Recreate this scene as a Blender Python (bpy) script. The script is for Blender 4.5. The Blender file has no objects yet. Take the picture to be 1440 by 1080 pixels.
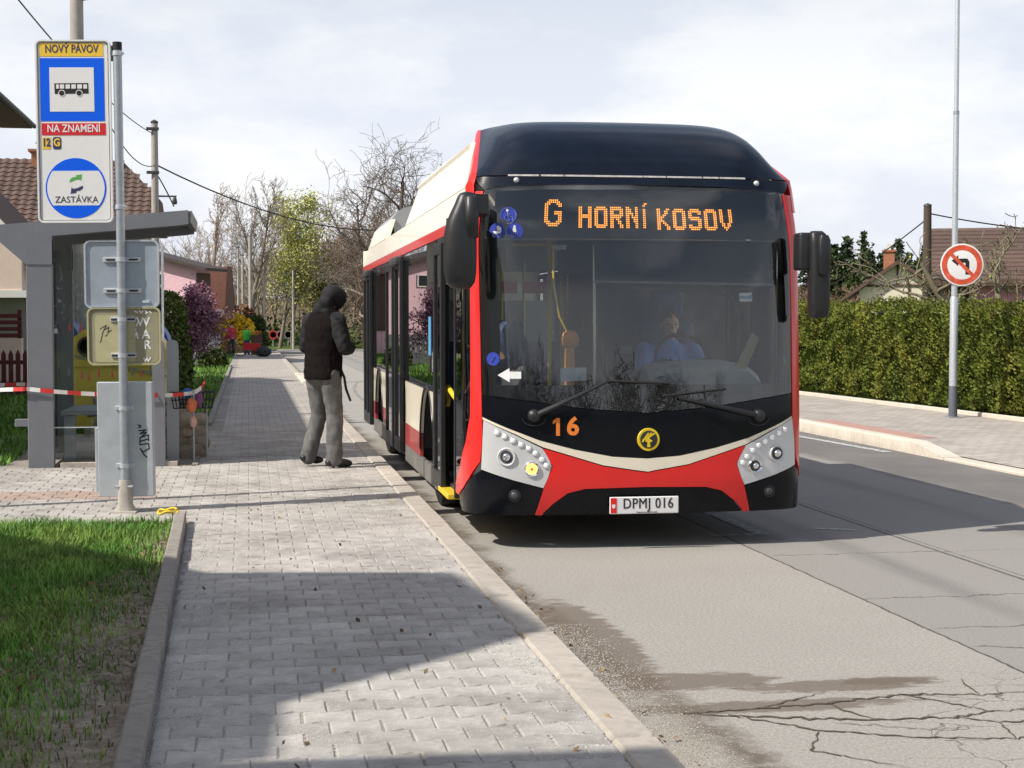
import bpy, bmesh, math, random
import numpy as np
from mathutils import Vector, Matrix, noise as mnoise

R = math.radians
SC = bpy.context.scene
COL = SC.collection

# ------------------------------------------------------------------ camera
cam_d = bpy.data.cameras.new('camera')
cam = bpy.data.objects.new('camera', cam_d)
COL.objects.link(cam)
cam_d.lens = 55.0
cam_d.sensor_width = 36.0
cam_d.clip_start = 0.1
cam_d.clip_end = 2500
cam.location = (0, 0, 1.72)
cam.rotation_euler = (R(90 - 2.343), R(0.0), -math.atan(371 / 2200))
SC.camera = cam

# ------------------------------------------------------------------ world: hazy bright spring sky
SUN_EL = R(45.5)
SUN_AZ = math.atan2(-0.955, -0.295)          # the sun stands to the left, slightly behind the viewer
W = bpy.data.worlds.new('World')
SC.world = W
W.use_nodes = True
nt = W.node_tree
nt.nodes.clear()
out = nt.nodes.new('ShaderNodeOutputWorld')
bg = nt.nodes.new('ShaderNodeBackground')
bg.inputs['Strength'].default_value = 0.10
sky = nt.nodes.new('ShaderNodeTexSky')
sky.sky_type = 'NISHITA'
sky.sun_disc = False
sky.sun_elevation = SUN_EL
sky.sun_rotation = SUN_AZ % (2 * math.pi)
sky.air_density = 1.2
sky.dust_density = 2.5
tc = nt.nodes.new('ShaderNodeTexCoord')
mp = nt.nodes.new('ShaderNodeMapping')
mp.inputs['Scale'].default_value = (1.0, 1.0, 2.6)
mp.inputs['Location'].default_value = (0.35, 0.1, 0.2)
n1 = nt.nodes.new('ShaderNodeTexNoise')
n1.inputs['Scale'].default_value = 3.4
n1.inputs['Detail'].default_value = 8
n1.inputs['Roughness'].default_value = 0.55
n1.inputs['Distortion'].default_value = 0.15
cr = nt.nodes.new('ShaderNodeValToRGB')
cr.color_ramp.elements[0].position = 0.46
cr.color_ramp.elements[0].color = (0.0, 0.0, 0.0, 1)
cr.color_ramp.elements[1].position = 0.70
cr.color_ramp.elements[1].color = (1, 1, 1, 1)
n2 = nt.nodes.new('ShaderNodeTexNoise')
n2.inputs['Scale'].default_value = 5.0
n2.inputs['Detail'].default_value = 9
n2.inputs['Roughness'].default_value = 0.58
cr2 = nt.nodes.new('ShaderNodeValToRGB')
cr2.color_ramp.elements[0].position = 0.42
cr2.color_ramp.elements[0].color = (8.5, 8.85, 9.85, 1)
cr2.color_ramp.elements[1].position = 0.60
cr2.color_ramp.elements[1].color = (10.6, 10.6, 10.8, 1)
mx = nt.nodes.new('ShaderNodeMix')
mx.data_type = 'RGBA'
L = nt.links.new
L(tc.outputs['Generated'], mp.inputs['Vector'])
L(mp.outputs['Vector'], n1.inputs['Vector'])
L(mp.outputs['Vector'], n2.inputs['Vector'])
L(n1.outputs['Fac'], cr.inputs['Fac'])
L(n2.outputs['Fac'], cr2.inputs['Fac'])
# the cloud veil is thick towards the horizon and broken overhead
sepw = nt.nodes.new('ShaderNodeSeparateXYZ')
L(tc.outputs['Generated'], sepw.inputs['Vector'])
veil = nt.nodes.new('ShaderNodeMapRange')
veil.interpolation_type = 'SMOOTHSTEP'
veil.inputs['From Min'].default_value = 0.10
veil.inputs['From Max'].default_value = 0.45
veil.inputs['To Min'].default_value = 0.86
veil.inputs['To Max'].default_value = 0.05
L(sepw.outputs['Z'], veil.inputs['Value'])
vmx = nt.nodes.new('ShaderNodeMath')
vmx.operation = 'MAXIMUM'
L(cr.outputs['Color'], vmx.inputs[0])
L(veil.outputs['Result'], vmx.inputs[1])
L(vmx.outputs['Value'], mx.inputs['Factor'])
L(sky.outputs['Color'], mx.inputs['A'])
L(cr2.outputs['Color'], mx.inputs['B'])
L(mx.outputs['Result'], bg.inputs['Color'])
L(bg.outputs['Background'], out.inputs['Surface'])

# ------------------------------------------------------------------ sun
sun_d = bpy.data.lights.new('sun', 'SUN')
sun_d.energy = 5.0
sun_d.angle = R(0.55)
sun_d.color = (1.0, 0.94, 0.85)
sun = bpy.data.objects.new('sun', sun_d)
COL.objects.link(sun)
sd = Vector((math.sin(SUN_AZ) * math.cos(SUN_EL), math.cos(SUN_AZ) * math.cos(SUN_EL), math.sin(SUN_EL)))
sun.rotation_euler = (-sd).to_track_quat('-Z', 'Y').to_euler()
sun.location = (-30, -10, 40)

SC.view_settings.view_transform = 'Standard'
SC.view_settings.look = 'None'
SC.view_settings.exposure = 0.10
SC.view_settings.gamma = 1.0
SC.view_settings.use_curve_mapping = False
SC.render.engine = 'CYCLES'
SC.cycles.max_bounces = 8
SC.cycles.transparent_max_bounces = 16
SC.cycles.use_denoising = True
rnd = random.Random(7)

# ------------------------------------------------------------------ materials
MATS = {}


def mat(name, col, rough=0.6, metal=0.0, var=0.0, vscale=6.0, bump=0.0, bscale=80.0, spec=0.5, coat=0.0,
        rndv=0.0, wvar=0.0, col2=None, c2pos=(0.45, 0.65), stretch=None, emit=None):
    """A plain surface with uneven colour, fine relief and, with col2, worn or dirty patches."""
    if name in MATS:
        return MATS[name]
    m = bpy.data.materials.new(name)
    m.use_nodes = True
    t = m.node_tree
    N, K = t.nodes, t.links.new
    b = N['Principled BSDF']
    b.inputs['Roughness'].default_value = rough
    b.inputs['Metallic'].default_value = metal
    b.inputs['Specular IOR Level'].default_value = spec
    b.inputs['Coat Weight'].default_value = coat
    b.inputs['Coat Roughness'].default_value = 0.04
    b.inputs['Base Color'].default_value = (*col, 1)
    need = var or bump or col2 or rndv or wvar
    if need:
        tcx = N.new('ShaderNodeTexCoord')
        src = tcx.outputs['Object']
        if stretch:
            mpp = N.new('ShaderNodeMapping')
            mpp.inputs['Scale'].default_value = stretch
            K(src, mpp.inputs['Vector'])
            src = mpp.outputs['Vector']
        cur = None
        if col2 is not None:
            nz = N.new('ShaderNodeTexNoise')
            nz.inputs['Scale'].default_value = vscale
            nz.inputs['Detail'].default_value = 8
            nz.inputs['Roughness'].default_value = 0.62
            K(src, nz.inputs['Vector'])
            rp = N.new('ShaderNodeValToRGB')
            rp.color_ramp.elements[0].position = c2pos[0]
            rp.color_ramp.elements[1].position = c2pos[1]
            rp.color_ramp.elements[0].color = (*col, 1)
            rp.color_ramp.elements[1].color = (*col2, 1)
            K(nz.outputs['Fac'], rp.inputs['Fac'])
            cur = rp.outputs['Color']
        if var:
            nz = N.new('ShaderNodeTexNoise')
            nz.inputs['Scale'].default_value = vscale * 2.3
            nz.inputs['Detail'].default_value = 6
            nz.inputs['Roughness'].default_value = 0.6
            K(src, nz.inputs['Vector'])
            mr = N.new('ShaderNodeMapRange')
            mr.inputs['From Min'].default_value = 0.3
            mr.inputs['From Max'].default_value = 0.7
            mr.inputs['To Min'].default_value = 1 - var
            mr.inputs['To Max'].default_value = 1 + var
            K(nz.outputs['Fac'], mr.inputs['Value'])
            val = mr.outputs['Result']
            if rndv:
                oi = N.new('ShaderNodeObjectInfo')
                m2 = N.new('ShaderNodeMapRange')
                m2.inputs['To Min'].default_value = 1 - rndv
                m2.inputs['To Max'].default_value = 1 + rndv
                K(oi.outputs['Random'], m2.inputs['Value'])
                mm = N.new('ShaderNodeMath')
                mm.operation = 'MULTIPLY'
                K(val, mm.inputs[0])
                K(m2.outputs['Result'], mm.inputs[1])
                val = mm.outputs['Value']
            if wvar:                       # broad unevenness that runs on from piece to piece
                ge = N.new('ShaderNodeNewGeometry')
                nw = N.new('ShaderNodeTexNoise')
                nw.inputs['Scale'].default_value = 1.7
                nw.inputs['Detail'].default_value = 9
                nw.inputs['Roughness'].default_value = 0.68
                K(ge.outputs['Position'], nw.inputs['Vector'])
                m3 = N.new('ShaderNodeMapRange')
                m3.inputs['From Min'].default_value = 0.30
                m3.inputs['From Max'].default_value = 0.62
                m3.inputs['To Min'].default_value = 1 - wvar
                m3.inputs['To Max'].default_value = 1 + wvar * .35
                K(nw.outputs['Fac'], m3.inputs['Value'])
                mw = N.new('ShaderNodeMath')
                mw.operation = 'MULTIPLY'
                K(val, mw.inputs[0])
                K(m3.outputs['Result'], mw.inputs[1])
                val = mw.outputs['Value']
            vm = N.new('ShaderNodeVectorMath')
            vm.operation = 'SCALE'
            if cur is None:
                vm.inputs[0].default_value = col
            else:
                K(cur, vm.inputs[0])
            K(val, vm.inputs['Scale'])
            cur = vm.outputs['Vector']
        if cur is not None:
            K(cur, b.inputs['Base Color'])
        if bump:
            nb = N.new('ShaderNodeTexNoise')
            nb.inputs['Scale'].default_value = bscale
            nb.inputs['Detail'].default_value = 5
            K(src, nb.inputs['Vector'])
            bp = N.new('ShaderNodeBump')
            bp.inputs['Strength'].default_value = bump
            bp.inputs['Distance'].default_value = 0.01
            K(nb.outputs['Fac'], bp.inputs['Height'])
            K(bp.outputs['Normal'], b.inputs['Normal'])
    if emit:
        b.inputs['Emission Color'].default_value = (*emit[0], 1)
        b.inputs['Emission Strength'].default_value = emit[1]
    MATS[name] = m
    return m


def glass(name, tint=(0.8, 0.85, 0.85), ior=1.5, rough=0.0, refl=1.0):
    if name in MATS:
        return MATS[name]
    m = bpy.data.materials.new(name)
    m.use_nodes = True
    t = m.node_tree
    N, K = t.nodes, t.links.new
    N.remove(N['Principled BSDF'])
    tr = N.new('ShaderNodeBsdfTransparent')
    tr.inputs['Color'].default_value = (*tint, 1)
    gl = N.new('ShaderNodeBsdfGlossy')
    gl.inputs['Roughness'].default_value = rough
    gl.inputs['Color'].default_value = (refl, refl, refl, 1)
    fr = N.new('ShaderNodeFresnel')
    fr.inputs['IOR'].default_value = ior
    ms = N.new('ShaderNodeMixShader')
    K(fr.outputs['Fac'], ms.inputs['Fac'])
    K(tr.outputs['BSDF'], ms.inputs[1])
    K(gl.outputs['BSDF'], ms.inputs[2])
    K(ms.outputs['Shader'], N['Material Output'].inputs['Surface'])
    MATS[name] = m
    return m


# ------------------------------------------------------------------ mesh helpers
class MB:
    """Collects vertices and faces of one mesh object."""

    def __init__(self):
        self.v, self.f, self.m = [], [], []

    def add(self, verts, faces, mi=0):
        o = len(self.v)
        self.v.extend([tuple(p) for p in verts])
        self.f.extend([tuple(i + o for i in f) for f in faces])
        self.m.extend([mi] * len(faces))
        return self

    def box(self, x0, x1, y0, y1, z0, z1, c=0.0, mi=0, M=None):
        c = min(c, abs(x1 - x0) * .45, abs(y1 - y0) * .45, abs(z1 - z0) * .45)
        if c <= 0:
            vs = [(x, y, z) for z in (z0, z1) for y in (y0, y1) for x in (x0, x1)]
            fs = [(0, 2, 3, 1), (4, 5, 7, 6), (0, 1, 5, 4), (2, 6, 7, 3), (0, 4, 6, 2), (1, 3, 7, 5)]
        else:
            bm = bmesh.new()
            bmesh.ops.create_cube(bm, size=1.0)
            for v in bm.verts:
                v.co = ((x0 + x1) / 2 + v.co.x * (x1 - x0), (y0 + y1) / 2 + v.co.y * (y1 - y0), (z0 + z1) / 2 + v.co.z * (z1 - z0))
            bmesh.ops.bevel(bm, geom=bm.edges[:], offset=c, segments=1 if c < .02 else 3, profile=.5, affect='EDGES')
            bm.verts.index_update()
            vs = [tuple(v.co) for v in bm.verts]
            fs = [tuple(v.index for v in f.verts) for f in bm.faces]
            bm.free()
        if M is not None:
            vs = [tuple(M @ Vector(p)) for p in vs]
        return self.add(vs, fs, mi)

    def tube(self, pts, rad, n=8, cap=True, mi=0, flat=1.0):
        pts = [Vector(p) for p in pts]
        if not isinstance(rad, (list, tuple)):
            rad = [rad] * len(pts)
        vs, fs = [], []
        prev = None
        for i, p in enumerate(pts):
            d = (pts[min(i + 1, len(pts) - 1)] - pts[max(i - 1, 0)])
            if d.length < 1e-9:
                d = Vector((0, 0, 1))
            d.normalize()
            if prev is None:
                a = Vector((0, 0, 1)) if abs(d.z) < .9 else Vector((1, 0, 0))
                u = d.cross(a).normalized()
            else:
                u = (prev - d * prev.dot(d))
                u = u.normalized() if u.length > 1e-6 else d.orthogonal().normalized()
            prev = u
            w = d.cross(u)
            for k in range(n):
                an = 2 * math.pi * k / n
                vs.append(p + u * (math.cos(an) * rad[i]) + w * (math.sin(an) * rad[i] * flat))
        for i in range(len(pts) - 1):
            for k in range(n):
                k2 = (k + 1) % n
                fs.append((i * n + k, i * n + k2, (i + 1) * n + k2, (i + 1) * n + k))
        if cap:
            fs.append(tuple(range(n - 1, -1, -1)))
            fs.append(tuple((len(pts) - 1) * n + k for k in range(n)))
        return self.add(vs, fs, mi)

    def lathe(self, prof, n=24, M=None, mi=0):
        """prof: (radius, z) pairs, revolved about Z."""
        vs, fs = [], []
        for r, z in prof:
            for k in range(n):
                a = 2 * math.pi * k / n
                vs.append(Vector((r * math.cos(a), r * math.sin(a), z)))
        for i in range(len(prof) - 1):
            for k in range(n):
                k2 = (k + 1) % n
                fs.append((i * n + k, i * n + k2, (i + 1) * n + k2, (i + 1) * n + k))
        fs.append(tuple(range(n - 1, -1, -1)))
        fs.append(tuple((len(prof) - 1) * n + k for k in range(n)))
        if M is not None:
            vs = [M @ p for p in vs]
        return self.add(vs, fs, mi)

    def prism(self, poly, h0, h1, M=None, mi=0, axis='z'):
        n = len(poly)
        if axis == 'z':
            vs = [Vector((x, y, h)) for h in (h0, h1) for x, y in poly]
        elif axis == 'y':
            vs = [Vector((x, h, y)) for h in (h0, h1) for x, y in poly]
        else:
            vs = [Vector((h, x, y)) for h in (h0, h1) for x, y in poly]
        fs = [tuple(range(n - 1, -1, -1)), tuple(range(n, 2 * n))]
        fs += [(i, (i + 1) % n, n + (i + 1) % n, n + i) for i in range(n)]
        if M is not None:
            vs = [M @ p for p in vs]
        return self.add(vs, fs, mi)

    def loft(self, rings, cap=True, mi=0):
        n = len(rings[0])
        vs = [p for r in rings for p in r]
        fs = []
        for i in range(len(rings) - 1):
            for k in range(n):
                k2 = (k + 1) % n
                fs.append((i * n + k, i * n + k2, (i + 1) * n + k2, (i + 1) * n + k))
        if cap:
            fs.append(tuple(range(n - 1, -1, -1)))
            fs.append(tuple((len(rings) - 1) * n + k for k in range(n)))
        return self.add(vs, fs, mi)

    def quad(self, a, b, c, d, mi=0):
        return self.add([a, b, c, d], [(0, 1, 2, 3)], mi)

    def mesh(self, name, mats, smooth=None, recalc=True):
        me = bpy.data.meshes.new(name)
        me.from_pydata(self.v, [], self.f)
        for m in (mats if isinstance(mats, (list, tuple)) else [mats]):
            me.materials.append(m)
        if any(self.m):
            me.polygons.foreach_set('material_index', self.m)
        if recalc and len(self.f) < 60000:
            bm = bmesh.new()
            bm.from_mesh(me)
            bmesh.ops.recalc_face_normals(bm, faces=bm.faces[:])
            bm.to_mesh(me)
            bm.free()
        if smooth:
            me.shade_smooth()
            if smooth < 180:
                me.set_sharp_from_angle(angle=R(smooth))
        me.update()
        return me

    def build(self, name, mats, parent=None, smooth=35, loc=None, recalc=True):
        o = bpy.data.objects.new(name, self.mesh(name, mats, smooth, recalc))
        COL.objects.link(o)
        if parent is not None:
            o.parent = parent
        if loc is not None:
            o.location = loc
        return o


def tag(o, label=None, cat=None, group=None, kind=None):
    if label:
        o['label'] = label
    if cat:
        o['category'] = cat
    if group:
        o['group'] = group
    if kind:
        o['kind'] = kind
    return o


def thing(name, label, cat, loc=(0, 0, 0), rz=0.0, group=None):
    o = bpy.data.objects.new(name, None)
    o.empty_display_size = 0.2
    COL.objects.link(o)
    o.location = loc
    o.rotation_euler = (0, 0, rz)
    return tag(o, label, cat, group)


def text(name, body, size, material, parent, loc, rot=(R(90), 0, 0), sx=1.0, ext=0.001, align='CENTER', bold=0.0, spacing=1.0):
    c = bpy.data.curves.new(name, 'FONT')
    c.body = body
    c.size = size
    c.align_x = align
    c.align_y = 'CENTER'
    c.extrude = ext
    c.offset = bold
    c.space_character = spacing
    c.resolution_u = 4
    c.materials.append(material)
    tmp = bpy.data.objects.new(name, c)
    COL.objects.link(tmp)
    bpy.context.view_layer.update()
    dg = bpy.context.evaluated_depsgraph_get()
    me = bpy.data.meshes.new_from_object(tmp.evaluated_get(dg))
    bpy.data.objects.remove(tmp)
    bpy.data.curves.remove(c)
    me.materials.clear()
    me.materials.append(material)
    me.name = name
    o = bpy.data.objects.new(name, me)
    COL.objects.link(o)
    o.parent = parent
    o.location = loc
    o.rotation_euler = rot
    o.scale = (sx, 1, 1)
    return o


def np_mesh(name, V, F, material, smooth=False):
    """Mesh from numpy arrays; F is (n,3) or (n,4)."""
    V = np.asarray(V, dtype=np.float32)
    F = np.asarray(F, dtype=np.int32)
    me = bpy.data.meshes.new(name)
    k = F.shape[1]
    me.vertices.add(len(V))
    me.vertices.foreach_set('co', V.ravel())
    me.loops.add(F.size)
    me.loops.foreach_set('vertex_index', F.ravel())
    me.polygons.add(len(F))
    me.polygons.foreach_set('loop_start', np.arange(0, F.size, k, dtype=np.int32))
    me.polygons.foreach_set('loop_total', np.full(len(F), k, dtype=np.int32))
    me.materials.append(material)
    if smooth:
        me.polygons.foreach_set('use_smooth', np.ones(len(F), dtype=bool))
    me.update()
    me.validate()
    return me


def link_mesh(name, me, parent=None, loc=None):
    o = bpy.data.objects.new(name, me)
    COL.objects.link(o)
    o.parent = parent
    if loc is not None:
        o.location = loc
    return o


def copy_tree(o, parent=None):
    c = o.copy()
    COL.objects.link(c)
    c.parent = parent
    for ch in list(o.children):
        copy_tree(ch, c)
    return c


def rot_m(d, up=(0, 0, 1)):
    """Matrix whose local Z points along d."""
    return Vector(d).to_track_quat('Z', 'Y').to_matrix().to_4x4()
# ================================================================== THE SETTING
PZ = 0.17                                   # height of the pavement over the carriageway
KX = 1.50                                   # outer face of the kerb


def ground_mat():
    m = bpy.data.materials.new('meadow')
    m.use_nodes = True
    N, K = m.node_tree.nodes, m.node_tree.links.new
    b = N['Principled BSDF']
    b.inputs['Roughness'].default_value = .95
    b.inputs['Specular IOR Level'].default_value = .1
    tcx = N.new('ShaderNodeTexCoord')
    a = N.new('ShaderNodeTexNoise')
    a.inputs['Scale'].default_value = .35
    a.inputs['Detail'].default_value = 9
    a.inputs['Roughness'].default_value = .7
    r = N.new('ShaderNodeValToRGB')
    r.color_ramp.elements[0].position = .35
    r.color_ramp.elements[0].color = (.05, .085, .018, 1)
    r.color_ramp.elements[1].position = .7
    r.color_ramp.elements[1].color = (.12, .15, .04, 1)
    K(tcx.outputs['Object'], a.inputs['Vector'])
    K(a.outputs['Fac'], r.inputs['Fac'])
    K(r.outputs['Color'], b.inputs['Base Color'])
    return m


M_meadow = ground_mat()


def asphalt_mat(name, base, patches=True):
    """Old pale asphalt: stone speckle, tyre tracks along the lane, a second darker lane, stains and a gritty gutter."""
    m = bpy.data.materials.new(name)
    m.use_nodes = True
    N, K = m.node_tree.nodes, m.node_tree.links.new
    b = N['Principled BSDF']
    b.inputs['Roughness'].default_value = .88
    b.inputs['Specular IOR Level'].default_value = .25
    tcx = N.new('ShaderNodeTexCoord')
    src = tcx.outputs['Object']
    sep = N.new('ShaderNodeSeparateXYZ')
    K(src, sep.inputs['Vector'])

    def noise(scale, detail=6, rough=.6, stretch=None, dist=0):
        s = src
        if stretch:
            q = N.new('ShaderNodeMapping')
            q.inputs['Scale'].default_value = stretch
            K(src, q.inputs['Vector'])
            s = q.outputs['Vector']
        n = N.new('ShaderNodeTexNoise')
        n.inputs['Scale'].default_value = scale
        n.inputs['Detail'].default_value = detail
        n.inputs['Roughness'].default_value = rough
        n.inputs['Distortion'].default_value = dist
        K(s, n.inputs['Vector'])
        return n.outputs['Fac']

    def rng(v, a, c, d=0.0, e=1.0, smooth=False):
        r = N.new('ShaderNodeMapRange')
        if smooth:
            r.interpolation_type = 'SMOOTHSTEP'
        r.inputs['From Min'].default_value = a
        r.inputs['From Max'].default_value = c
        r.inputs['To Min'].default_value = d
        r.inputs['To Max'].default_value = e
        K(v, r.inputs['Value'])
        return r.outputs['Result']

    def math_(op, x, y):
        q = N.new('ShaderNodeMath')
        q.operation = op
        for i, w in enumerate((x, y)):
            if isinstance(w, (int, float)):
                q.inputs[i].default_value = w
            else:
                K(w, q.inputs[i])
        return q.outputs['Value']

    def mixc(f, A, B):
        q = N.new('ShaderNodeMix')
        q.data_type = 'RGBA'
        K(f, q.inputs['Factor'])
        for s_, w in (('A', A), ('B', B)):
            if isinstance(w, tuple):
                q.inputs[s_].default_value = (*w, 1)
            else:
                K(w, q.inputs[s_])
        return q.outputs['Result']

    X, Y = sep.outputs['X'], sep.outputs['Y']
    speck = math_('ADD', math_('MULTIPLY', noise(150, 2, .8), .55), math_('MULTIPLY', noise(52, 3, .8), .45))
    fine = noise(38, 3, .7)
    broad = noise(.9, 6, .6)
    d = tuple(c * .62 for c in base)
    l = tuple(min(1, c * 1.30) for c in base)
    col = mixc(rng(speck, .40, .60), d, l)
    col = mixc(rng(broad, .35, .7, 0, .45), col, tuple(c * .82 for c in base))
    # pale lane beside the kerb, greyer lane past the joint
    lane = rng(math_('ADD', X, math_('MULTIPLY', rng(noise(1.5), 0, 1, -.5, .5), .03)), 3.715, 3.735)
    col = mixc(math_('MULTIPLY', lane, .55), col, tuple(c * f for c, f in zip(base, (.66, .66, .70))))
    # tyre tracks in the far lane
    for xc, wd, st in ((4.45, .22, .30), (6.2, .25, .22)):
        tr = rng(math_('ABSOLUTE', math_('SUBTRACT', X, xc), 0), 0, wd, 1, 0, True)
        col = mixc(math_('MULTIPLY', tr, math_('MULTIPLY', rng(noise(1.2, 5, .6, (2, .25, 1)), .3, .7), st * 1.6)), col, (.055, .055, .058))
    if patches:
        # washed-in dirt along the gutter
        wob = rng(noise(1.1, 7, .7), .3, .7, -.12, .14)
        edge = math_('ADD', X, wob)
        nearness = rng(Y, 4.5, 9.5, .42, .0)
        gut = rng(math_('SUBTRACT', edge, nearness), 1.66, 1.80, 1, 0)
        gut = math_('MULTIPLY', gut, rng(noise(9, 6, .75), .30, .50))
        col = mixc(math_('MULTIPLY', gut, .86), col, (.115, .090, .066))
        grit = math_('MULTIPLY', rng(math_('ADD', X, wob), 1.78, 1.95, 1, 0), rng(Y, 7.4, 6.2, 0, 1))
        grit = math_('MULTIPLY', grit, rng(noise(120, 2, .8), .40, .56))
        col = mixc(grit, col, (.44, .41, .36))
        # damp brown stains before the cracked corner
        for cx, cy, rx, ry, th in ((1.84, 8.2, .20, 1.3, .47), (2.05, 7.15, .50, .20, .52), (2.75, 6.95, .55, .14, .52), (2.25, 6.62, .75, .12, .50), (3.0, 7.0, .30, .10, .56)):
            ex = math_('DIVIDE', math_('SUBTRACT', X, cx), rx)
            ey = math_('DIVIDE', math_('SUBTRACT', Y, cy), ry)
            rr = math_('ADD', math_('MULTIPLY', ex, ex), math_('MULTIPLY', ey, ey))
            f = math_('SUBTRACT', rng(rr, 0, 1.6, 1, 0), rng(noise(5, 8, .75, (1, 2.4, 1)), .25, .75, 0, th * 1.75))
            col = mixc(math_('MULTIPLY', rng(f, -.02, .20, 0, .85), rng(speck, .36, .56, .55, 1)), col, (.135, .105, .080))
        # hairline alligator cracking
        vo = N.new('ShaderNodeTexVoronoi')
        vo.feature = 'DISTANCE_TO_EDGE'
        vo.inputs['Scale'].default_value = 2.3
        q = N.new('ShaderNodeMapping')
        q.inputs['Scale'].default_value = (.7, 1.5, 1)
        K(src, q.inputs['Vector'])
        vv = N.new('ShaderNodeVectorMath')
        vv.operation = 'ADD'
        nn = N.new('ShaderNodeTexNoise')
        nn.inputs['Scale'].default_value = 4
        nn.inputs['Detail'].default_value = 5
        sc_ = N.new('ShaderNodeVectorMath')
        sc_.operation = 'SCALE'
        sc_.inputs['Scale'].default_value = .30
        K(src, nn.inputs['Vector'])
        K(nn.outputs['Color'], sc_.inputs[0])
        K(q.outputs['Vector'], vv.inputs[0])
        K(sc_.outputs['Vector'], vv.inputs[1])
        K(vv.outputs['Vector'], vo.inputs['Vector'])
        cm = math_('MULTIPLY', rng(Y, 6.6, 7.3, 1, 0), rng(X, 2.4, 2.9))
        cm = math_('MULTIPLY', cm, rng(vo.outputs['Distance'], .004, .014, .75, 0))
        col = mixc(cm, col, (.06, .05, .042))
        # hairlines across the far lane
        w = math_('ADD', Y, math_('MULTIPLY', rng(noise(2.2, 6, .65), 0, 1, -.5, .5), .38))
        for yc, x0 in ((9.1, 3.75), (8.15, 3.8), (10.9, 3.8), (7.6, 3.8)):
            cl = rng(math_('ABSOLUTE', math_('SUBTRACT', w, yc), 0), .004, .016, .75, 0)
            cl = math_('MULTIPLY', cl, rng(X, x0 - .05, x0))
            cl = math_('MULTIPLY', cl, rng(X, 5.0, 6.0, 1, 0))
            col = mixc(cl, col, (.06, .052, .047))
        # open joints along the lane
        for xc, wd, st in ((3.725, .012, .9), (5.06, .022, .75), (5.13, .008, .8)):
            xw = math_('ADD', X, math_('MULTIPLY', rng(noise(3.2, 6, .7), 0, 1, -.5, .5), .05))
            jl = rng(math_('ABSOLUTE', math_('SUBTRACT', xw, xc), 0), wd * .4, wd, st, 0)
            col = mixc(jl, col, (.05, .045, .04))
        # dark resurfaced strip at the far side
        far = math_('MULTIPLY', rng(math_('ADD', X, wob), 6.95, 7.15), rng(noise(1.0, 6, .6), .25, .6, .55, .95))
        col = mixc(far, col, (.15, .14, .135))
    K(col, b.inputs['Base Color'])
    hb = math_('ADD', math_('MULTIPLY', speck, 1.0), math_('MULTIPLY', fine, .8))
    bp = N.new('ShaderNodeBump')
    bp.inputs['Strength'].default_value = .55
    bp.inputs['Distance'].default_value = .012
    K(hb, bp.inputs['Height'])
    K(bp.outputs['Normal'], b.inputs['Normal'])
    return m


M_asph = asphalt_mat('old_asphalt', (.365, .345, .315))
M_asph2 = asphalt_mat('side_asphalt', (.30, .285, .265), patches=False)
M_conc = mat('kerb_concrete', (.44, .40, .35), .9, wvar=.15, var=.12, vscale=7, bump=.35, bscale=140, rndv=.06, spec=.2, col2=(.33, .30, .26), c2pos=(.5, .75))
M_conc_w = mat('pale_kerb_concrete', (.62, .56, .48), .9, var=.10, vscale=5, bump=.3, bscale=120, rndv=.05, spec=.2, col2=(.48, .44, .38), c2pos=(.52, .75))
M_edge = mat('edging_concrete', (.30, .275, .245), .92, wvar=.15, var=.15, vscale=9, bump=.4, bscale=150, rndv=.07, spec=.2, col2=(.22, .20, .175), c2pos=(.5, .72))
M_paver = mat('paver_concrete', (.44, .418, .39), .92, var=.16, vscale=9, bump=.5, bscale=170, rndv=.12, wvar=.32, spec=.2, col2=(.31, .29, .27), c2pos=(.50, .76))
M_sand = mat('joint_sand', (.34, .315, .285), .95, wvar=.3, var=.25, vscale=30, bump=.8, bscale=180, spec=.1)
M_soil = mat('bare_soil', (.24, .20, .155), .97, var=.3, vscale=9, bump=1.0, bscale=60, spec=.1, col2=(.35, .30, .24), c2pos=(.45, .62))
M_grit = mat('stone_grit', (.50, .48, .45), .95, var=.3, vscale=60, spec=.15)
M_line = mat('worn_road_paint', (.50, .50, .50), .8, var=.2, vscale=14, col2=(.27, .26, .25), c2pos=(.46, .58), spec=.2)


def paver_far_mat():
    """Pavers too far off to tell apart: courses of joints laid in the material."""
    m = bpy.data.materials.new('distant_pavers')
    m.use_nodes = True
    N, K = m.node_tree.nodes, m.node_tree.links.new
    b = N['Principled BSDF']
    b.inputs['Roughness'].default_value = .92
    b.inputs['Specular IOR Level'].default_value = .2
    tcx = N.new('ShaderNodeTexCoord')
    br = N.new('ShaderNodeTexBrick')
    br.inputs['Scale'].default_value = 1
    br.inputs['Brick Width'].default_value = .2
    br.inputs['Row Height'].default_value = .165
    br.inputs['Mortar Size'].default_value = .006
    br.inputs['Color1'].default_value = (.44, .40, .36, 1)
    br.inputs['Color2'].default_value = (.36, .33, .30, 1)
    br.inputs['Mortar'].default_value = (.22, .20, .175, 1)
    K(tcx.outputs['Object'], br.inputs['Vector'])
    a = N.new('ShaderNodeTexNoise')
    a.inputs['Scale'].default_value = 1.3
    a.inputs['Detail'].default_value = 8
    a.inputs['Roughness'].default_value = .7
    K(tcx.outputs['Object'], a.inputs['Vector'])
    r = N.new('ShaderNodeMapRange')
    r.inputs['From Min'].default_value = .3
    r.inputs['From Max'].default_value = .7
    r.inputs['To Min'].default_value = .8
    r.inputs['To Max'].default_value = 1.15
    K(a.outputs['Fac'], r.inputs['Value'])
    v = N.new('ShaderNodeVectorMath')
    v.operation = 'SCALE'
    K(br.outputs['Color'], v.inputs[0])
    K(r.outputs['Result'], v.inputs['Scale'])
    K(v.outputs['Vector'], b.inputs['Base Color'])
    return m


M_pfar = paver_far_mat()


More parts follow.
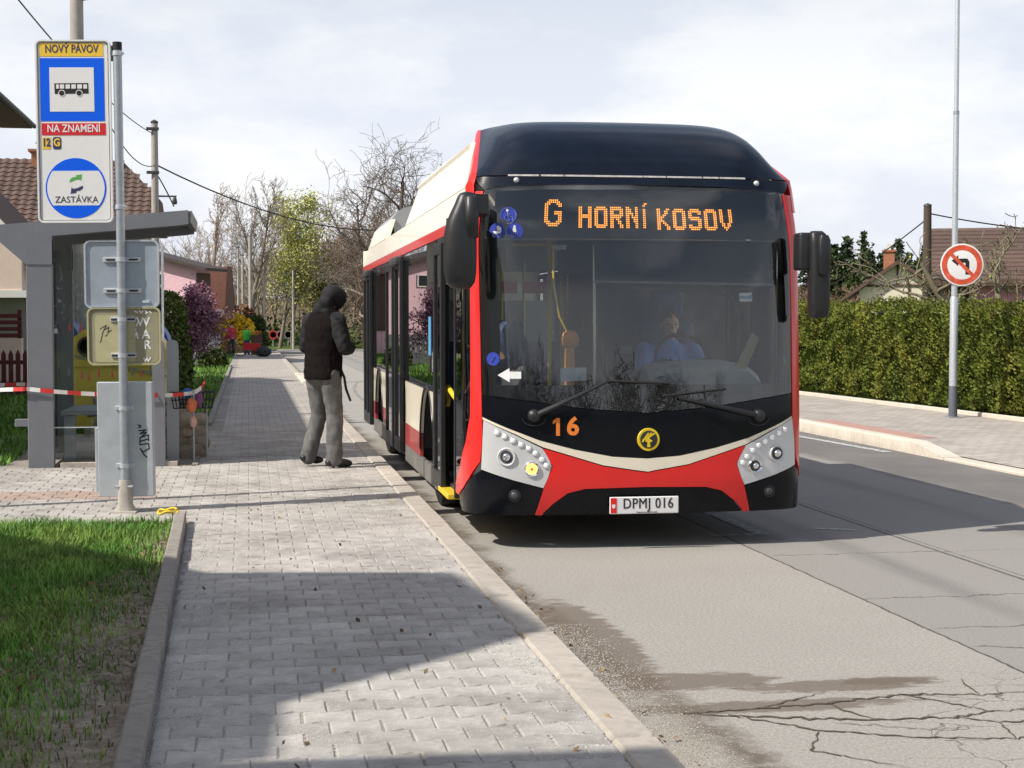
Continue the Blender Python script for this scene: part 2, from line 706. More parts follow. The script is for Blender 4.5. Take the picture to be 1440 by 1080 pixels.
def sheet(name, x0, x1, y0, y1, z, material, nx=1, ny=1, kind='structure', wav=0.0, parent=None):
    mb = MB()
    vs, fs = [], []
    for j in range(ny + 1):
        for i in range(nx + 1):
            x, y = x0 + (x1 - x0) * i / nx, y0 + (y1 - y0) * j / ny
            vs.append((x, y, z + (wav * mnoise.noise(Vector((x * .8, y * .8, 3))) if wav else 0)))
    for j in range(ny):
        for i in range(nx):
            a = j * (nx + 1) + i
            fs.append((a, a + 1, a + nx + 2, a + nx + 1))
    mb.add(vs, fs)
    o = mb.build(name, material, parent, smooth=180 if wav else None, recalc=False)
    if kind and parent is None:
        tag(o, kind=kind)
    return o


# ground sheet to the horizon
tag(sheet('ground', -900, 900, -300, 1500, -0.06, M_meadow), 'wide meadow ground running to the horizon', 'ground')
road = sheet('road', KX - .01, 8.45, -12, 84, 0.0, M_asph, 6, 60)
tag(road, 'pale cracked asphalt road under the trolleybus', 'road')
cross = sheet('side_road', -30, 40, 84, 93, 0.0, M_asph2)
tag(cross, 'asphalt side road crossing at the far end', 'road')

# painted bus bay lines under the bus nose
def line_strip(mb, pts, w, z=.004):
    for (xa, ya), (xb, yb) in zip(pts[:-1], pts[1:]):
        d = Vector((xb - xa, yb - ya)).normalized()
        n = Vector((-d.y, d.x)) * w / 2
        mb.quad((xa - n.x, ya - n.y, z), (xb - n.x, yb - n.y, z), (xb + n.x, yb + n.y, z), (xa + n.x, ya + n.y, z))
mb = MB()
line_strip(mb, [(4.06, 26.0), (4.06, 11.95)], .12)
line_strip(mb, [(3.62, 12.0), (4.0, 12.0)], .10)
line_strip(mb, [(4.6, 12.25), (4.9, 12.1)], .08)
ln = mb.build('road_marking', M_line, road, smooth=None)
ln['label'] = 'worn white bay line on the asphalt'
mb = MB()
line_strip(mb, [(8.2, 19.2), (7.9, 24.0), (7.9, 40)], .13)
mb.build('road_marking', M_line, road, smooth=None)

# open cracks in the near corner of the carriageway: raised ragged edges filled with dirt
M_crack = mat('crack_dirt', (.11, .09, .07), .95, var=.3, vscale=40, spec=.1)
def crack(mb, pts, w0, seed):
    rr = random.Random(seed)
    P = [Vector((*p, 0)) for p in pts]
    fine = []
    for a, c in zip(P[:-1], P[1:]):
        n = max(2, int((c - a).length / .03))
        for i in range(n):
            fine.append(a.lerp(c, i / n))
    fine.append(P[-1])
    for i in range(1, len(fine) - 1):
        fine[i] = fine[i] + Vector((rr.gauss(0, .005), rr.gauss(0, .010), 0))
    top, bot = [], []
    for i, p in enumerate(fine):
        t = i / (len(fine) - 1)
        w = w0 * (.35 + .65 * math.sin(math.pi * min(1, .15 + .85 * t))) * rr.uniform(.45, 1.35)
        d = (fine[min(i + 1, len(fine) - 1)] - fine[max(i - 1, 0)]).normalized()
        n = Vector((-d.y, d.x, 0)) * w / 2
        top.append(p + n)
        bot.append(p - n)
    vs = [(q.x, q.y, .004) for q in top] + [(q.x, q.y, .004) for q in bot]
    k = len(top)
    mb.add(vs, [(k + i, k + i + 1, i + 1, i) for i in range(k - 1)])
mb = MB()
for i, (pts, w) in enumerate([
    ([(1.86, 6.55), (2.2, 6.58), (2.55, 6.62), (2.95, 6.72), (3.3, 6.66), (3.8, 6.7)], .030),
    ([(1.86, 6.55), (2.25, 6.42), (2.62, 6.31), (3.0, 6.30), (3.35, 6.38)], .034),
    ([(3.35, 6.38), (3.55, 6.47), (3.78, 6.5)], .034), ([(2.55, 6.62), (2.58, 6.48), (2.66, 6.31)], .026),
    ([(2.95, 6.72), (3.1, 6.52), (3.22, 6.36)], .026), ([(3.0, 6.30), (3.15, 6.18), (3.42, 6.2), (3.7, 6.26)], .026),
    ([(2.05, 6.50), (2.35, 6.18), (2.75, 6.0), (3.1, 5.93), (3.5, 6.05)], .026), ([(3.42, 6.2), (3.36, 6.33)], .026),
    ([(2.2, 6.58), (2.5, 6.75), (2.62, 6.83)], .020), ([(3.1, 5.93), (3.15, 6.18)], .018), ([(3.35, 6.38), (3.5, 6.2), (3.55, 5.9)], .020),
    ([(2.35, 6.18), (2.2, 5.9), (2.5, 5.6)], .014), ([(3.3, 6.66), (3.32, 6.85), (3.36, 6.98)], .014), ([(2.45, 6.3), (2.8, 6.12), (3.05, 6.14)], .012)]):
    crack(mb, pts, w * .62, 40 + i)
ck = mb.build('crack', M_crack, road, smooth=None, recalc=False)
ck['kind'] = 'stuff'
ck['label'] = 'ragged dirt filled cracks across the asphalt corner'

# ---------------- pavement of interlocking pavers
PW, PH, PT = .200, .165, .06
def paver_mesh(name):
    a, c, d = PW / 2 - .0024, PH / 2 - .0024, .0085
    top = [(-a, c + d), (-.070, c + d), (-.034, c - d), (.034, c - d), (.070, c + d), (a, c + d)]
    out = top + [(x, -y) for x, y in reversed(top)]
    mb = MB()
    ins = .006
    inn = [(x - math.copysign(ins, x), y - math.copysign(ins, y)) for x, y in out]
    n = len(out)
    vs = [(x, y, -PT) for x, y in out] + [(x, y, -.005) for x, y in out] + [(x, y, 0) for x, y in inn]
    fs = [(i, (i + 1) % n, n + (i + 1) % n, n + i) for i in range(n)]
    fs += [(n + i, n + (i + 1) % n, 2 * n + (i + 1) % n, 2 * n + i) for i in range(n)]
    fs += [(24, 25, 26, 33, 34, 35), (26, 27, 32, 33), (27, 28, 29, 30, 31, 32)]
    mb.add(vs, fs)
    return mb.mesh(name, M_paver, smooth=None)
PAV = paver_mesh('paver')

pavement = sheet('pavement', -.62, KX - .19, -2, 84, PZ - .0065, M_sand, 4, 120, wav=.003)
for v in pavement.data.vertices:
    if v.co.x < -.61 and v.co.y < 12.4:
        v.co.x = -.40 - .0165 * (v.co.y - 5)
tag(pavement, 'grey block paved pavement along the bus stop', 'pavement')
plaza = sheet('shelter_forecourt', -9, -.622, 12.32, 22, PZ - .0065, M_sand, 6, 10)
tag(plaza, 'block paved forecourt before the bus shelter', 'pavement')
sheet('distant_paving', -.36, KX - .19, 22.0, 84, PZ - .004, M_pfar, parent=pavement)

spots = []
r0 = int(4.6 / PH)
for r in range(r0, int(22.0 / PH)):
    y = r * PH
    off = (PW / 2) if r % 2 else 0
    xl = -.345 - .0165 * (y - 5) if y < 12.35 else (-3.7 if y < 16.9 else -.56)
    k = math.floor((xl - off) / PW + .5)
    xr = KX - .188
    while True:
        x = k * PW + off
        a_, b_ = max(xl, x - PW / 2), min(xr, x + PW / 2)      # blocks at the edges are cut to fit
        if x - PW / 2 >= xr - .03:
            break
        if b_ - a_ > .03 and x > -.162 * y - .3:
            spots.append((y * y * .2, (a_ + b_) / 2, y, (b_ - a_) / PW))
        k += 1
spots.sort(key=lambda s: s[0] + (3 if s[1] > .165 * s[2] + .33 * s[2] else 0))
near, rest = spots[:300], spots[300:]
pr = random.Random(3)
for _, x, y, sc_ in near:
    o = bpy.data.objects.new('paver', PAV)
    COL.objects.link(o)
    o.parent = pavement
    sink = .006 * mnoise.noise(Vector((x * 1.4, y * 1.4, 0)))
    o.location = (x + pr.gauss(0, .0012), y + pr.gauss(0, .0012), PZ + sink + pr.gauss(0, .0013))
    o.rotation_euler = (pr.gauss(0, .006), pr.gauss(0, .006), pr.gauss(0, .006))
    o.scale = (sc_, 1, 1)
M_paver2 = mat('paver_concrete_mass', (.44, .418, .39), .92, var=.18, vscale=4, bump=.5, bscale=170, wvar=.32, spec=.2, col2=(.33, .30, .275), c2pos=(.48, .74))
M_paver_red = mat('red_paver_concrete', (.38, .29, .25), .92, var=.2, vscale=4, bump=.4, bscale=170, spec=.2)
pv = np.array([v.co[:] for v in PAV.vertices])
pf = [tuple(p.vertices) for p in PAV.polygons]
def paver_mass(name, sel, material, parent):
    mb = MB()
    for _, x, y, sc_ in sel:
        zz = PZ + .006 * mnoise.noise(Vector((x * 1.4, y * 1.4, 0))) + pr.gauss(0, .0013)
        an = pr.gauss(0, .006)
        ca, sa = math.cos(an), math.sin(an)
        tx, ty = pr.gauss(0, .006), pr.gauss(0, .006)
        mb.add([(x + p[0] * sc_ * ca - p[1] * sa, y + p[0] * sa + p[1] * ca, zz + p[2] + p[0] * tx + p[1] * ty) for p in pv], pf)
    o = mb.build(name, material, parent, smooth=None, recalc=False)
    o['kind'] = 'stuff'
    return o
redrow = [s for s in rest if s[1] < -.8 and 14.0 < s[2] < 14.6]
rest = [s for s in rest if s not in redrow]
paver_mass('paver_rows', [s for s in rest if s[1] > -.4], M_paver2, pavement)
paver_mass('paver_rows', [s for s in rest if s[1] <= -.4], M_paver2, plaza)
paver_mass('red_paver_row', redrow, M_paver_red, plaza)

# loose grit swept against both edges of the pavement and in the gutter
def grit(name, n, xy, zf, smin, smax, parent, material, seed):
    g = np.random.default_rng(seed)
    P = xy(g, n)
    s = g.uniform(smin, smax, len(P))
    base = np.array([(1, 0, 0), (-.5, .87, 0), (-.5, -.87, 0), (0, 0, .9)])
    V = np.zeros((len(P), 4, 3))
    an = g.uniform(0, 6.28, len(P))
    for k in range(4):
        bx_, by_ = base[k, 0], base[k, 1]
        V[:, k, 0] = P[:, 0] + s * (bx_ * np.cos(an) - by_ * np.sin(an)) * g.uniform(.6, 1.3, len(P))
        V[:, k, 1] = P[:, 1] + s * (bx_ * np.sin(an) + by_ * np.cos(an)) * g.uniform(.6, 1.3, len(P))
        V[:, k, 2] = zf + s * base[k, 2] * g.uniform(.5, 1.1, len(P))
    idx = np.arange(len(P))[:, None] * 4
    F = np.concatenate([idx + np.array([[0, 1, 3]]), idx + np.array([[1, 2, 3]]), idx + np.array([[2, 0, 3]])])
    o = link_mesh(name, np_mesh(name, V.reshape(-1, 3), F, material), parent)
    o['kind'] = 'stuff'
    return o
def band(x0, sig, y0, y1, sgn=1):
    def f(g, n):
        y = y0 + (y1 - y0) * g.uniform(0, 1, n) ** 1.6
        x = x0 + sgn * np.abs(g.normal(0, sig, n))
        return np.stack([x, y], 1)
    return f
grit('grit', 30000, band(KX - .20, .13, 4.6, 13, -1), PZ - .002, .0022, .0055, pavement, M_grit, 1)
grit('grit', 40000, band(-.38, .30, 4.6, 12, 1), PZ - .002, .002, .0048, pavement, M_grit, 2)
def scatter_all(g, n):
    return np.stack([g.uniform(-.35, KX - .2, n), 4.6 + 9 * g.uniform(0, 1, n) ** 1.5], 1)
grit('grit', 16000, scatter_all, PZ - .001, .0015, .0038, pavement, M_grit, 3)
M_gg = mat('gutter_gravel', (.36, .335, .30), .95, var=.35, vscale=60, spec=.15)
grit('grit', 15000, lambda g, n: np.stack([KX + .02 + np.abs(g.normal(0, .17, n)), 4.6 + 4 * g.uniform(0, 1, n) ** 1.5], 1), .001, .0025, .006, road, M_gg, 4)

# kerb stones, one metre each
kerb = MB().box(KX - .185, KX - .012, -4, 84, -.05, PZ - .02).build('kerb', M_sand, None, smooth=None)
tag(kerb, 'pale concrete kerb between pavement and road', 'kerb', kind='structure')
KS = MB().box(-.09, .09, -.4925, .4925, -.17, 0, c=.016).mesh('kerb_stone', M_conc, smooth=30)
for i in range(80):
    o = link_mesh('kerb_stone', KS, kerb, (KX - .095, 4.1 + i, PZ + .006 + pr.gauss(0, .0015)))
    o.rotation_euler = (pr.gauss(0, .0012), 0, pr.gauss(0, .0018))
# edging strip between lawn and pavement
edging = MB().box(-.52, -.44, 3.6, 12.2, -.05, PZ - .03).build('edging_kerb', M_sand, None, smooth=None)
tag(edging, 'thin concrete edging between lawn and pavement', 'kerb', kind='structure')
ES = MB().box(-.045, .045, -.494, .494, -.2, 0, c=.010).mesh('edging_stone', M_edge, smooth=30)
for i in range(8):
    y = 4.3 + i
    o = link_mesh('edging_stone', ES, edging, (-.41 - .018 * (y - 5) * .9, y + .4, PZ + .075 + pr.gauss(0, .003)))
    o.rotation_euler = (pr.gauss(0, .003), 0, R(1.0) + pr.gauss(0, .004))
# edging of the beds by the shelter and along the far lawn
edging2 = MB().box(-.60, -.54, 16.95, 21, -.05, PZ + .02).build('edging_kerb', M_edge, None, smooth=None)
tag(edging2, 'concrete edging beside the soil bed at the shelter', 'kerb', kind='structure')
edging3 = sheet('edging_kerb', -.66, -.36, 20.9, 84, PZ - .015, M_sand)
tag(edging3, 'gritty edging strip along the distant lawn', 'kerb', kind='structure')
for i in range(30):
    o = link_mesh('edging_stone', ES, edging3, (-.58, 23.9 + i, PZ + .05 + pr.gauss(0, .004)))

# ---------------- lawn and dirt
def lawn_h(x, y):
    return PZ + .035 * mnoise.noise(Vector((x * .9, y * .9, 5))) + .012 * mnoise.noise(Vector((x * 4, y * 4, 1)))
def lawn_sheet(name, x0, x1, y0, y1, nx, ny, material, label):
    mb = MB()
    vs, fs = [], []
    for j in range(ny + 1):
        for i in range(nx + 1):
            x, y = x0 + (x1 - x0) * i / nx, y0 + (y1 - y0) * j / ny
            vs.append((x, y, lawn_h(x, y) - .02))
    for j in range(ny):
        for i in range(nx):
            a = j * (nx + 1) + i
            fs.append((a, a + 1, a + nx + 2, a + nx + 1))
    o = mb.add(vs, fs).build(name, material, None, smooth=180, recalc=False)
    return tag(o, label, 'soil', kind='structure')
verge = lawn_sheet('verge_soil', -6, -.45, 1.5, 12.3, 60, 100, M_soil, 'bare brown soil of the verge beside the pavement')
lawn2 = lawn_sheet('lawn_soil', -10, -.6, 22, 84, 20, 60, M_meadow, 'distant lawn beside the pavement')
bed = lawn_sheet('soil_bed', -.86, -.6, 17.0, 22, 4, 20, M_soil, 'narrow soil bed at the side of the shelter')
lawn3 = lawn_sheet('lawn_soil', -10, -2.5, 17.2, 22.2, 10, 10, M_meadow, 'lawn behind the shelter')

M_grass = mat('grass_blade', (.095, .23, .03), .6, var=.5, vscale=1.2, spec=.3, col2=(.21, .32, .06), c2pos=(.40, .66))
M_grass_dry = mat('grass_dry', (.20, .17, .08), .8, var=.3, vscale=3, spec=.2)
def grass(name, n, x0, x1, y0, y1, keep, hmin, hmax, wid, seed, label, material=M_grass, zf=lawn_h, ypow=1.5):
    g = np.random.default_rng(seed)
    x = g.uniform(x0, x1, n)
    y = y0 + (y1 - y0) * g.uniform(0, 1, n) ** ypow
    kp, hs = [], []
    for a, c in zip(x, y):
        d, h = keep(a, c)
        kp.append(d)
        hs.append(h)
    ok = g.uniform(0, 1, n) < np.array(kp)
    x, y, hs = x[ok], y[ok], np.array(hs)[ok]
    z = np.array([zf(a, c) for a, c in zip(x, y)]) - .025
    k = len(x)
    h = g.uniform(hmin, hmax, k) * hs
    an = g.uniform(0, 6.283, k)
    ln_ = g.uniform(.1, .9, k) * h
    dx, dy = np.cos(an), np.sin(an)
    w = wid * g.uniform(.6, 1.3, k)
    V = np.zeros((k, 5, 3))
    px, py = -dy * w, dx * w
    V[:, 0] = np.stack([x - px, y - py, z], 1)
    V[:, 1] = np.stack([x + px, y + py, z], 1)
    mx_, my_ = x + dx * ln_ * .3, y + dy * ln_ * .3
    V[:, 2] = np.stack([mx_ + px * .8, my_ + py * .8, z + h * .6], 1)
    V[:, 3] = np.stack([mx_ - px * .8, my_ - py * .8, z + h * .6], 1)
    V[:, 4] = np.stack([x + dx * ln_, y + dy * ln_, z + h * .95], 1)
    i = np.arange(k)[:, None] * 5
    F = np.concatenate([i + np.array([[0, 1, 2]]), i + np.array([[0, 2, 3]]), i + np.array([[3, 2, 4]])])
    o = link_mesh(name, np_mesh(name, V.reshape(-1, 3), F, material))
    return tag(o, label, 'grass', kind='stuff')
def keep_verge(x, y):
    n = mnoise.noise(Vector((x * 1.6, y * 1.6, 9))) + .5 * mnoise.noise(Vector((x * 5, y * 5, 2)))
    bare = -.86 + .03 * (y - 9) if y < 10 else -.72
    d = 1 / (1 + math.exp((x - bare) / .10 + n * 2.6))
    thick = 1.0 if y > 8.6 else .88 + .45 * n
    tuft = .16 if n > .25 else .03
    return max(d * thick, tuft), (1.25 if y > 9.0 else .75) * (1 + .5 * n)
grass('grass', 160000, -4.2, -.52, 4.6, 12.28, keep_verge, .03, .085, .0034, 11, 'lush green lawn grass growing on the verge by the stop post', ypow=1.2)
grass('grass', 110000, -4.2, -.5, 4.6, 12.28, lambda x, y: (keep_verge(x, y)[0] * .9 + .02, 1), .012, .04, .0042, 15, 'short matted turf between the longer blades of the verge', ypow=1.3)
grass('dry_grass', 9000, -3.0, -.5, 4.6, 12.2, lambda x, y: (.35, 1), .02, .06, .003, 12, 'dry straw and thin grass on the bare strip of the verge', M_grass_dry)
grass('grass', 42000, -6.5, -.62, 22, 70, lambda x, y: (1, 1), .06, .14, .012, 13, 'bright lawn grass along the distant pavement')
grass('grass', 9000, -6, -2.55, 17.3, 22, lambda x, y: (1, 1), .06, .15, .008, 14, 'shaded lawn grass left of the bus shelter')
grit('clod', 7000, lambda g, n: np.stack([g.uniform(-1.4, -.5, n), g.uniform(4.6, 12, n)], 1), PZ - .02, .006, .02, verge, M_soil, 5)

# ---------------- far side: pavement, dropped kerb
FX = 8.45
farp = sheet('far_pavement', FX + 1.3, 12.3, 4, 80, .146, M_pfar, 2, 40)
sheet('kerbside_paving', FX + .18, FX + 1.3, 19.6, 80, .146, M_pfar, 2, 40, parent=farp)
tag(farp, 'pale block paved pavement on the far side below the hedge', 'pavement')
M_redp = mat('red_tactile', (.42, .26, .22), .9, var=.15, vscale=6, spec=.2)
sheet('tactile_strip', FX + .22, FX + .62, 19.6, 23.4, .151, M_redp, parent=farp)
kerb2 = MB().box(FX - .02, FX + .16, 19.0, 80, -.1, .12).build('kerb', M_conc_w, None, smooth=None)
tag(kerb2, 'pale stone kerb on the far side of the road', 'kerb', kind='structure')
KS2 = MB().box(-.115, .115, -.494, .494, -.2, 0, c=.02).mesh('kerb_stone', M_conc_w, smooth=30)
for i in range(44):
    link_mesh('kerb_stone', KS2, kerb2, (FX + .07, 19.5 + i, .165 + pr.gauss(0, .003)))
# ramped stone and the lowered kerb before it
mb = MB()
mb.prism([(18.0, .04), (19.0, .165), (19.0, -.1), (18.0, -.1)], FX - .045, FX + .185, axis='x')
mb.build('ramp_stone', M_conc_w, kerb2, smooth=None)
KS3 = MB().box(-.115, .115, -.494, .494, -.2, 0, c=.012).mesh('lowered_stone', M_conc_w, smooth=30)
for i in range(12):
    link_mesh('lowered_stone', KS3, kerb2, (FX + .07, 17.5 - i, .035 + pr.gauss(0, .002)))
mb = MB()
mb.add([(FX + .18, 4, .045), (FX + .18, 18.0, .045), (FX + .18, 19.02, .146), (FX + .18, 19.6, .146), (FX + 1.3, 19.6, .146), (FX + 1.3, 18.0, .146), (FX + 1.3, 4, .146)], [(0, 1, 5, 6), (1, 2, 4), (1, 4, 5), (2, 3, 4)])
rampf = mb.build('crossing_ramp', M_pfar, farp, smooth=None)
edg4 = MB().box(-.04, .04, 0, 60, -.1, .21, c=.01, M=Matrix.Translation((12.02, 17.5, 0)) @ Matrix.Rotation(R(1.9), 4, 'Z')).build('edging_kerb', M_conc_w, None, smooth=None)
tag(edg4, 'pale edging at the foot of the hedge', 'kerb', kind='structure')
# ================================================================== TROLLEYBUS
M_cream = mat('cream_paint', (.82, .76, .61), .28, coat=.3, var=.05, vscale=1.2, col2=(.70, .64, .50), c2pos=(.62, .85))
M_red = mat('red_paint', (.72, .016, .014), .28, coat=.25, var=.04, vscale=2)
M_redst = mat('red_stripe_dusty', (.36, .05, .05), .4, coat=.2, var=.12, vscale=2.5)
M_skirt = mat('grey_skirt_paint', (.16, .155, .15), .45, var=.15, vscale=3, col2=(.26, .23, .20), c2pos=(.5, .8))
M_blackp = mat('black_gloss', (.005, .006, .009), .20, coat=0, var=.2, vscale=3, spec=.22)
M_navy = mat('dark_fairing_gloss', (.004, .008, .018), .24, coat=.0, var=.3, vscale=2, spec=.4)
M_blackm = mat('black_plastic', (.018, .019, .021), .42, var=.2, vscale=8)
M_rubber = mat('rubber', (.012, .012, .012), .75, bump=.1)
M_tyre = mat('tyre_rubber', (.014, .013, .013), .85, var=.3, vscale=8, bump=.3, bscale=40)
M_rim = mat('wheel_steel', (.20, .20, .20), .45, metal=.6, var=.2, vscale=8)
M_silver = mat('silver_lamp_housing', (.64, .65, .66), .30, metal=.2, var=.04, vscale=4, coat=.4)
M_chrome = mat('reflector_chrome', (.85, .85, .85), .08, metal=1)
M_lens = glass('lamp_lens', (.9, .9, .9))
M_dark = mat('dark_interior', (.025, .027, .030), .7)
M_darkgrey = mat('dark_grey_trim', (.05, .052, .055), .5)
M_inner = mat('interior_grey', (.30, .31, .33), .6)
M_yel = mat('yellow_safety', (.72, .52, .03), .45, var=.06, vscale=10)
M_ind = mat('lit_indicator', (.9, .5, .12), .3, emit=((1, .50, .10), 2.2))
M_led = mat('orange_led', (.9, .35, .05), .4, emit=((1, .36, .05), 1.9))
M_ledw = mat('running_light', (.9, .9, .9), .2, emit=((1, 1, 1), .12))
M_wind = glass('windscreen_glass', (.88, .92, .92), 1.78)
M_side = glass('side_glass', (.13, .15, .16), 1.75)
M_white = mat('white_print', (.80, .80, .80), .5)
M_num = mat('number_orange', (.80, .22, .03), .4)
M_badge = mat('badge_yellow', (.80, .58, .02), .35)
M_badged = mat('badge_dark', (.03, .03, .025), .4)
M_plate = mat('plate_white', (.75, .75, .75), .4)
M_black = mat('black_print', (.012, .012, .013), .55)
M_blue = mat('sticker_blue', (.035, .06, .40), .45)
M_seat = mat('seat_cloth', (.05, .07, .16), .85, var=.2, vscale=20)
M_orange = mat('orange_cover', (.62, .25, .05), .6)
M_paper = mat('paper_card', (.45, .53, .58), .7)
M_shade = mat('roller_shade', (.035, .045, .065), .75)
M_alu = mat('aluminium', (.62, .63, .64), .35, metal=.7)

BL = 11.9
bus = thing('trolleybus', 'cream red and black electric bus standing at the kerb with its front door open', 'bus', (2.935, 11.35, 0), R(-.40))

PLAN = [(0, 0), (.3, .006), (.6, .024), (.85, .052), (1.0, .080), (1.10, .110), (1.19, .155), (1.255, .215), (1.302, .31), (1.327, .45), (1.33, 1.4)]
SETB = [(.2, .06), (.26, .05), (.35, .02), (.5, 0), (1.0, 0), (1.12, .012), (1.3, .03), (2.0, .11), (2.5, .19), (2.72, .24), (2.8, .27), (3.2, .42)]
_S = [0.0]
for (x0, y0), (x1, y1) in zip(PLAN[:-1], PLAN[1:]):
    _S.append(_S[-1] + math.hypot(x1 - x0, y1 - y0))
def _interp(t, T, V):
    if t <= T[0]:
        return V[0]
    for i in range(len(T) - 1):
        if t <= T[i + 1]:
            k = (t - T[i]) / (T[i + 1] - T[i])
            return V[i] + (V[i + 1] - V[i]) * k
    return V[-1]
def _smooth(t, T, V):
    e = .05
    return (_interp(t - e, T, V) + 2 * _interp(t, T, V) + _interp(t + e, T, V)) / 4
PXs, PYs = [p[0] for p in PLAN], [p[1] for p in PLAN]
def s_of_x(x):
    return math.copysign(_interp(abs(x), PXs[:10], _S[:10]), x)
def s_of_y(y, sign=-1):
    return sign * _interp(y, PYs, _S)
def P(s, z, off=0.0):
    """Point on the bus nose: s runs round the nose, z up, off outwards."""
    a = abs(s)
    x, y = _smooth(a, _S, PXs), _smooth(a, _S, PYs)
    if a < .05:
        y = max(0, y - .0005)
    x2, y2 = _smooth(a + .01, _S, PXs), _smooth(a + .01, _S, PYs)
    tx, ty = x2 - x, y2 - y
    l = math.hypot(tx, ty)
    nx, ny = ty / l, -tx / l
    t = min(1.0, y / .55)
    y = y + _interp(z, [q[0] for q in SETB], [q[1] for q in SETB]) * (1 - t)
    x *= 1 - .058 * max(0, (min(z, 2.85) - 2.2) / .6) ** 2
    return Vector((math.copysign(x + nx * off, s), y + ny * off, z))

def panel(name, poly, material, parent, off=0.0, thick=.02, step=.07, gap=0.0):
    """A shell panel with the outline poly (s, z) on the nose surface, with turned-in edges."""
    bm = bmesh.new()
    vs = [bm.verts.new((x, z, 0)) for x, z in poly]
    f = bm.faces.new(vs)
    bmesh.ops.triangulate(bm, faces=[f])
    for ax in (0, 1):
        lo, hi = min(p[ax] for p in poly), max(p[ax] for p in poly)
        n = int((hi - lo) / step)
        for i in range(1, n + 1):
            c = lo + (hi - lo) * i / (n + 1)
            pc = (c, 0, 0) if ax == 0 else (0, c, 0)
            no = (1, 0, 0) if ax == 0 else (0, 1, 0)
            bmesh.ops.bisect_plane(bm, geom=bm.verts[:] + bm.edges[:] + bm.faces[:], plane_co=pc, plane_no=no, dist=1e-5)
    bmesh.ops.remove_doubles(bm, verts=bm.verts[:], dist=1e-5)
    bm.verts.index_update()
    uv = [(v.co.x, v.co.y) for v in bm.verts]
    faces = [tuple(v.index for v in f.verts) for f in bm.faces]
    bed = [(e.verts[0].index, e.verts[1].index) for e in bm.edges if e.is_boundary]
    bm.free()
    mb = MB()
    n = len(uv)
    top = [P(s, z, off) for s, z in uv]
    bot = [P(s, z, off - thick) for s, z in uv]
    mb.add(top + bot, faces + [(a, b, n + b, n + a) for a, b in bed])
    return mb.build(name, material, parent, smooth=40)

def mir(pts):
    return [(-a, b) for a, b in reversed(pts)]
sx = s_of_x

# ---- nose panels
glass_bot = [(-1.222, 1.160), (-.85, 1.11), (-.5, 1.06), (0, 1.02)]
cream_top = [(-1.216, .995), (-1.03, .912), (-.806, .825), (-.543, .755), (-.26, .70), (0, .683)]
cream_bot = [(-1.216, .977), (-.98, .868), (-.78, .772), (-.633, .727), (-.33, .634), (0, .582)]
SXL = lambda pts: [(sx(a), b) for a, b in pts]
def full(half):
    return SXL(half) + [(-a, b) for a, b in reversed(SXL(half))][1:]
mask = full(glass_bot)[::-1] + [(a, b - .0) for a, b in full([(x, z + .004) for x, z in cream_top])]
mk = panel('nose_mask', mask, M_blackp, bus)
cr_ = full(cream_top)[::-1] + full([(x, z + .003) for x, z in cream_bot])
panel('nose_stripe', cr_, M_cream, bus)
red_half_top = [(-.78, .766), (-.633, .722), (-.33, .629), (0, .577)]
red_low = [(-.772, .277), (-.70, .352), (-.594, .43), (-.462, .462), (0, .470)]
redp = [(sx(a), b) for a, b in [(-.772, .470), (-.708, .632)]] + full(red_half_top) + \
       [(-sx(a), b) for a, b in [(-.708, .632), (-.772, .470), (-.828, .277), (-.828, .262), (-.775, .262)]] + \
       [(-a, b) for a, b in SXL(red_low)] + SXL(red_low)[::-1][1:] + [(sx(a), b) for a, b in [(-.775, .262), (-.828, .262), (-.828, .277)]]
panel('nose_bumper', redp, M_red, bus, off=.004)
lowc = full([(x, z - .005) for x, z in red_low]) + [(sx(.767), .262), (sx(-.767), .262)]
panel('bumper_insert', lowc[::-1], M_blackp, bus, off=-.012)
def both(name, poly, material, **k):
    a = panel(name, poly, material, bus, **k)
    b = panel(name, mir(poly), material, bus, **k)
    return a, b
hlp = [(sx(a), b) for a, b in [(-1.208, .972), (-.98, .862), (-.785, .766), (-.74, .70), (-.716, .632), (-.745, .54), (-.776, .470), (-1.0, .53), (-1.222, .604)]]
hl = both('headlight', hlp, M_silver, off=.003)
sc0 = s_of_y(.30)
cornp = [(sx(a), b) for a, b in [(-1.224, .596), (-1.0, .522), (-.780, .462), (-.834, .277), (-.838, .262)]] + \
        [(s_of_y(.50), .262), (s_of_y(.62), .30), (s_of_y(.66), .36), (s_of_y(.42), .43), (s_of_y(.30), .52)]
both('bumper_corner', cornp, M_blackp)
# red corner pillars sweeping back to the door sill
def pillar_poly(a=1.230):
    inner = [(sx(-a), 2.69), (sx(-a + .005), 2.0), (sx(-a + .010), 1.4), (sx(-a + .013), .985), (sx(-1.215), .80), (sx(-1.230), .66), (s_of_y(.31), .52), (s_of_y(.43), .44), (s_of_y(.67), .362)]
    outer = [(s_of_y(.84), .362), (s_of_y(.84), .44), (s_of_y(.70), .53), (s_of_y(.50), .66), (s_of_y(.36), .80), (s_of_y(.285), 1.0), (s_of_y(.275), 1.4), (s_of_y(.27), 2.0), (s_of_y(.27), 2.69)]
    return inner + outer
panel('corner_pillar', pillar_poly(), M_red, bus, off=.006)
panel('corner_pillar', mir([(sx(a) if 0 else p, q) for p, q in pillar_poly(1.205)]), M_red, bus, off=.006)

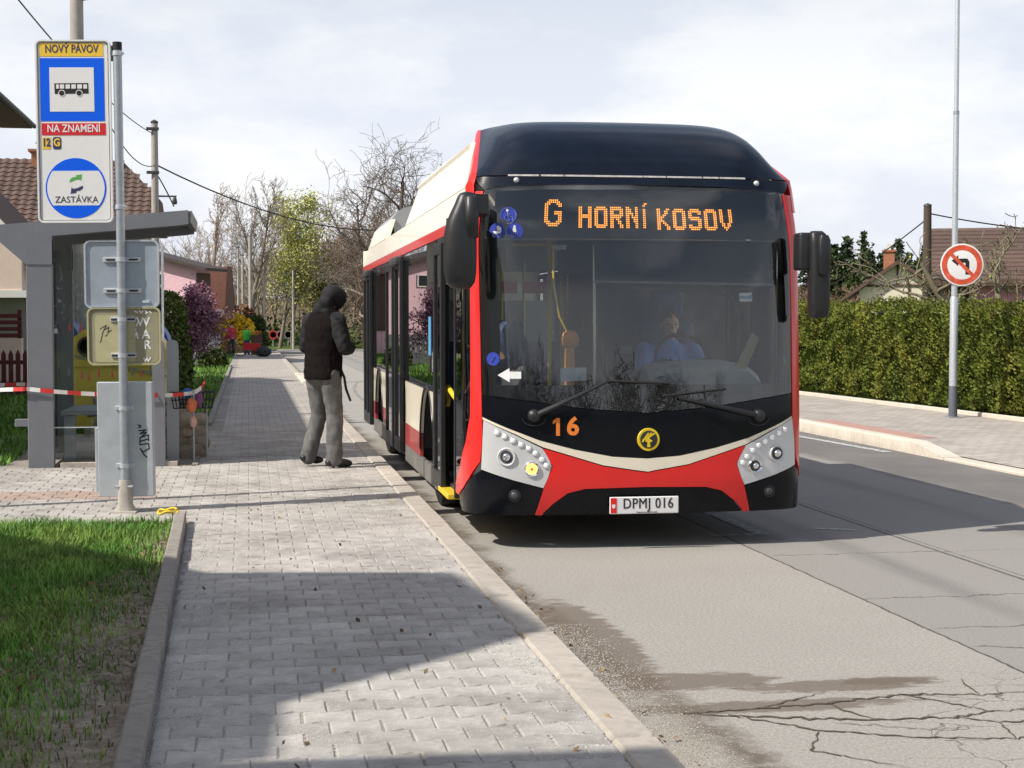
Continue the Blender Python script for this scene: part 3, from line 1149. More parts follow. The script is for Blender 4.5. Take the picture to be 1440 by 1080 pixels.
# ---- lamps in the headlight units
def on_nose(x, z, off=.01):
    s = sx(x)
    p = P(s, z, off)
    n = (P(s, z, off + .05) - P(s, z, off)).normalized()
    return p, n
for sgn in (-1, 1):
    unit = hl[0] if sgn < 0 else hl[1]
    for x, z, r, lit in ((-1.045, .702, .062, 0), (-.862, .612, .052, sgn < 0)):
        p, n = on_nose(sgn * -x if sgn > 0 else x, z, .004)
        M = Matrix.Translation(p) @ rot_m(n)
        mb = MB().lathe([(r, -.01), (r * 1.12, .006), (r * 1.02, .014), (r * .80, .006)], 28, M, 0)
        lamp = mb.build('lamp', M_silver if r > .055 else M_chrome, unit, smooth=40)
        mb = MB().lathe([(r * .78, .004), (r * .74, .012), (r * .55, .007), (r * .30, .010)], 28, M, 0)
        if lit:
            mb.build('lit_reflector', M_ind, unit, smooth=40)
            MB().lathe([(r * .25, .006), (r * .22, .016), (.001, .017)], 20, M).build('bulb', M_num, unit, smooth=60)
        else:
            mb.build('reflector', M_darkgrey, unit, smooth=40)
            MB().lathe([(r * .5, .006), (r * .46, .020), (r * .3, .028), (.001, .031)], 24, M).build('projector', M_chrome, unit, smooth=60)
    for x, z in ((-1.115, .884), (-1.06, .856), (-1.0, .826), (-.942, .796), (-.886, .768), (-.838, .732), (-.79, .686), (-.757, .640)):
        p, n = on_nose(-sgn * x if sgn > 0 else x, z, .004)
        M = Matrix.Translation(p) @ rot_m(n)
        MB().lathe([(.025, -.008), (.0245, .005), (.0225, .008), (.0205, .004)], 18, M).build('running_light', M_chrome, unit, smooth=40)
        MB().lathe([(.0200, .002), (.0185, .007), (.010, .011), (.001, .012)], 16, M).build('light_lens', M_ledw, unit, smooth=60)
    p, n = on_nose(sgn * .985, .412, .0)
    M = Matrix.Translation(p) @ rot_m(n)
    fl = MB().lathe([(.046, -.01), (.046, .008), (.036, .012), (.034, .0)], 24, M).build('fog_lamp', M_blackm, bus, smooth=40)
    MB().lathe([(.034, .0), (.03, .012), (.015, .018), (.001, .019)], 20, M).build('fog_lens', M_darkgrey, fl, smooth=60)

# ---- fleet number, badge, registration plate
def decal_rot(x, z):
    p, n = on_nose(x, z, .006)
    q = n.to_track_quat('Z', 'Y').to_euler()
    return p, q
p, q = decal_rot(-.608, .925)
fn = text('fleet_number', '6', .185, M_num, bus, p + Vector((.048, -.012, 0)), q, sx=1.0, bold=.006)
MB().prism([(-.125, -.064), (-.097, -.064), (-.097, .068), (-.120, .068), (-.150, .046), (-.150, .022), (-.125, .036)], -.001, .001).build('fleet_digit', M_num, fn, smooth=None)
p, n = on_nose(0, .827, .004)
M = Matrix.Translation(p) @ rot_m(n)
bd = MB().lathe([(.086, -.005), (.086, .008), (.084, .010), (.001, .010)], 36, M).build('badge', M_badge, bus, smooth=40)
MB().lathe([(.067, .0085), (.067, .012), (.065, .0125), (.001, .0125)], 36, M).build('badge_disc', M_badged, bd, smooth=40)
# winged arrow emblem: shaft, three feathers and an eye
R3 = Matrix.Translation(p) @ n.to_track_quat('Z', 'Y').to_matrix().to_4x4() @ Matrix.Scale(1.02, 4)
mb = MB()
mb.prism([(-.012, -.055), (.012, -.055), (.008, -.02), (.03, -.012), (.0, .012), (-.03, -.012), (-.010, -.02)], .0126, .016, R3)
for k, (x0, y0, x1, y1, w) in enumerate([(-.030, .0, .040, .046, .016), (-.044, -.004, .020, .050, .013), (-.05, -.018, -.004, .050, .011)]):
    d = Vector((x1 - x0, y1 - y0)).normalized()
    nn_ = Vector((-d.y, d.x)) * w / 2
    mb.prism([(x0 + nn_.x, y0 + nn_.y), (x0 - nn_.x, y0 - nn_.y), (x1 - nn_.x, y1 - nn_.y), (x1 + nn_.x * .4, y1 + nn_.y * .4)], .0126, .0155 + .0004 * k, R3)
mb.build('badge_arrow', M_badge, bd, smooth=None)
pl = MB().box(-.285, .245, -.008, .006, .272, .400, c=.006)
pl = pl.build('number_plate', M_plate, bus, smooth=30)
pl.location = (0, -.012, 0)
MB().box(-.279, -.232, -.0105, -.0075, .280, .394, c=.001).build('plate_band', M_red, pl, smooth=None)
MB().prism([(-.268, .345), (-.243, .345), (-.243, .325), (-.2555, .312), (-.268, .325)], -.0125, -.0100, axis='y').build('plate_crest', M_white, pl, smooth=None)
text('plate_text', 'DPMJ 016', .110, M_black, pl, (.008, -.0085, .346), sx=.80, bold=0, spacing=1.10)
text('plate_text', 'DPMJ 016', .110, M_black, pl, (.0105, -.0089, .346), sx=.80, spacing=1.10)
text('plate_footer', 'Dopravni podnik mesta', .017, M_black, pl, (.0, -.0085, .284))

# ---- windscreen, display, fairing
gl = [(sx(-1.222), 2.69), (sx(-1.15), 2.712), (sx(-.7), 2.728), (0, 2.735)]
wl = [(a, b + .006) for a, b in full(glass_bot)]
wp = wl + [(-a, b) for a, b in gl][0:3] + [(0, 2.735)] + gl[::-1][1:]
wind = panel('windscreen', wp, M_wind, bus, thick=.006, off=.001)
M_sider = glass('driver_side_glass', (.92, .95, .93), 1.22)
M_frit = mat('glass_frit', (.012, .014, .017), .25)
def strip_poly(a, b):
    return a + b[::-1]
inn = [(sx(-1.135), 1.235), (sx(-.85), 1.17), (sx(-.5), 1.13), (0, 1.10)]
inn_f = inn + [(-a, b) for a, b in reversed(inn)][1:]
panel('windscreen_frit', wl + inn_f[::-1], M_frit, bus, off=-.012, thick=.004)
for sg in (1, -1):
    fr_ = [(sx(-1.222), 1.165), (sx(-1.125), 1.24), (sx(-1.085), 1.5), (sx(-1.10), 2.2), (sx(-1.11), 2.40), (sx(-1.222), 2.685)]
    fr_ = fr_ if sg > 0 else mir(fr_)
    panel('windscreen_frit', fr_, M_frit, bus, off=-.012, thick=.004)
# destination display behind the glass
M_disp = mat('display_black', (.016, .019, .024), .35)
dp = [(sx(-1.12), 2.335), (sx(-.6), 2.335), (0, 2.335), (sx(.6), 2.335), (sx(1.12), 2.335), (sx(1.15), 2.69), (sx(.7), 2.705), (0, 2.71), (sx(-.7), 2.705), (sx(-1.15), 2.69)]
disp = panel('destination_display', dp, M_disp, bus, off=-.03, thick=.012)
disp['label'] = 'orange LED destination display reading G HORNÍ KOSOV'
bar = MB().tube([P(sx(x), 2.325, -.022) for x in (-1.08, -.7, -.3, 0, .3, .7, 1.12)], .008, 6).build('display_rail', M_alu, bus)
GL = {
 'G': ["..XXXXX..", ".XXXXXXX.", "XXX...XXX", "XX.....XX", "XX.......", "XX.......", "XX...XXXX", "XX...XXXX", "XX.....XX", "XX.....XX", "XX.....XX", "XXX...XXX", ".XXXXXXX.", "..XXXXX.."],
 'H': ["XX...XX"] * 4 + ["XXXXXXX"] * 2 + ["XX...XX"] * 5,
 'O': [".XXXXX.", "XXXXXXX"] + ["XX...XX"] * 7 + ["XXXXXXX", ".XXXXX."],
 'R': ["XXXXXX.", "XXXXXXX", "XX...XX", "XX...XX", "XXXXXXX", "XXXXXX.", "XX.XX..", "XX..XX.", "XX..XX.", "XX...XX", "XX...XX"],
 'N': ["XX...XX", "XXX..XX", "XXX..XX", "XXXX.XX", "XX.X.XX", "XX.XXXX", "XX..XXX", "XX..XXX", "XX...XX", "XX...XX", "XX...XX"],
 'I': [".XX", "XX.", "...", "XX.", "XX.", "XX.", "XX.", "XX.", "XX.", "XX.", "XX.", "XX.", "XX."],
 'K': ["XX...XX", "XX..XX.", "XX..XX.", "XX.XX..", "XXXX...", "XXX....", "XXXX...", "XX.XX..", "XX..XX.", "XX...XX", "XX...XX"],
 'S': [".XXXXX.", "XXXXXXX", "XX...XX", "XX.....", "XXXXXX.", ".XXXXXX", ".....XX", ".....XX", "XX...XX", "XXXXXXX", ".XXXXX."],
 'V': ["XX...XX"] * 7 + [".XX.XX.", ".XX.XX.", "..XXX..", "...X..."],
}
def led_letter(ch, x0, zt, px, pz):
    mb = MB()
    for r, row in enumerate(GL[ch]):
        for c, q in enumerate(row):
            if q == 'X':
                x, z = x0 + c * px, zt - r * pz
                cn = [P(sx(x + a * px * .34), z + b * pz * .33, -.024) for a, b in ((-1, -1), (1, -1), (1, 1), (-1, 1))]
                mb.add(cn, [(0, 1, 2, 3)])
    return mb.build('display_letter', M_led, disp, smooth=None, recalc=False)
led_letter('G', -.742, 2.622, .0150, .0148)
x = -.478
for ch in 'HORN':
    led_letter(ch, x, 2.570, .0148, .0150)
    x += .1235
led_letter('I', x + .004, 2.600, .0148, .0150)
x = .138
for ch in 'KOSOV':
    led_letter(ch, x, 2.560, .0150, .0150)
    x += .1265
# stickers in the screen: wheelchair, pram, walker
def sticker(x, z, r, icon):
    p, n = on_nose(x, z, .005)
    Ms = Matrix.Translation(p) @ n.to_track_quat('Z', 'Y').to_matrix().to_4x4()
    st = MB().lathe([(r, -.001), (r, .0012), (.001, .0012)], 30, Ms).build('sticker', M_blue, bus, smooth=None)
    mb = MB()
    k = r / .068
    def t(pts, w):
        mb.tube([Ms @ Vector((a * k, b * k, .0022)) for a, b in pts], w * k, 6, flat=.12)
    def dot(a, b, rr):
        mb.lathe([(rr * k, .0012), (rr * k, .0030), (.001, .0031)], 14, Ms @ Matrix.Translation((a * k, b * k, 0)))
    if icon == 'wheel':
        dot(-.008, .042, .010)
        t([(-.006, .028), (-.002, -.004), (.026, -.004), (.036, -.036), (.046, -.032)], .0065)
        t([(-.004, .014), (.02, .012)], .005)
        t([(.022 * math.cos(a) - .006, .024 * math.sin(a) - .018) for a in [R(q) for q in range(110, 345, 18)]], .005)
        t([((.060) * math.cos(a), .060 * math.sin(a)) for a in [R(q) for q in range(0, 361, 15)]], .004)
    elif icon == 'pram':
        for cx in (-.022, .02):
            t([(cx + .014 * math.cos(a), -.034 + .014 * math.sin(a)) for a in [R(q) for q in range(0, 361, 30)]], .004)
        mb.prism([(-.034, .0), (.034, .0), (.022, -.018), (-.022, -.018)], .0012, .003, Ms)
        mb.prism([(.0, .004), (.034, .004), (.030, .028), (.010, .040), (-.004, .036)], .0012, .003, Ms)
        t([(-.034, 0), (-.046, .022), (-.054, .022)], .0045)
    elif icon == 'walk':
        dot(-.002, .040, .010)
        mb.prism([(-.014, .028), (.008, .028), (.012, -.004), (-.014, -.006)], .0012, .003, Ms)
        t([(-.008, -.002), (-.016, -.044), (-.024, -.046)], .006)
        t([(.004, -.002), (.006, -.044), (.014, -.046)], .006)
        t([(.006, .022), (.022, .0), (.026, -.046)], .0045)
    else:
        t([(-.02, -.03), (.0, .0), (.018, .03)], .008)
    mb.build('sticker_symbol', M_white, st, smooth=None)
sticker(-1.022, 2.500, .066, 'wheel')
sticker(-1.098, 2.385, .060, 'pram')
sticker(-.968, 2.383, .062, 'walk')
sticker(-1.135, 1.43, .05, 'x')
# white entry arrow behind the screen
def glass_shape(name, pts, material, off=-.016):
    mb = MB()
    V = [P(sx(a), b, off) for a, b in pts]
    B = [P(sx(a), b, off - .003) for a, b in pts]
    n_ = len(V)
    mb.add(V + B, [tuple(range(n_)), tuple(range(2 * n_ - 1, n_ - 1, -1))] + [(i, (i + 1) % n_, n_ + (i + 1) % n_, n_ + i) for i in range(n_)])
    return mb.build(name, material, bus, smooth=None)
glass_shape('entry_arrow', [(-1.105, 1.310), (-1.02, 1.362), (-1.02, 1.336), (-.935, 1.336), (-.935, 1.284), (-1.02, 1.284), (-1.02, 1.258)], M_white, .006)
glass_shape('notice_card', [(-.645, 1.262), (-.448, 1.268), (-.448, 1.367), (-.645, 1.36)], M_paper)
M_blue2 = mat('sticker_lightblue', (.10, .35, .60), .5)
bw = glass_shape('window_card', [(.765, 1.86), (.87, 1.862), (.87, 1.93), (.765, 1.925)], M_white, -.02)
MB().prism([(.768, 1.885), (.868, 1.885), (.862, 1.915), (.83, 1.90), (.768, 1.905)], 0, .002, axis='y').build('card_print', M_blue2, bw, smooth=None).location = tuple(P(sx(.82), 1.9, -.012) - Vector((.82, .0, 1.9)))
M_green = mat('green_tag', (.05, .42, .20), .5)
glass_shape('window_tag', [(1.128, 1.38), (1.142, 1.38), (1.142, 1.44), (1.128, 1.44)], M_green, -.01)

# dark roof fairing over the screen
def quad_bez(a, b, c, t):
    return a * (1 - t) ** 2 + b * 2 * t * (1 - t) + c * t * t
nu, nv = 40, 16
rows = []
se = s_of_y(.335)
for j in range(nv + 1):
    t = j / nv
    row = []
    for i in range(nu + 1):
        s = -abs(se) + 2 * abs(se) * i / nu
        a = P(s, 2.81, .004)
        q = a.x / 1.22
        sh = min(1.0, abs(q)) ** 7
        top = Vector((a.x * .86, 1.42, 3.345 - .05 * sh - .02 * q * q))
        mid = Vector((a.x * (.985 - .065 * sh), a.y + .10 + .40 * sh, 3.31 - .24 * sh))
        row.append(quad_bez(a, mid, top, t))
    rows.append(row)
mb = MB()
V = [p for r in rows for p in r]
mb.add(V, [(j * (nu + 1) + i, j * (nu + 1) + i + 1, (j + 1) * (nu + 1) + i + 1, (j + 1) * (nu + 1) + i) for j in range(nv) for i in range(nu)])
fair = mb.build('roof_fairing', M_navy, bus, smooth=60)
# brow under the fairing with the silver slit and two marker lamps
brow = [(sx(-1.222), 2.70), (sx(-1.15), 2.722), (sx(-.7), 2.738), (0, 2.745)]
bw_ = brow + [(-a, b) for a, b in reversed(brow)][1:]
btop = [(-abs(se), 2.80), (sx(-.7), 2.80), (0, 2.80), (sx(.7), 2.80), (abs(se), 2.80)]
panel('screen_brow', bw_ + btop[::-1], M_navy, bus, off=.002)
M_slit = mat('slit_silver', (.60, .57, .53), .35, metal=.3, var=.25, vscale=12)
for xa, xb in ((-1.06, -.815), (-.80, -.615), (-.605, .025), (.035, .225), (.235, .53), (.54, .67), (.68, .90)):
    panel('brow_slit', [(sx(xa), 2.803), (sx(xb), 2.803), (sx(xb), 2.816), (sx(xa), 2.816)], M_slit, bus, off=.008, thick=.01)
for x in (-.99, .99):
    p, n = on_nose(x, 2.772, .002)
    MB().lathe([(.022, -.004), (.020, .012), (.010, .020), (.001, .022)], 16, Matrix.Translation(p) @ rot_m(n)).build('marker_lamp', M_silver, bus, smooth=60)
# red bands following the roof corners
for sg in (-1, 1):
    mb = MB()
    rings = []
    edge = [r[0 if sg < 0 else -1] for r in rows]
    low = [P(sg * abs(s_of_y(yy)), z, .010) for z, yy in ((2.56, .25), (2.66, .27), (2.74, .31))]
    for e in low:
        rings.append([e, e + Vector((sg * .030, .035, 0)), e + Vector((sg * .050, .10, 0)), e + Vector((sg * .01, .12, 0)), e + Vector((-sg * .03, .06, 0))])
    for i, e in enumerate(edge):
        e = e + Vector((-sg * .006, -.004, .004))
        k = i / nv
        wx = .040 * (1 - .55 * k)
        rings.append([e, e + Vector((sg * wx, .03, .0)), e + Vector((sg * (wx + .012), .09, -.03)), e + Vector((sg * .005, .11, -.06)), e + Vector((-sg * .03, .05, -.03))])
    mb.loft(rings)
    mb.build('corner_band', M_red, bus, smooth=50)

# ---- sides
def yb(y):
    return y
HW = 1.33
def side_panel(name, sg, y0, y1, z0, z1, material, off=0.0, thick=.03, x=HW, c=.004):
    xa, xb = sg * (x - thick), sg * (x + off)
    return MB().box(min(xa, xb), max(xa, xb), y0, y1, z0, z1, c=c).build(name, material, bus, smooth=30)
# upper band (red) and cream roof pods
for sg in (-1, 1):
    side_panel('cant_stripe', sg, .72, BL - .05, 2.415, 2.50, M_red if sg < 0 else M_red, .004)
    mb = MB()
    def sec(y, zt, s=1.0):
        return [(sg * HW, y, 2.503), (sg * (HW - .004), y, 2.74)]
    # lower cream band, all along
    mb.add([(sg * HW, .55, 2.503), (sg * HW, BL - .05, 2.503), (sg * (HW - .045), BL - .05, 2.735), (sg * (HW - .045), .62, 2.735),
            (sg * (HW - .06), .55, 2.503), (sg * (HW - .06), BL - .05, 2.503), (sg * (HW - .105), BL - .05, 2.735), (sg * (HW - .105), .62, 2.735)],
           [(0, 1, 2, 3), (7, 6, 5, 4), (0, 4, 5, 1), (3, 2, 6, 7), (0, 3, 7, 4), (1, 5, 6, 2)])
    mb.build('roof_band', M_cream, bus, smooth=None)
    # upper cream pod side, front pod
    for ya, yt, yb_, ye, zt, nm in ((.62, 1.2, 5.5, 5.62, 3.15, 'roof_pod'), (8.3, 8.42, 11.4, 11.5, 2.99, 'roof_pod')):
        z0 = 2.742
        o = [(ya, z0), (ye, z0), (yb_, zt), (yt, zt)]
        mb = MB()
        out_ = [Vector((sg * (HW - .046 - .125 * (z - z0) / .36), y, z)) for y, z in o]
        in_ = [p - Vector((sg * .05, 0, 0)) for p in out_]
        mb.add(out_ + in_, [(0, 1, 2, 3), (7, 6, 5, 4), (0, 4, 5, 1), (1, 5, 6, 2), (2, 6, 7, 3), (3, 7, 4, 0)])
        mb.build(nm, M_cream, bus, smooth=None)
        # rounded shoulder to the roof top
        rings = []
        for y, k in (((yt + .10, .0), (1.50, .55), (yb_ - .02, .8)) if ya < 1 else ((yt + .02, 1), (yb_ - .02, 1))):
            rr = [(HW - .17 + (.036 if zt < 3 else 0), zt + .0), (HW - .20, zt + .08 * k - .05 * (1 - k)), (HW - .27, zt + .14 * k - .03 * (1 - k)), (HW - .45, zt + .19 * k - .12 * (1 - k)), (0, zt + .225 * k - .2 * (1 - k)), (0, zt - .25), (HW - .2, zt - .28)]
            rings.append([Vector((sg * a, y, b)) for a, b in rr])
        MB().loft(rings).build('roof_pod_top', M_cream if ya < 1 else M_inner, bus, smooth=40)
mb = MB().box(-HW + .06, HW - .06, .75, BL - .1, 2.60, 2.70)
mb.build('roof', M_cream, bus, smooth=None)
MB().box(-HW + .05, HW - .05, .5, BL - .1, 2.44, 2.59).build('ceiling_panel', M_inner, bus, smooth=None)
# folded current collectors on the low roof behind the front pod
mb = MB()
for x in (-.25, .25):
    mb.tube([(x, 6.3, 2.95), (x, 11.6, 3.05)], .03, 8)
    mb.box(x - .12, x + .12, 6.1, 6.6, 2.7, 2.95, c=.02)
mb.build('collector_pole', M_darkgrey, bus)
mb = MB().tube([(-1.05, 6.9, 2.72), (-1.05, 6.95, 2.88), (-.9, 7.2, 2.92), (-.7, 7.3, 2.8)], .035, 8)
mb.build('roof_fitting', M_darkgrey, bus)

# right-hand (kerb) side, left in the picture; the same for both with doors only at the kerb
def arch_panel(sg, y0, y1, yc, r, zc, z0, z1, material, nm, off=0.0):
    """Side skin between heights z0 and z1, cut out round a wheel arch."""
    poly = [(y0, z1), (y0, z0)]
    pts = []
    for i in range(25):
        a = math.pi - math.pi * i / 24
        py, pz = yc + r * math.cos(a), zc + r * 1.04 * math.sin(a)
        pts.append((py, pz))
    pts = [(pts[0][0], .05)] + pts + [(pts[-1][0], .05)]
    cut = [(p, q) for p, q in pts if z0 < q < z1]
    if cut and min(q for _, q in pts) < z0:
        lo = [i for i, (p, q) in enumerate(pts) if q >= z0]
        a0, a1 = pts[lo[0]], pts[lo[-1]]
        left = [p for p in pts[lo[0]:lo[-1] + 1]]
        peak = max(q for _, q in left)
        if peak < z1:
            poly += [(a0[0], z0)] + left + [(a1[0], z0)]
            poly += [(y1, z0), (y1, z1)]
            polys = [poly]
        else:
            la = [p for p in left if p[1] < z1 and p[0] < yc]
            lb = [p for p in left if p[1] < z1 and p[0] > yc]
            polys = [[(y0, z1), (y0, z0), (la[0][0], z0)] + la + [(la[-1][0] + .005, z1)],
                     [(lb[0][0] - .005, z1)] + lb + [(lb[-1][0], z0), (y1, z0), (y1, z1)]]
    else:
        polys = [[(y0, z1), (y0, z0), (y1, z0), (y1, z1)]]
    for q in polys:
        MB().prism(q, sg * (HW - .03), sg * (HW + off), axis='x').build(nm, material, bus, smooth=None)
WF, WR, WZ, AR = 3.03, 8.83, .48, .60
for sg in (-1, 1):
    secs = ([(2.17, 5.18, WF), (6.95, 9.80, WR), (11.12, BL - .03, None)] if sg < 0 else [(.95, 5.95, WF), (5.955, BL - .03, WR)])
    for ya, ye, wc in secs:
        for z0, z1, mm, nm in ((.235, .405, M_skirt, 'side_skirt'), (.408, .632, M_redst, 'side_stripe'), (.635, 1.075, M_cream, 'side_panel')):
            if wc:
                arch_panel(sg, ya, ye, wc, AR, WZ, z0, z1, mm, nm)
            else:
                side_panel(nm, sg, ya, ye, z0, z1, mm, 0)
        # window band: dark glass with posts
        n = max(1, round((ye - ya) / 1.45))
        wd = (ye - ya) / n
        for i in range(n):
            a, b = ya + i * wd + .012, ya + (i + 1) * wd - .012
            w = MB().box(sg * HW - .004, sg * HW + .004, a, b, 1.082, 2.408, c=.002).build('side_window', M_side if sg < 0 else M_sider, bus, smooth=None)
            mb = MB()
            mb.box(sg * (HW - .02) - .012, sg * (HW - .02) + .008, a, a + .05, 1.085, 2.40)
            mb.box(sg * (HW - .02) - .012, sg * (HW - .02) + .008, b - .05, b, 1.085, 2.40)
            mb.box(sg * (HW - .02) - .012, sg * (HW - .02) + .008, a + .05, b - .05, 2.33, 2.40)
            mb.box(sg * (HW - .02) - .012, sg * (HW - .02) + .008, a + .05, b - .05, 1.085, 1.13)
            mb.build('window_frame', M_dark, w, smooth=None)
    # wheels
    for wc in (WF, WR):
        wh = MB()
        Mw = Matrix.Translation((sg * (HW - .235), wc, WZ)) @ Matrix.Rotation(R(90) * sg, 4, 'Y')
        t = MB().lathe([(.28, -.13), (.40, -.14), (.465, -.12), (.48, -.07), (.48, .07), (.465, .12), (.40, .14), (.28, .13)], 40, Mw).build('wheel', M_tyre, bus, smooth=40)
        MB().lathe([(.285, -.10), (.285, .125), (.27, .132), (.25, .10), (.15, .06), (.13, .10), (.10, .12), (.001, .125)], 32, Mw).build('rim', M_rim, t, smooth=40)
        mb = MB()
        for k in range(10):
            an = k * R(36)
            mb.lathe([(.014, .06), (.014, .095), (.001, .1)], 6, Mw @ Matrix.Translation((.19 * math.cos(an), .19 * math.sin(an), 0)))
        mb.build('wheel_nuts', M_rim, t, smooth=None)['kind'] = 'stuff'
        # arch lip and dark well
        pts = [(sg * (HW + .004), wc + AR * math.cos(a), WZ + AR * 1.04 * math.sin(a)) for a in [math.pi * i / 24 for i in range(25)]]
        MB().tube(pts, .009, 6).build('arch_lip', M_blackm, bus)
        mb = MB()
        ring0 = [(sg * (HW - .035), wc + .62 * math.cos(a), WZ + .65 * math.sin(a)) for a in [math.pi * i / 16 for i in range(17)]]
        ring1 = [(sg * (HW - .55), y, z) for _, y, z in ring0]
        mb.add(ring0 + ring1, [(i, i + 1, 18 + i, 17 + i) for i in range(16)] + [tuple(range(17, 34))])
        mb.build('wheel_well', M_dark, bus, smooth=None)
# doors on the kerb side
def door_leaf(y0, y1, out, z0=.30, z1=2.36):
    x = -(HW + out)
    d = MB()
    fw = .065
    d.box(x - .022, x + .022, y0, y0 + fw, z0, z1, c=.006)
    d.box(x - .022, x + .022, y1 - fw, y1, z0, z1, c=.006)
    d.box(x - .022, x + .022, y0 + fw, y1 - fw, z1 - .09, z1, c=.004)
    d.box(x - .022, x + .022, y0 + fw, y1 - fw, z0, z0 + .14, c=.004)
    o = d.build('door', M_blackm, bus, smooth=30)
    MB().box(x - .004, x + .004, y0 + fw, y1 - fw, z0 + .14, z1 - .09).build('door_glass', M_side, o, smooth=None)
    MB().tube([(x + .05, y0 + .10, 1.0), (x + .06, y0 + .13, 1.05), (x + .06, y1 - .15, 1.15)], .016, 8).build('door_handle', M_yel, o)
    return o
d1 = door_leaf(1.52, 2.10, .022)
d1['label'] = 'opened front door leaf slid back along the side'
door_leaf(5.22, 5.98, .03)
door_leaf(6.02, 6.92, .05)
door_leaf(9.84, 10.45, .03)
door_leaf(10.49, 11.08, .03)
for y0, y1 in ((.93, 2.15), (5.19, 6.94), (9.81, 11.11)):
    mb = MB()
    mb.box(-HW - .002, -HW + .10, y0, y0 + .045, .30, 2.41, c=.004)
    mb.box(-HW - .002, -HW + .10, y1 - .045, y1, .30, 2.41, c=.004)
    mb.box(-HW - .004, -HW + .16, y0 + .040, y1 - .040, 2.36, 2.411, c=.004)
    mb.build('door_frame', M_blackm, bus, smooth=30)
for y in (5.7, 10.3):
    MB().box(-HW - .10, -HW - .006, y - .35, y + .3, 2.30, 2.40, c=.02).build('door_gear_cover', M_darkgrey, bus, smooth=30)
# front sill with the yellow edge
MB().box(-HW - .05, -HW + .30, 1.0, 1.68, .285, .33, c=.006).build('door_sill', M_yel, bus, smooth=30)
for y0, y1 in ((5.24, 6.9), (9.86, 11.06)):
    MB().box(-HW + .0, -HW + .3, y0, y1, .285, .33, c=.006).build('door_sill', M_alu, bus, smooth=30)
hb = MB().tube([(-HW + .12, 1.15, .98), (-HW + .05, 1.40, 1.10), (-HW + .03, 1.62, 1.16)], .022, 10)
hb.build('grab_handle', M_yel, bus)
MB().lathe([(.16, 0), (.16, .12), (.12, .2), (.001, .22)], 18, Matrix.Translation((-.95, 1.45, .36))).build('step_light_cover', M_dark, bus, smooth=50)
# corner glass between the pillar and the door
cg = [(s_of_y(.845), .40), (s_of_y(.91), .40), (s_of_y(.91), 2.40), (s_of_y(.277), 2.40), (s_of_y(.282), 1.4), (s_of_y(.292), 1.0), (s_of_y(.366), .80), (s_of_y(.506), .66), (s_of_y(.708), .53), (s_of_y(.845), .45)]
M_cg = glass('corner_glass', (.30, .36, .34), 1.6)
panel('corner_window', cg, M_cg, bus, thick=.006, off=-.004)
cgr = mir([(s_of_y(.60), 1.10), (s_of_y(.93), 1.10), (s_of_y(.93), 2.40), (s_of_y(.277), 2.40), (s_of_y(.282), 1.4), (s_of_y(.290), 1.10)])
panel('corner_window', cgr, M_sider, bus, thick=.006, off=-.004)
cgl = mir([(s_of_y(.845), .24), (s_of_y(.94), .24), (s_of_y(.94), 1.09), (s_of_y(.292), 1.09), (s_of_y(.366), .80), (s_of_y(.506), .66), (s_of_y(.708), .53), (s_of_y(.845), .45)])
panel('corner_panel', cgl, M_cream, bus, off=-.004)
# floor, underside, rear
MB().box(-HW + .04, HW - .04, .45, BL - .06, .30, .36).build('floor_plate', M_darkgrey, bus, smooth=None)
MB().box(-HW + .35, HW - .35, 1.2, BL - .2, .20, .29).build('chassis', M_dark, bus, smooth=None)
mb = MB().box(-HW, HW, BL - .05, BL, .24, 2.735, c=.02)
mb.build('rear_wall', M_cream, bus, smooth=30)
MB().box(-1.0, 1.0, BL + .002, BL + .02, 1.2, 2.3, c=.01).build('rear_window', M_blackp, bus, smooth=30)
MB().box(-HW + .06, HW - .06, BL - .9, BL - .07, .37, 2.0).build('rear_housing', M_inner, bus, smooth=None)

# ---- mirrors
def ell(cx, cy, z, rx, ry, n=20, e=2.6):
    pts = []
    for k in range(n):
        a = 2 * math.pi * k / n
        c, s = math.cos(a), math.sin(a)
        pts.append(Vector((cx + rx * math.copysign(abs(c) ** (2 / e), c), cy + ry * math.copysign(abs(s) ** (2 / e), s), z)))
    return pts
rings = []
for z, cx, rx, ry in ((1.945, -1.415, .035, .03), (1.955, -1.415, .075, .06), (1.99, -1.418, .105, .085), (2.06, -1.42, .118, .10), (2.2, -1.42, .122, .105), (2.34, -1.418, .118, .10), (2.43, -1.410, .108, .092), (2.50, -1.392, .095, .085), (2.56, -1.376, .082, .075), (2.61, -1.368, .070, .065), (2.635, -1.366, .052, .05), (2.645, -1.365, .02, .02)):
    rings.append(ell(cx, -.12, z, rx, ry))
mr = MB().loft(rings).build('wing_mirror', M_blackm, bus, smooth=60)
mr['label'] = 'large drooping black mirror at the door side'
rings = [ell(-1.345, -.165, z, rx, ry) for z, rx, ry in ((2.30, .03, .03), (2.315, .052, .06), (2.45, .055, .075), (2.60, .05, .065), (2.615, .03, .04))]
MB().loft(rings).build('mirror_pad', M_blackm, mr, smooth=60)
MB().loft([[Vector((x, y, z)) for y, z in ((-.06 + .04 * k, 2.50), (.02 + .10 * k, 2.48), (.02 + .10 * k, 2.60), (-.06 + .04 * k, 2.64))] for k, x in ((0, -1.36), (1, -1.26), (2, -1.19))]).build('mirror_arm', M_blackm, mr, smooth=40)
mb = MB().box(-1.51, -1.33, -.03, -.022, 1.98, 2.46, c=.003)
mb.build('mirror_glass', M_chrome, mr, smooth=30)
rings = []
for z, cx, rx, ry in ((1.735, 1.355, .03, .02), (1.745, 1.355, .068, .055), (1.80, 1.356, .077, .07), (2.1, 1.356, .077, .075), (2.30, 1.350, .072, .07), (2.37, 1.34, .062, .06), (2.395, 1.335, .04, .04)):
    rings.append(ell(cx, .05, z, rx, ry, e=4))
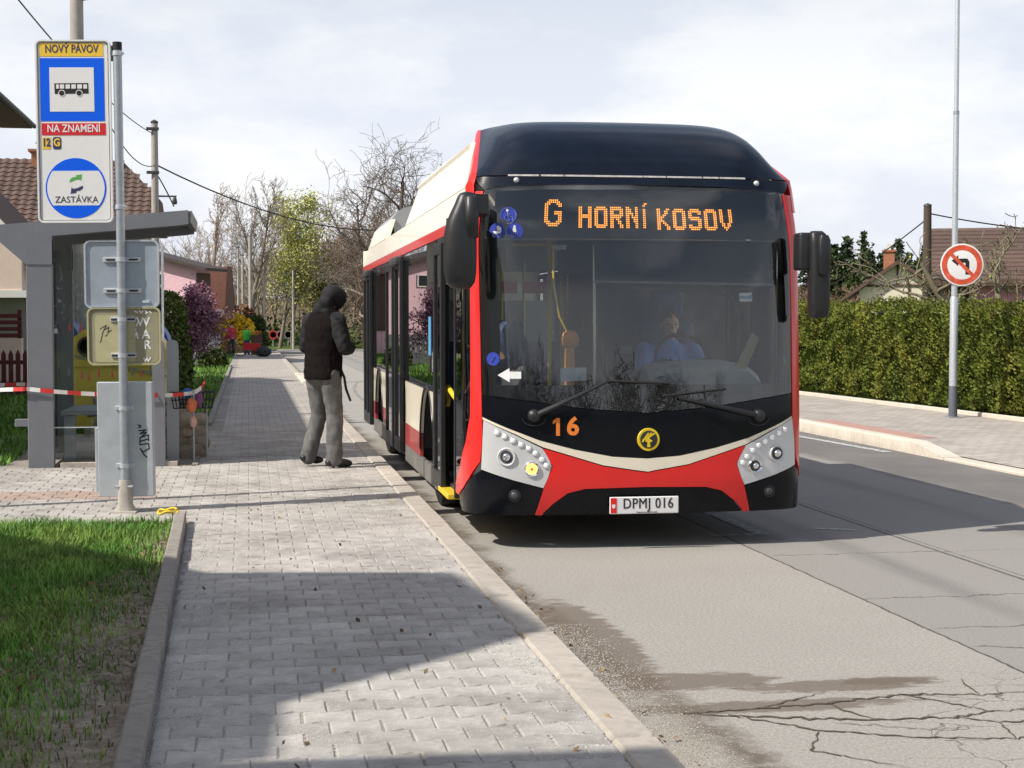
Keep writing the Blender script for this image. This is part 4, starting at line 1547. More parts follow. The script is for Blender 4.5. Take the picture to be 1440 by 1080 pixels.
mr2 = MB().loft(rings).build('wing_mirror', M_blackm, bus, smooth=60)
mr2['label'] = 'boxy black mirror at the driver side'
rings = [ell(1.362, -.045, z, rx, ry, e=4) for z, rx, ry in ((2.06, .03, .02), (2.075, .045, .03), (2.32, .045, .035), (2.36, .03, .02))]
MB().loft(rings).build('mirror_pad', M_blackm, mr2, smooth=60)
MB().box(1.20, 1.32, .04, .20, 2.10, 2.385, c=.02).build('mirror_arm', M_blackm, mr2, smooth=30)
MB().box(1.30, 1.43, .125, .132, 1.77, 2.34, c=.003).build('mirror_glass', M_chrome, mr2, smooth=30)

# ---- wipers
def wiper(x0, z0, x1, z1, xb0, zb0, xb1, zb1):
    p0, n0 = on_nose(x0, z0, .02)
    p1, n1 = on_nose((x0 + x1) / 2, (z0 + z1) / 2, .045)
    p2, n2 = on_nose(x1, z1, .03)
    w = MB().tube([p0, p0.lerp(p1, .4) + n0 * .012, p1, p2], [.024, .022, .016, .011], 8).build('wiper', M_blackm, bus)
    MB().lathe([(.05, -.03), (.048, .01), (.03, .03), (.001, .035)], 18, Matrix.Translation(p0) @ rot_m(n0)).build('wiper_hub', M_blackm, w, smooth=60)
    pts = [on_nose(xb0 + (xb1 - xb0) * k / 6, zb0 + (zb1 - zb0) * k / 6, .016)[0] for k in range(7)]
    MB().tube(pts, .011, 6).build('wiper_blade', M_rubber, w)
    # short arc of hose under the hub
    pts = [on_nose(x0 + .085 * math.cos(a), z0 - .02 + .055 * math.sin(a), .006)[0] for a in [R(q) for q in range(180, 361, 20)]]
    MB().tube(pts, .005, 6).build('washer_hose', M_blackm, w)
wiper(-.845, 1.01, -.30, 1.262, -.28, 1.265, .18, 1.245)
wiper(.885, .995, .25, 1.135, .12, 1.15, .62, 1.20)

# ---- cab and saloon seen through the glass
MB().loft([[Vector((x, y, z)) for y, z in ((.10 + .16 * (x / 1.15) ** 2, 1.02), (.14 + .16 * (x / 1.15) ** 2, 1.17), (.85, 1.20), (.85, .5))] for x in (-1.12, -.8, -.4, 0, .4, .8, 1.12)]).build('dashboard', M_dark, bus, smooth=30)
mb = MB()
mb.loft([[Vector((x, y, z)) for y, z in ((.42, 1.18), (.40, 1.33 + h), (.50, 1.39 + h), (.86, 1.37 + h), (.86, 1.15))] for x, h in ((.12, -.06), (.20, .0), (.45, .02), (.70, .02), (.92, -.02), (1.02, -.10))])
mb.build('instrument_binnacle', mat('binnacle_grey', (.40, .43, .45), .5), bus, smooth=40)
mb = MB()
mb.tube([(.55 + .23 * math.cos(a), .98 + .14 * math.sin(a) * .8, 1.40 + .20 * math.sin(a)) for a in [R(q) for q in range(0, 361, 18)]], .016, 8)
mb.tube([(.36, .98, 1.40), (.55, .93, 1.36), (.74, .98, 1.40)], .018, 6)
mb.tube([(.55, .93, 1.36), (.55, .80, 1.2)], .03, 8)
mb.build('steering_wheel', M_rubber, bus)
mb = MB().box(.36, .84, 1.62, 1.76, .95, 1.72, c=.06)
mb.box(.38, .82, 1.2, 1.66, .82, .95, c=.05)
mb.box(.46, .74, 1.64, 1.74, 1.74, 1.98, c=.05)
mb.build('driver_seat', M_seat, bus, smooth=40)
# cab bulkhead with tinted pane
mb = MB().box(-.30, -.27, .95, 1.98, .40, 1.25, c=.005)
mb.box(-.30, 1.2, 1.95, 1.98, .36, 2.44)
mb.build('cab_partition', M_darkgrey, bus, smooth=None)
MB().box(-.292, -.284, .55, 1.94, 1.25, 2.1).build('cab_pane', glass('cab_glass', (.7, .75, .75)), bus, smooth=None)
MB().tube([(-.29, .5, 1.2), (-.29, .52, 2.3)], .012, 8).build('cab_post', M_alu, bus)
# roller shade over the driver's half of the screen
sh = [(sx(-.36), 2.02), (sx(.3), 2.012), (sx(1.06), 1.995), (sx(1.06), 2.32), (sx(.3), 2.325), (sx(-.36), 2.325)]
shd = panel('roller_shade', sh, M_shade, bus, off=-.06, thick=.004)
MB().tube([P(sx(x), 2.008 - .012 * (x + .36), -.055) for x in (-.37, 0, .4, .8, 1.07)], .010, 6).build('shade_rail', M_alu, shd)
# ticket machine, orange cover, gooseneck, hangers
mb = MB()
mb.loft([ell(-.47, .62, 1.18, .055, .05), ell(-.465, .62, 1.50, .038, .04)])
mb.lathe([(.02, 0), (.065, .03), (.072, .08), (.055, .13), (.02, .15)], 20, Matrix.Translation((-.46, .62, 1.49)))
mb.build('ticket_reader', M_orange, bus, smooth=50)
mb = MB().tube([(-.47, .62, 1.6), (-.55, .60, 1.75), (-.60, .58, 2.0), (-.60, .60, 2.3)], .008, 6)
mb.build('gooseneck_cable', M_yel, bus)
mb = MB().tube([(-.23, .5, 1.2), (-.23, .5, 1.55), (-.25, .5, 1.56)], .010, 6)
mb.tube([(-.20, .5, 1.2), (-.19, .5, 1.5), (-.05, .5, 1.5)], .012, 6)
mb.box(-.10, .0, .48, .52, 1.46, 1.52, c=.005)
mb.build('cab_bracket', M_darkgrey, bus)
mb = MB().tube([(.60, .45, 1.94), (.78, .42, 1.90), (.84, .42, 1.75), (.85, .45, 1.52), (.80, .45, 1.45)], .012, 8)
mb.build('microphone_arm', M_rubber, bus)
mb = MB()
mb.prism([(.80, 1.30), (.90, 1.30), (1.02, 1.58), (.96, 1.62)], .45, .465, axis='y')
mb.build('hanging_cloth', mat('khaki_cloth', (.33, .29, .17), .8), bus, smooth=None)
for x, y in ((-.35, 2.1), (.42, 3.2), (-.42, 4.4), (.42, 5.2), (-.42, 7.1), (.42, 8.0)):
    MB().tube([(x, y, .37), (x, y, 2.44)], .018, 8).build('grab_pole', M_yel, bus)
for x, y in ((-.85, 3.9), (-.4, 3.9), (.45, 3.9), (.9, 3.9), (.45, 4.8), (.9, 4.8), (.45, 7.6), (.9, 7.6), (-.85, 7.8), (-.45, 7.8)):
    st = MB().box(x - .2, x + .2, y - .2, y + .22, .78, .84, c=.03)
    st.box(x - .2, x + .2, y + .2, y + .27, .84, 1.45, c=.03)
    st.box(x - .04, x + .04, y - .05, y + .1, .37, .78)
    st.build('passenger_seat', M_seat, bus, smooth=40)
mb = MB().tube([(-.66, 2.2, 2.38), (.5, 2.2, 2.38)], .015, 6)
mb.build('ceiling_rail', M_yel, bus)
MB().lathe([(.06, 0), (.055, -.03), (.001, -.035)], 18, Matrix.Translation((-.55, .62, 2.30))).build('ceiling_lamp', M_white, bus, smooth=50)
for x, w in ((-.72, .07), (-.50, .1)):
    MB().box(x - w, x + w, 2.0, 2.005, 1.95, 2.05).build('notice_sheet', M_redst, bus, smooth=None)
# advert stickers by the door
MB().box(-HW - .0075, -HW - .0045, 2.62, 2.80, 1.40, 1.75).build('window_poster', M_blue2, bus, smooth=None)
MB().lathe([(.05, -.006), (.05, .006), (.001, .007)], 20, Matrix.Translation((-HW - .006, 2.43, 1.32)) @ Matrix.Rotation(R(-90), 4, 'Y')).build('door_button', M_alu, bus, smooth=40)
# ================================================================== STREET FURNITURE, left side
M_galv = mat('galvanised_steel', (.40, .44, .48), .45, metal=.55, var=.12, vscale=9, bump=.05)
M_galvl = mat('galvanised_bright', (.58, .62, .66), .42, metal=.5, var=.12, vscale=14)
M_sheet = mat('sign_back_grey', (.42, .48, .55), .38, metal=.45, var=.10, vscale=3, coat=.1)
M_sheet2 = mat('box_back_grey', (.50, .54, .58), .42, metal=.35, var=.10, vscale=3)
M_olive = mat('sign_back_olive', (.44, .41, .24), .55, var=.08, vscale=5)
M_olived = mat('sign_back_olive_dark', (.30, .28, .19), .6, var=.1, vscale=5)
M_signw = mat('sign_white', (.80, .80, .79), .35, coat=.2, var=.02)
M_signy = mat('sign_yellow', (.85, .56, .05), .4)
M_signb = mat('sign_blue', (.0, .115, .84), .5, spec=.25)
M_signr = mat('sign_red', (.66, .02, .03), .4)
M_signred2 = mat('sign_faded_red', (.62, .085, .04), .45, var=.25, vscale=4, col2=(.66, .28, .2), c2pos=(.55, .8))
M_green2 = mat('sign_green', (.10, .40, .08), .5)
M_indigo = mat('sign_indigo', (.035, .035, .13), .5)
M_shel = mat('shelter_grey', (.175, .187, .21), .42, var=.06, vscale=3, coat=.1)
M_sheld = mat('shelter_underside', (.36, .39, .42), .5)
M_clear = glass('clear_pane', (.92, .95, .94), 1.38)
M_black2 = mat('black_paint_mark', (.02, .02, .03), .6)
M_ywaste = mat('yellow_container', (.72, .54, .07), .5, var=.10, vscale=3, bump=.05)
M_bwaste = mat('blue_container', (.02, .07, .34), .45, var=.1, vscale=4)
M_tapew = mat('tape_white', (.78, .76, .74), .45)
M_taper = mat('tape_red', (.66, .04, .035), .45)
M_stone = mat('fieldstone', (.34, .29, .23), .95, var=.3, vscale=5, bump=.8, bscale=25, rndv=.25, spec=.15)
M_wood = mat('weathered_wood', (.20, .155, .11), .85, var=.25, vscale=5, stretch=(6, 6, .8), bump=.3, rndv=.12)
M_polec = mat('pole_concrete', (.40, .37, .33), .9, var=.15, vscale=4, bump=.2, bscale=60)
M_polew = mat('dark_pole_wood', (.085, .06, .045), .9, var=.3, vscale=4, stretch=(8, 8, .7), bump=.3)

# ---- bus stop post with its signs
PX, PY = -.985, 12.93
post = thing('bus_stop_post', 'grey steel bus stop post carrying the white Nový Pávov sign', 'sign post', (PX, PY, PZ), 0)
post.rotation_euler = (0, R(-.45), R(-7))
MB().tube([(0, 0, .12), (0, 0, 3.70)], .0345, 18).build('pole', M_galv, post)
MB().tube([(0, 0, 3.70), (0, 0, 3.765)], .037, 18).build('pole_cap', M_rubber, post)
ft = MB().box(-.10, .10, -.085, .085, -.02, .012, c=.004)
ft.loft([ell(0, 0, .012, .085, .06), ell(0, 0, .06, .060, .055), ell(0, 0, .20, .052, .052), ell(0, 0, .26, .045, .045)])
ft.build('foot', M_polec, post)
MB().tube([(-.07, -.035, .21), (.07, -.035, .21)], .012, 8).build('foot_bolt', M_galv, post)

def rrect(w, h, r, n=6):
    pts = []
    for cx, cy, a0 in ((w / 2 - r, h / 2 - r, 0), (-w / 2 + r, h / 2 - r, 90), (-w / 2 + r, -h / 2 + r, 180), (w / 2 - r, -h / 2 + r, 270)):
        for k in range(n + 1):
            a = R(a0 + 90 * k / n)
            pts.append((cx + r * math.cos(a), cy + r * math.sin(a)))
    return pts
# flag sign: plate with folded rim, face to the viewer (-Y)
SX, SZ = -.348, 3.055
sg_ = MB().prism(rrect(.592, 1.45, .045), -.012, .012, axis='y').build('stop_sign', M_signw, post, smooth=30, loc=(SX, -.005, SZ))
sg_['label'] = 'tall white plate with blue bus pictogram and yellow Nový Pávov band'
def rim(w, h, r, tw, y0, y1):
    o, i = rrect(w, h, r), rrect(w - 2 * tw, h - 2 * tw, r - tw)
    mb = MB()
    n = len(o)
    vs = [(x, y0, z) for x, z in o] + [(x, y0, z) for x, z in i] + [(x, y1, z) for x, z in o] + [(x, y1, z) for x, z in i]
    fs = []
    for k in range(n):
        k2 = (k + 1) % n
        fs += [(k, k2, n + k2, n + k), (2 * n + k, 3 * n + k, 3 * n + k2, 2 * n + k2), (k, 2 * n + k, 2 * n + k2, k2), (n + k, n + k2, 3 * n + k2, 3 * n + k)]
    return mb.add(vs, fs)
rim(.592, 1.45, .045, .012, -.024, -.012).build('sign_rim', M_signw, sg_, smooth=30)
rim(.556, 1.414, .034, .004, -.0132, -.0122).build('sign_border', M_black, sg_, smooth=None)
def spx(x, y):
    return (x - 106.5) / 174.5, (183.5 - y) / 174.5
def sbox(nm, x0, y0, x1, y1, m, h=.0025, base=.012):
    a, b = spx(x0, y0), spx(x1, y1)
    return MB().box(min(a[0], b[0]), max(a[0], b[0]), -base - h, -base + .001, min(a[1], b[1]), max(a[1], b[1])).build(nm, m, sg_, smooth=None)
sbox('name_band', 61, 61.5, 148, 79.5, M_signy)
a = spx(105, 70.5)
text('name_text', 'NOVÝ PÁVOV', .088, M_indigo, sg_, (a[0], -.0155, a[1] + .004), sx=.76, bold=.0012)
sbox('blue_panel', 61, 82, 149, 169, M_signb)
sbox('white_panel', 74, 95, 135, 156, M_signw, .0045)
sbox('request_band', 62, 172, 150, 188.5, M_signr)
a = spx(106, 180)
text('request_text', 'NA ZNAMENÍ', .086, M_signw, sg_, (a[0], -.0155, a[1] + .002), sx=.80, bold=.0012)
# bus pictogram
mb = MB()
def q(pts, h=.0062):
    mb.prism([spx(*p) for p in pts], -.012 - h, -.0164, axis='y')
q([(80.5, 117), (127, 116.5), (127.5, 131), (81, 131.5)])
ic = mb.build('bus_pictogram', M_black, sg_, smooth=None)
mb = MB()
for x0, x1 in ((83, 86.5), (88, 94), (96, 102), (104, 110), (112, 118.5), (120.5, 125.5)):
    q([(x0, 118.6), (x1, 118.4), (x1, 124.2), (x0, 124.4)], .0068)
mb.build('pictogram_windows', M_signw, sg_, smooth=None)['kind'] = 'stuff'
for x in (90.5, 114.5):
    a = spx(x, 130.5)
    M = Matrix.Translation((a[0], -.0185, a[1])) @ Matrix.Rotation(R(90), 4, 'X')
    MB().lathe([(.027, -.002), (.027, .0006), (.001, .0006)], 20, M).build('pictogram_wheel', M_signw, sg_, smooth=None)
    MB().lathe([(.021, 0), (.021, .0012), (.013, .0012), (.013, .0008), (.001, .0008)], 20, M).build('pictogram_tyre', M_black, sg_, smooth=None)
# line numbers
a = spx(68, 199.5)
sbox('line_patch', 62.5, 191.5, 74, 208, M_signy, .002)
text('line_number', '12', .088, M_indigo, sg_, (a[0], -.015, a[1] + .003), sx=.72, bold=.003)
a = spx(82.5, 199.5)
pt = MB().prism([(x + a[0], z + a[1]) for x, z in rrect(.066, .098, .018)], -.0145, -.011, axis='y').build('line_patch', M_indigo, sg_, smooth=None)
text('line_letter', 'G', .085, M_signy, sg_, (a[0], -.0155, a[1] + .003), sx=.85, bold=.003)
# round stop emblem
a = spx(107.5, 262)
r = 41.8 / 174.5
M = Matrix.Translation((a[0], -.0115, a[1])) @ Matrix.Rotation(R(90), 4, 'X')
MB().lathe([(r, -.001), (r, .0025), (.001, .0025)], 56, M).build('emblem_disc', M_signb, sg_, smooth=None)
r2 = 39.6 / 174.5
h = 23.5 / 174.5
pts = []
aa = math.asin(h * 1.02 / r2)
for k in range(25):
    t = -aa + 2 * aa * k / 24
    pts.append((r2 * math.cos(t), r2 * math.sin(t)))
for k in range(25):
    t = math.pi - aa + 2 * aa * k / 24
    pts.append((r2 * math.cos(t), r2 * math.sin(t)))
MB().prism([(x + a[0], z + a[1]) for x, z in pts], -.0155, -.0135, axis='y').build('emblem_field', M_signw, sg_, smooth=None)
text('emblem_text', 'ZASTÁVKA', .071, M_darkgrey, sg_, (a[0] + .004, -.0165, a[1] - .093), sx=.97)
def arrow(nm, m, s):
    # an upward-swept arrow band; s mirrors it
    c = [(99, 250.5), (103, 247), (108, 246.4), (108, 244), (116, 242.8), (114.6, 251.6), (112.2, 249.6), (107, 250.5), (99, 254)]
    if s < 0:
        c = [(216 - x, 512.5 - y) for x, y in c]
    MB().prism([spx(*p) for p in c], -.0172, -.0150, axis='y').build(nm, m, sg_, smooth=None)
arrow('emblem_arrow', M_green2, 1)
arrow('emblem_arrow', M_indigo, -1)
for z in (.62, -.60):
    MB().tube([(.27, .02, z), (.40, .0, z), (.40, -.04, z - .0)], .009, 8).build('bracket', M_galvl, sg_)
    MB().lathe([(.041, -.018), (.041, .018), (.036, .018), (.036, -.018)], 16, Matrix.Translation((.348, .005, z))).build('bracket_ring', M_galvl, sg_, smooth=40)

# back panels fixed behind the pole
def back_panel(nm, cx, cz, w, h, m, mi, clamp_z, label, clw=.215):
    o = MB().prism(rrect(w, h, .05), .045, .058, axis='y').build(nm, m, post, smooth=30, loc=(cx, 0, cz))
    o['label'] = label
    rb = rim(w + .012, h + .012, .055, .014, .030, .058)
    rb.build('panel_rim', M_galvl if mi is None else mi, o, smooth=30)
    for z in clamp_z:
        b = MB().box(-clw / 2 - cx, clw / 2 - cx, .028, .046, z - cz - .02, z - cz + .02, c=.004)
        bb = b.build('clamp_bar', M_galvl, o, smooth=30)
        for sx_ in (-1, 1):
            MB().box(sx_ * clw * .30 - cx - .035, sx_ * clw * .30 - cx + .035, .025, .029, z - cz - .007, z - cz + .007).build('clamp_slot', M_black2, o, smooth=None)
        MB().lathe([(.0385, -.017), (.0385, .017), (.0345, .017), (.0345, -.017)], 18, Matrix.Translation((-cx, 0, z - cz))).build('clamp_ring', M_galvl, o, smooth=40)
    return o
p1 = back_panel('sign_back', -.005, 1.920, .585, .535, M_sheet, None, (2.035, 1.785), 'bare grey back of the upper square sign', .30)
MB().box(.165, .22, .030, .044, -.235, -.215, c=.002).build('maker_label', M_paper, p1, smooth=None)
p2 = back_panel('sign_back', .005, 1.420, .575, .455, M_olive, M_olive, (1.555, 1.265), 'olive back of the lower sign scratched with white letters', .20)
MB().prism(rrect(.545, .425, .045), .0415, .0448, axis='y').build('panel_field', M_olived, p2, smooth=None)
MB().prism([(x - .07, z - .02) for x, z in rrect(.32, .38, .03)], .0385, .0420, axis='y').build('panel_patch', M_olive, p2, smooth=None)
for ch, x, z, s in (('W', .155, .10, .105), ('A', .175, .0, .10), ('R', .185, -.085, .10)):
    text('scratched_letter', ch, s, M_signw, p2, (x, .040, z + .01), bold=.0015)
def strokes(parent, nm, m, lines, y, w):
    mb = MB()
    for L_ in lines:
        for i in range(len(L_) - 1):
            (x0, z0), (x1, z1) = L_[i], L_[i + 1]
            d = Vector((x1 - x0, z1 - z0))
            if d.length < 1e-5:
                continue
            d.normalize()
            nx_, nz_ = -d.y * w / 2, d.x * w / 2
            e = d * w * .3
            mb.prism([(x0 - e.x - nx_, z0 - e.y - nz_), (x1 + e.x - nx_, z1 + e.y - nz_), (x1 + e.x + nx_, z1 + e.y + nz_), (x0 - e.x + nx_, z0 - e.y + nz_)], y - .001 - .00015 * i, y, axis='y')
    o = mb.build(nm, m, parent, smooth=None)
    o['kind'] = 'stuff'
    return o
strokes(p2, 'scratch_marks', M_signw, [[(.09, .20), (.11, .19)], [(.125, .205), (.14, .185), (.155, .205)], [(.17, .205), (.19, .19), (.175, .18)], [(.205, .20), (.22, .185)], [(.06, .12), (.085, .085)], [(.115, .115), (.10, .08)],
        [(.07, .03), (.085, -.01), (.10, .03), (.11, -.02)], [(.155, -.18), (.165, -.205), (.18, -.18), (.19, -.205), (.21, -.175)], [(.08, .06), (.095, .05)]], .040, .010)
strokes(p2, 'pen_scribble', M_black2, [[(-.19, .06), (-.14, .09), (-.17, .03), (-.19, -.05)], [(-.16, .05), (-.12, .075), (-.13, .03), (-.10, .05)], [(-.15, .0), (-.13, .02)]], .0378, .005)
bxp = MB().box(-.222, .222, .040, .135, .12, 1.05, c=.006).build('timetable_case', M_sheet2, post, smooth=30)
bxp['label'] = 'tall grey metal back of the timetable case with a black scrawl'
MB().box(-.245, -.2235, .045, .13, .16, .68, c=.003).build('case_hinge', M_galvl, bxp, smooth=30)
MB().box(.012, .030, .0365, .0405, .125, 1.045).build('case_seam', M_galvl, bxp, smooth=None)
for z in (.84, .375):
    b = MB().box(-.075, .075, .026, .0395, z - .018, z + .018, c=.004).build('clamp_bar', M_galvl, bxp, smooth=30)
    MB().lathe([(.0385, -.017), (.0385, .017), (.0345, .017), (.0345, -.017)], 18, Matrix.Translation((0, 0, z))).build('clamp_ring', M_galvl, bxp, smooth=40)
strokes(bxp, 'black_scrawl', M_black2, [[(.105, .70), (.125, .695), (.125, .685), (.11, .68)], [(.11, .655), (.165, .66), (.12, .63), (.17, .64), (.125, .60)], [(.125, .60), (.185, .62), (.185, .57)],
        [(.125, .57), (.18, .585)], [(.115, .54), (.185, .55), (.19, .51), (.14, .48), (.118, .51)], [(.118, .51), (.15, .455), (.17, .44)], [(.12, .60), (.115, .55)]], .0398, .011)

# yellow rope ring on the grass tip
ring = MB().tube([(.075 * math.cos(a), .07 * math.sin(a), .012 * math.sin(3 * a)) for a in [R(k) for k in range(0, 361, 15)]], .010, 8)
ring.tube([(.065 * math.cos(a), .058 * math.sin(a), .016 + .01 * math.sin(2 * a)) for a in [R(k) for k in range(0, 330, 15)]], .009, 8)
o = ring.build('rope_ring', M_yel, None, loc=(-.62, 12.33, PZ + .065))
tag(o, 'coiled yellow rope ring on the lawn corner by the edging', 'rope')

# ---- bus shelter
SY0, SY1 = 17.0, 18.9
shel = thing('bus_shelter', 'grey steel and glass bus shelter with a slanting canopy behind the stop post', 'bus shelter', (-1.5, SY0, PZ))
def sb(nm, x0, x1, y0, y1, z0, z1, m=M_shel, c=.006):
    return MB().box(x0 + 1.5, x1 + 1.5, y0 - SY0, y1 - SY0, z0 - PZ, z1 - PZ, c=c).build(nm, m, shel, smooth=30)
for y in (SY0, SY1):
    sb('post', -2.285, -2.02, y, y + .10, PZ - .02, 2.56)
    prof = [(-2.62, 2.60), (-2.62, 2.705), (-.62, 2.885), (-.62, 2.74), (-.70, 2.725), (-2.02, 2.60), (-2.02, 2.30), (-2.285, 2.30)]
    MB().prism([(x + 1.5, z - PZ) for x, z in prof], y - SY0 - .008, y - SY0 + .108, axis='y').build('roof_beam', M_shel, shel, smooth=None)
for k, (ya, yb_) in enumerate(((SY0 + .112, (SY0 + SY1) / 2), ((SY0 + SY1) / 2 + .02, SY1 - .012))):
    prof = [(-2.60, 2.655), (-2.60, 2.69), (-.60, 2.872), (-.60, 2.838)]
    MB().prism([(x + 1.5, z - PZ) for x, z in prof], ya - SY0, yb_ - SY0, axis='y').build('roof_panel', M_sheld, shel, smooth=None)
MB().prism([(x + 1.5, z - PZ) for x, z in [(-.66, 2.77), (-.60, 2.77), (-.585, 2.885), (-.66, 2.88)]], SY0 + .11 - SY0, SY1 + .16 - SY0, axis='y').build('gutter_beam', M_shel, shel, smooth=None)
MB().prism([(x + 1.5, z - PZ) for x, z in [(-2.60, 2.62), (-.66, 2.79), (-.66, 2.82), (-2.60, 2.65)]], SY1 + .112 - SY0, SY1 + .155 - SY0, axis='y').build('roof_panel', M_sheld, shel, smooth=None)
# end screen: glass, rails and rounded fins
sb('end_pane', -2.015, -.905, SY0 + .045, SY0 + .055, .27, 2.52, M_clear, 0)
sb('pane_edge', -.904, -.880, SY0 + .040, SY0 + .060, 1.50, 2.50, M_galvl, .002)
sb('pane_rail', -2.10, -.9, SY0 + .035, SY0 + .042, .58, .592, M_galvl, 0)
sb('pane_clip', -2.02, -1.975, SY0 + .02, SY0 + .08, 1.58, 1.63, M_sheld)
sb('pane_clip', -2.42, -2.28, SY0 + .02, SY0 + .08, .60, .68, M_shel)
sb('plinth', -1.96, -.75, SY0 - .0, SY0 + .2, PZ - .02, PZ + .045, M_conc, .004)
for x0, y, m in ((-1.005, SY0 - .01, M_shel), (-.876, SY0 + .35, M_sheld)):
    pts = [(x0, PZ - .01), (x0 + .128, PZ - .01), (x0 + .128, 1.44), (x0 + .115, 1.485), (x0 + .08, 1.505), (x0 + .03, 1.505), (x0, 1.47)]
    MB().prism([(x + 1.5, z - PZ) for x, z in pts], y - SY0, y - SY0 + .05, axis='y').build('side_fin', m, shel, smooth=None)
# rear panes with posts between
for k in range(2):
    y0 = SY0 + .12 + k * .91
    sb('rear_pane', -2.165, -2.155, y0, y0 + .86, .27, 2.50, M_clear, 0)
    if k:
        sb('rear_post', -2.19, -2.13, y0 - .055, y0 - .005, PZ, 2.52)
sb('far_pane', -2.0, -1.0, SY1 + .045, SY1 + .055, .3, 2.5, M_clear, 0)
# bench
M_bench = mat('bench_grey', (.26, .28, .31), .5, var=.08)
sb('bench_seat', -1.98, -1.28, SY0 + .26, SY1 - .35, .70, .745, M_bench, .008)
sb('bench_leg', -1.44, -1.36, SY0 + .30, SY0 + .36, PZ - .01, .698, M_bench)
sb('bench_leg', -1.44, -1.36, SY1 - .5, SY1 - .44, PZ - .01, .698, M_bench)
sb('bench_leg', -1.95, -1.83, SY0 + .30, SY0 + .36, PZ - .01, .698, M_bench)
# bird-shaped decals along the end pane
M_dr = mat('decal_red', (.16, .02, .02), .6)
M_dk = mat('decal_dark', (.04, .05, .05), .6)
dr = random.Random(5)
for z, x0, n in ((1.63, -1.97, 8), (1.16, -1.96, 11)):
    for k in range(n):
        x = x0 + k * .105 + dr.uniform(-.02, .02)
        zz = z + dr.uniform(-.03, .03)
        s = dr.uniform(.6, .9)
        MB().prism([(x + 1.5 - .020 * s, zz - PZ - .05), (x + 1.5 + .022 * s, zz - PZ - .05), (x + 1.5 + .012 * s, zz - PZ + .02), (x + 1.5 + .002, zz - PZ + .07 * s), (x + 1.5 - .010 * s, zz - PZ + .02)], .040, .044, axis='y').build('bird_decal', M_dr if dr.random() < .65 else M_dk, shel, smooth=None)

# ---- recycling containers behind the shelter
def container(loc, w, d, h, m, label, lid):
    t = thing('recycling_container', label, 'container', loc)
    prof = [(-w / 2 + .06, .08), (w / 2 - .06, .08), (w / 2 - .02, h * .62), (-w / 2 + .02, h * .62)]
    MB().prism(prof, 0, d, axis='y').build('body', m, t, smooth=None)
    top = [(w / 2, h * .60)] + [(w / 2 * math.cos(a), h * .64 + (h * .36) * math.sin(a) ** .8) for a in [R(k) for k in range(0, 181, 12)]] + [(-w / 2, h * .60)]
    MB().prism(top, -.03, d + .03, axis='y').build('hood', m, t, smooth=40)
    MB().prism([(x * .98, z * 1.0) for x, z in [(-w / 2, h * .70), (-w / 2 + .04, h * .72), (w / 2, h * .52), (w / 2, h * .50)]], -.045, -.028, axis='y').build('lid_seam', M_olived, t, smooth=None)
    MB().lathe([(.14, -.01), (.14, .03), (.11, .03), (.11, -.005)], 18, Matrix.Translation((-w * .28, -.035, h * .78)) @ Matrix.Rotation(R(90), 4, 'X')).build('opening', M_black2, t, smooth=40)
    for x in (-w / 2 + .15, w / 2 - .15):
        MB().box(x - .07, x + .07, .1, d - .1, 0, .085).build('foot', M_rubber, t, smooth=None)
    return t
container((-1.78, 22.1, PZ), 1.36, 1.15, 1.52, M_ywaste, 'yellow domed recycling container seen through the shelter glass', 1)
container((-2.72, 23.6, PZ), .62, .8, 1.60, M_bwaste, 'blue recycling container left of the yellow one', 1)
container((-1.72, 24.3, PZ), 1.1, 1.0, 1.62, M_bwaste, 'blue recycling container behind the yellow one', 1)

# ---- low dry stone stack below the containers and beside the shelter
def rock(seed, sx_, sy_, sz_):
    r_ = random.Random(seed)
    bm = bmesh.new()
    bmesh.ops.create_icosphere(bm, subdivisions=2, radius=1)
    for v in bm.verts:
        k = 1 + .22 * mnoise.noise(v.co * 1.4 + Vector((seed * 3.1, 0, 0)))
        c = Vector([math.copysign(abs(q_) ** .72, q_) for q_ in v.co]) * k
        v.co = (c.x * sx_, c.y * sy_, c.z * sz_)
    bm.verts.index_update()
    mb = MB()
    mb.add([tuple(v.co) for v in bm.verts], [tuple(v.index for v in f.verts) for f in bm.faces])
    bm.free()
    return mb.mesh('stone', M_stone, smooth=35)
RK = [rock(k, .17, .13, .10) for k in range(4)]
def stones(name, label, base, nx, nz, dx, dz, seed):
    t = thing(name, label, 'stone wall', base)
    r_ = random.Random(seed)
    for j in range(nz):
        for i in range(nx):
            o = link_mesh('stone', RK[r_.randrange(4)], t, (i * dx + (j % 2) * dx / 2 + r_.uniform(-.03, .03), r_.uniform(-.05, .05), .07 + j * dz))
            o.rotation_euler = (r_.uniform(-.2, .2), r_.uniform(-.2, .2), r_.uniform(-.4, .4))
            s = r_.uniform(.8, 1.15)
            o.scale = (s, s, s)
    return t
stones('stone_wall', 'low rubble stone wall behind the shelter bench', (-2.0, 21.5, PZ - .02), 5, 4, .27, .145, 4)
t = stones('stone_wall', 'small brown stone heap beside the shelter fins', (-.80, 18.1, PZ - .02), 2, 4, .16, .12, 6)

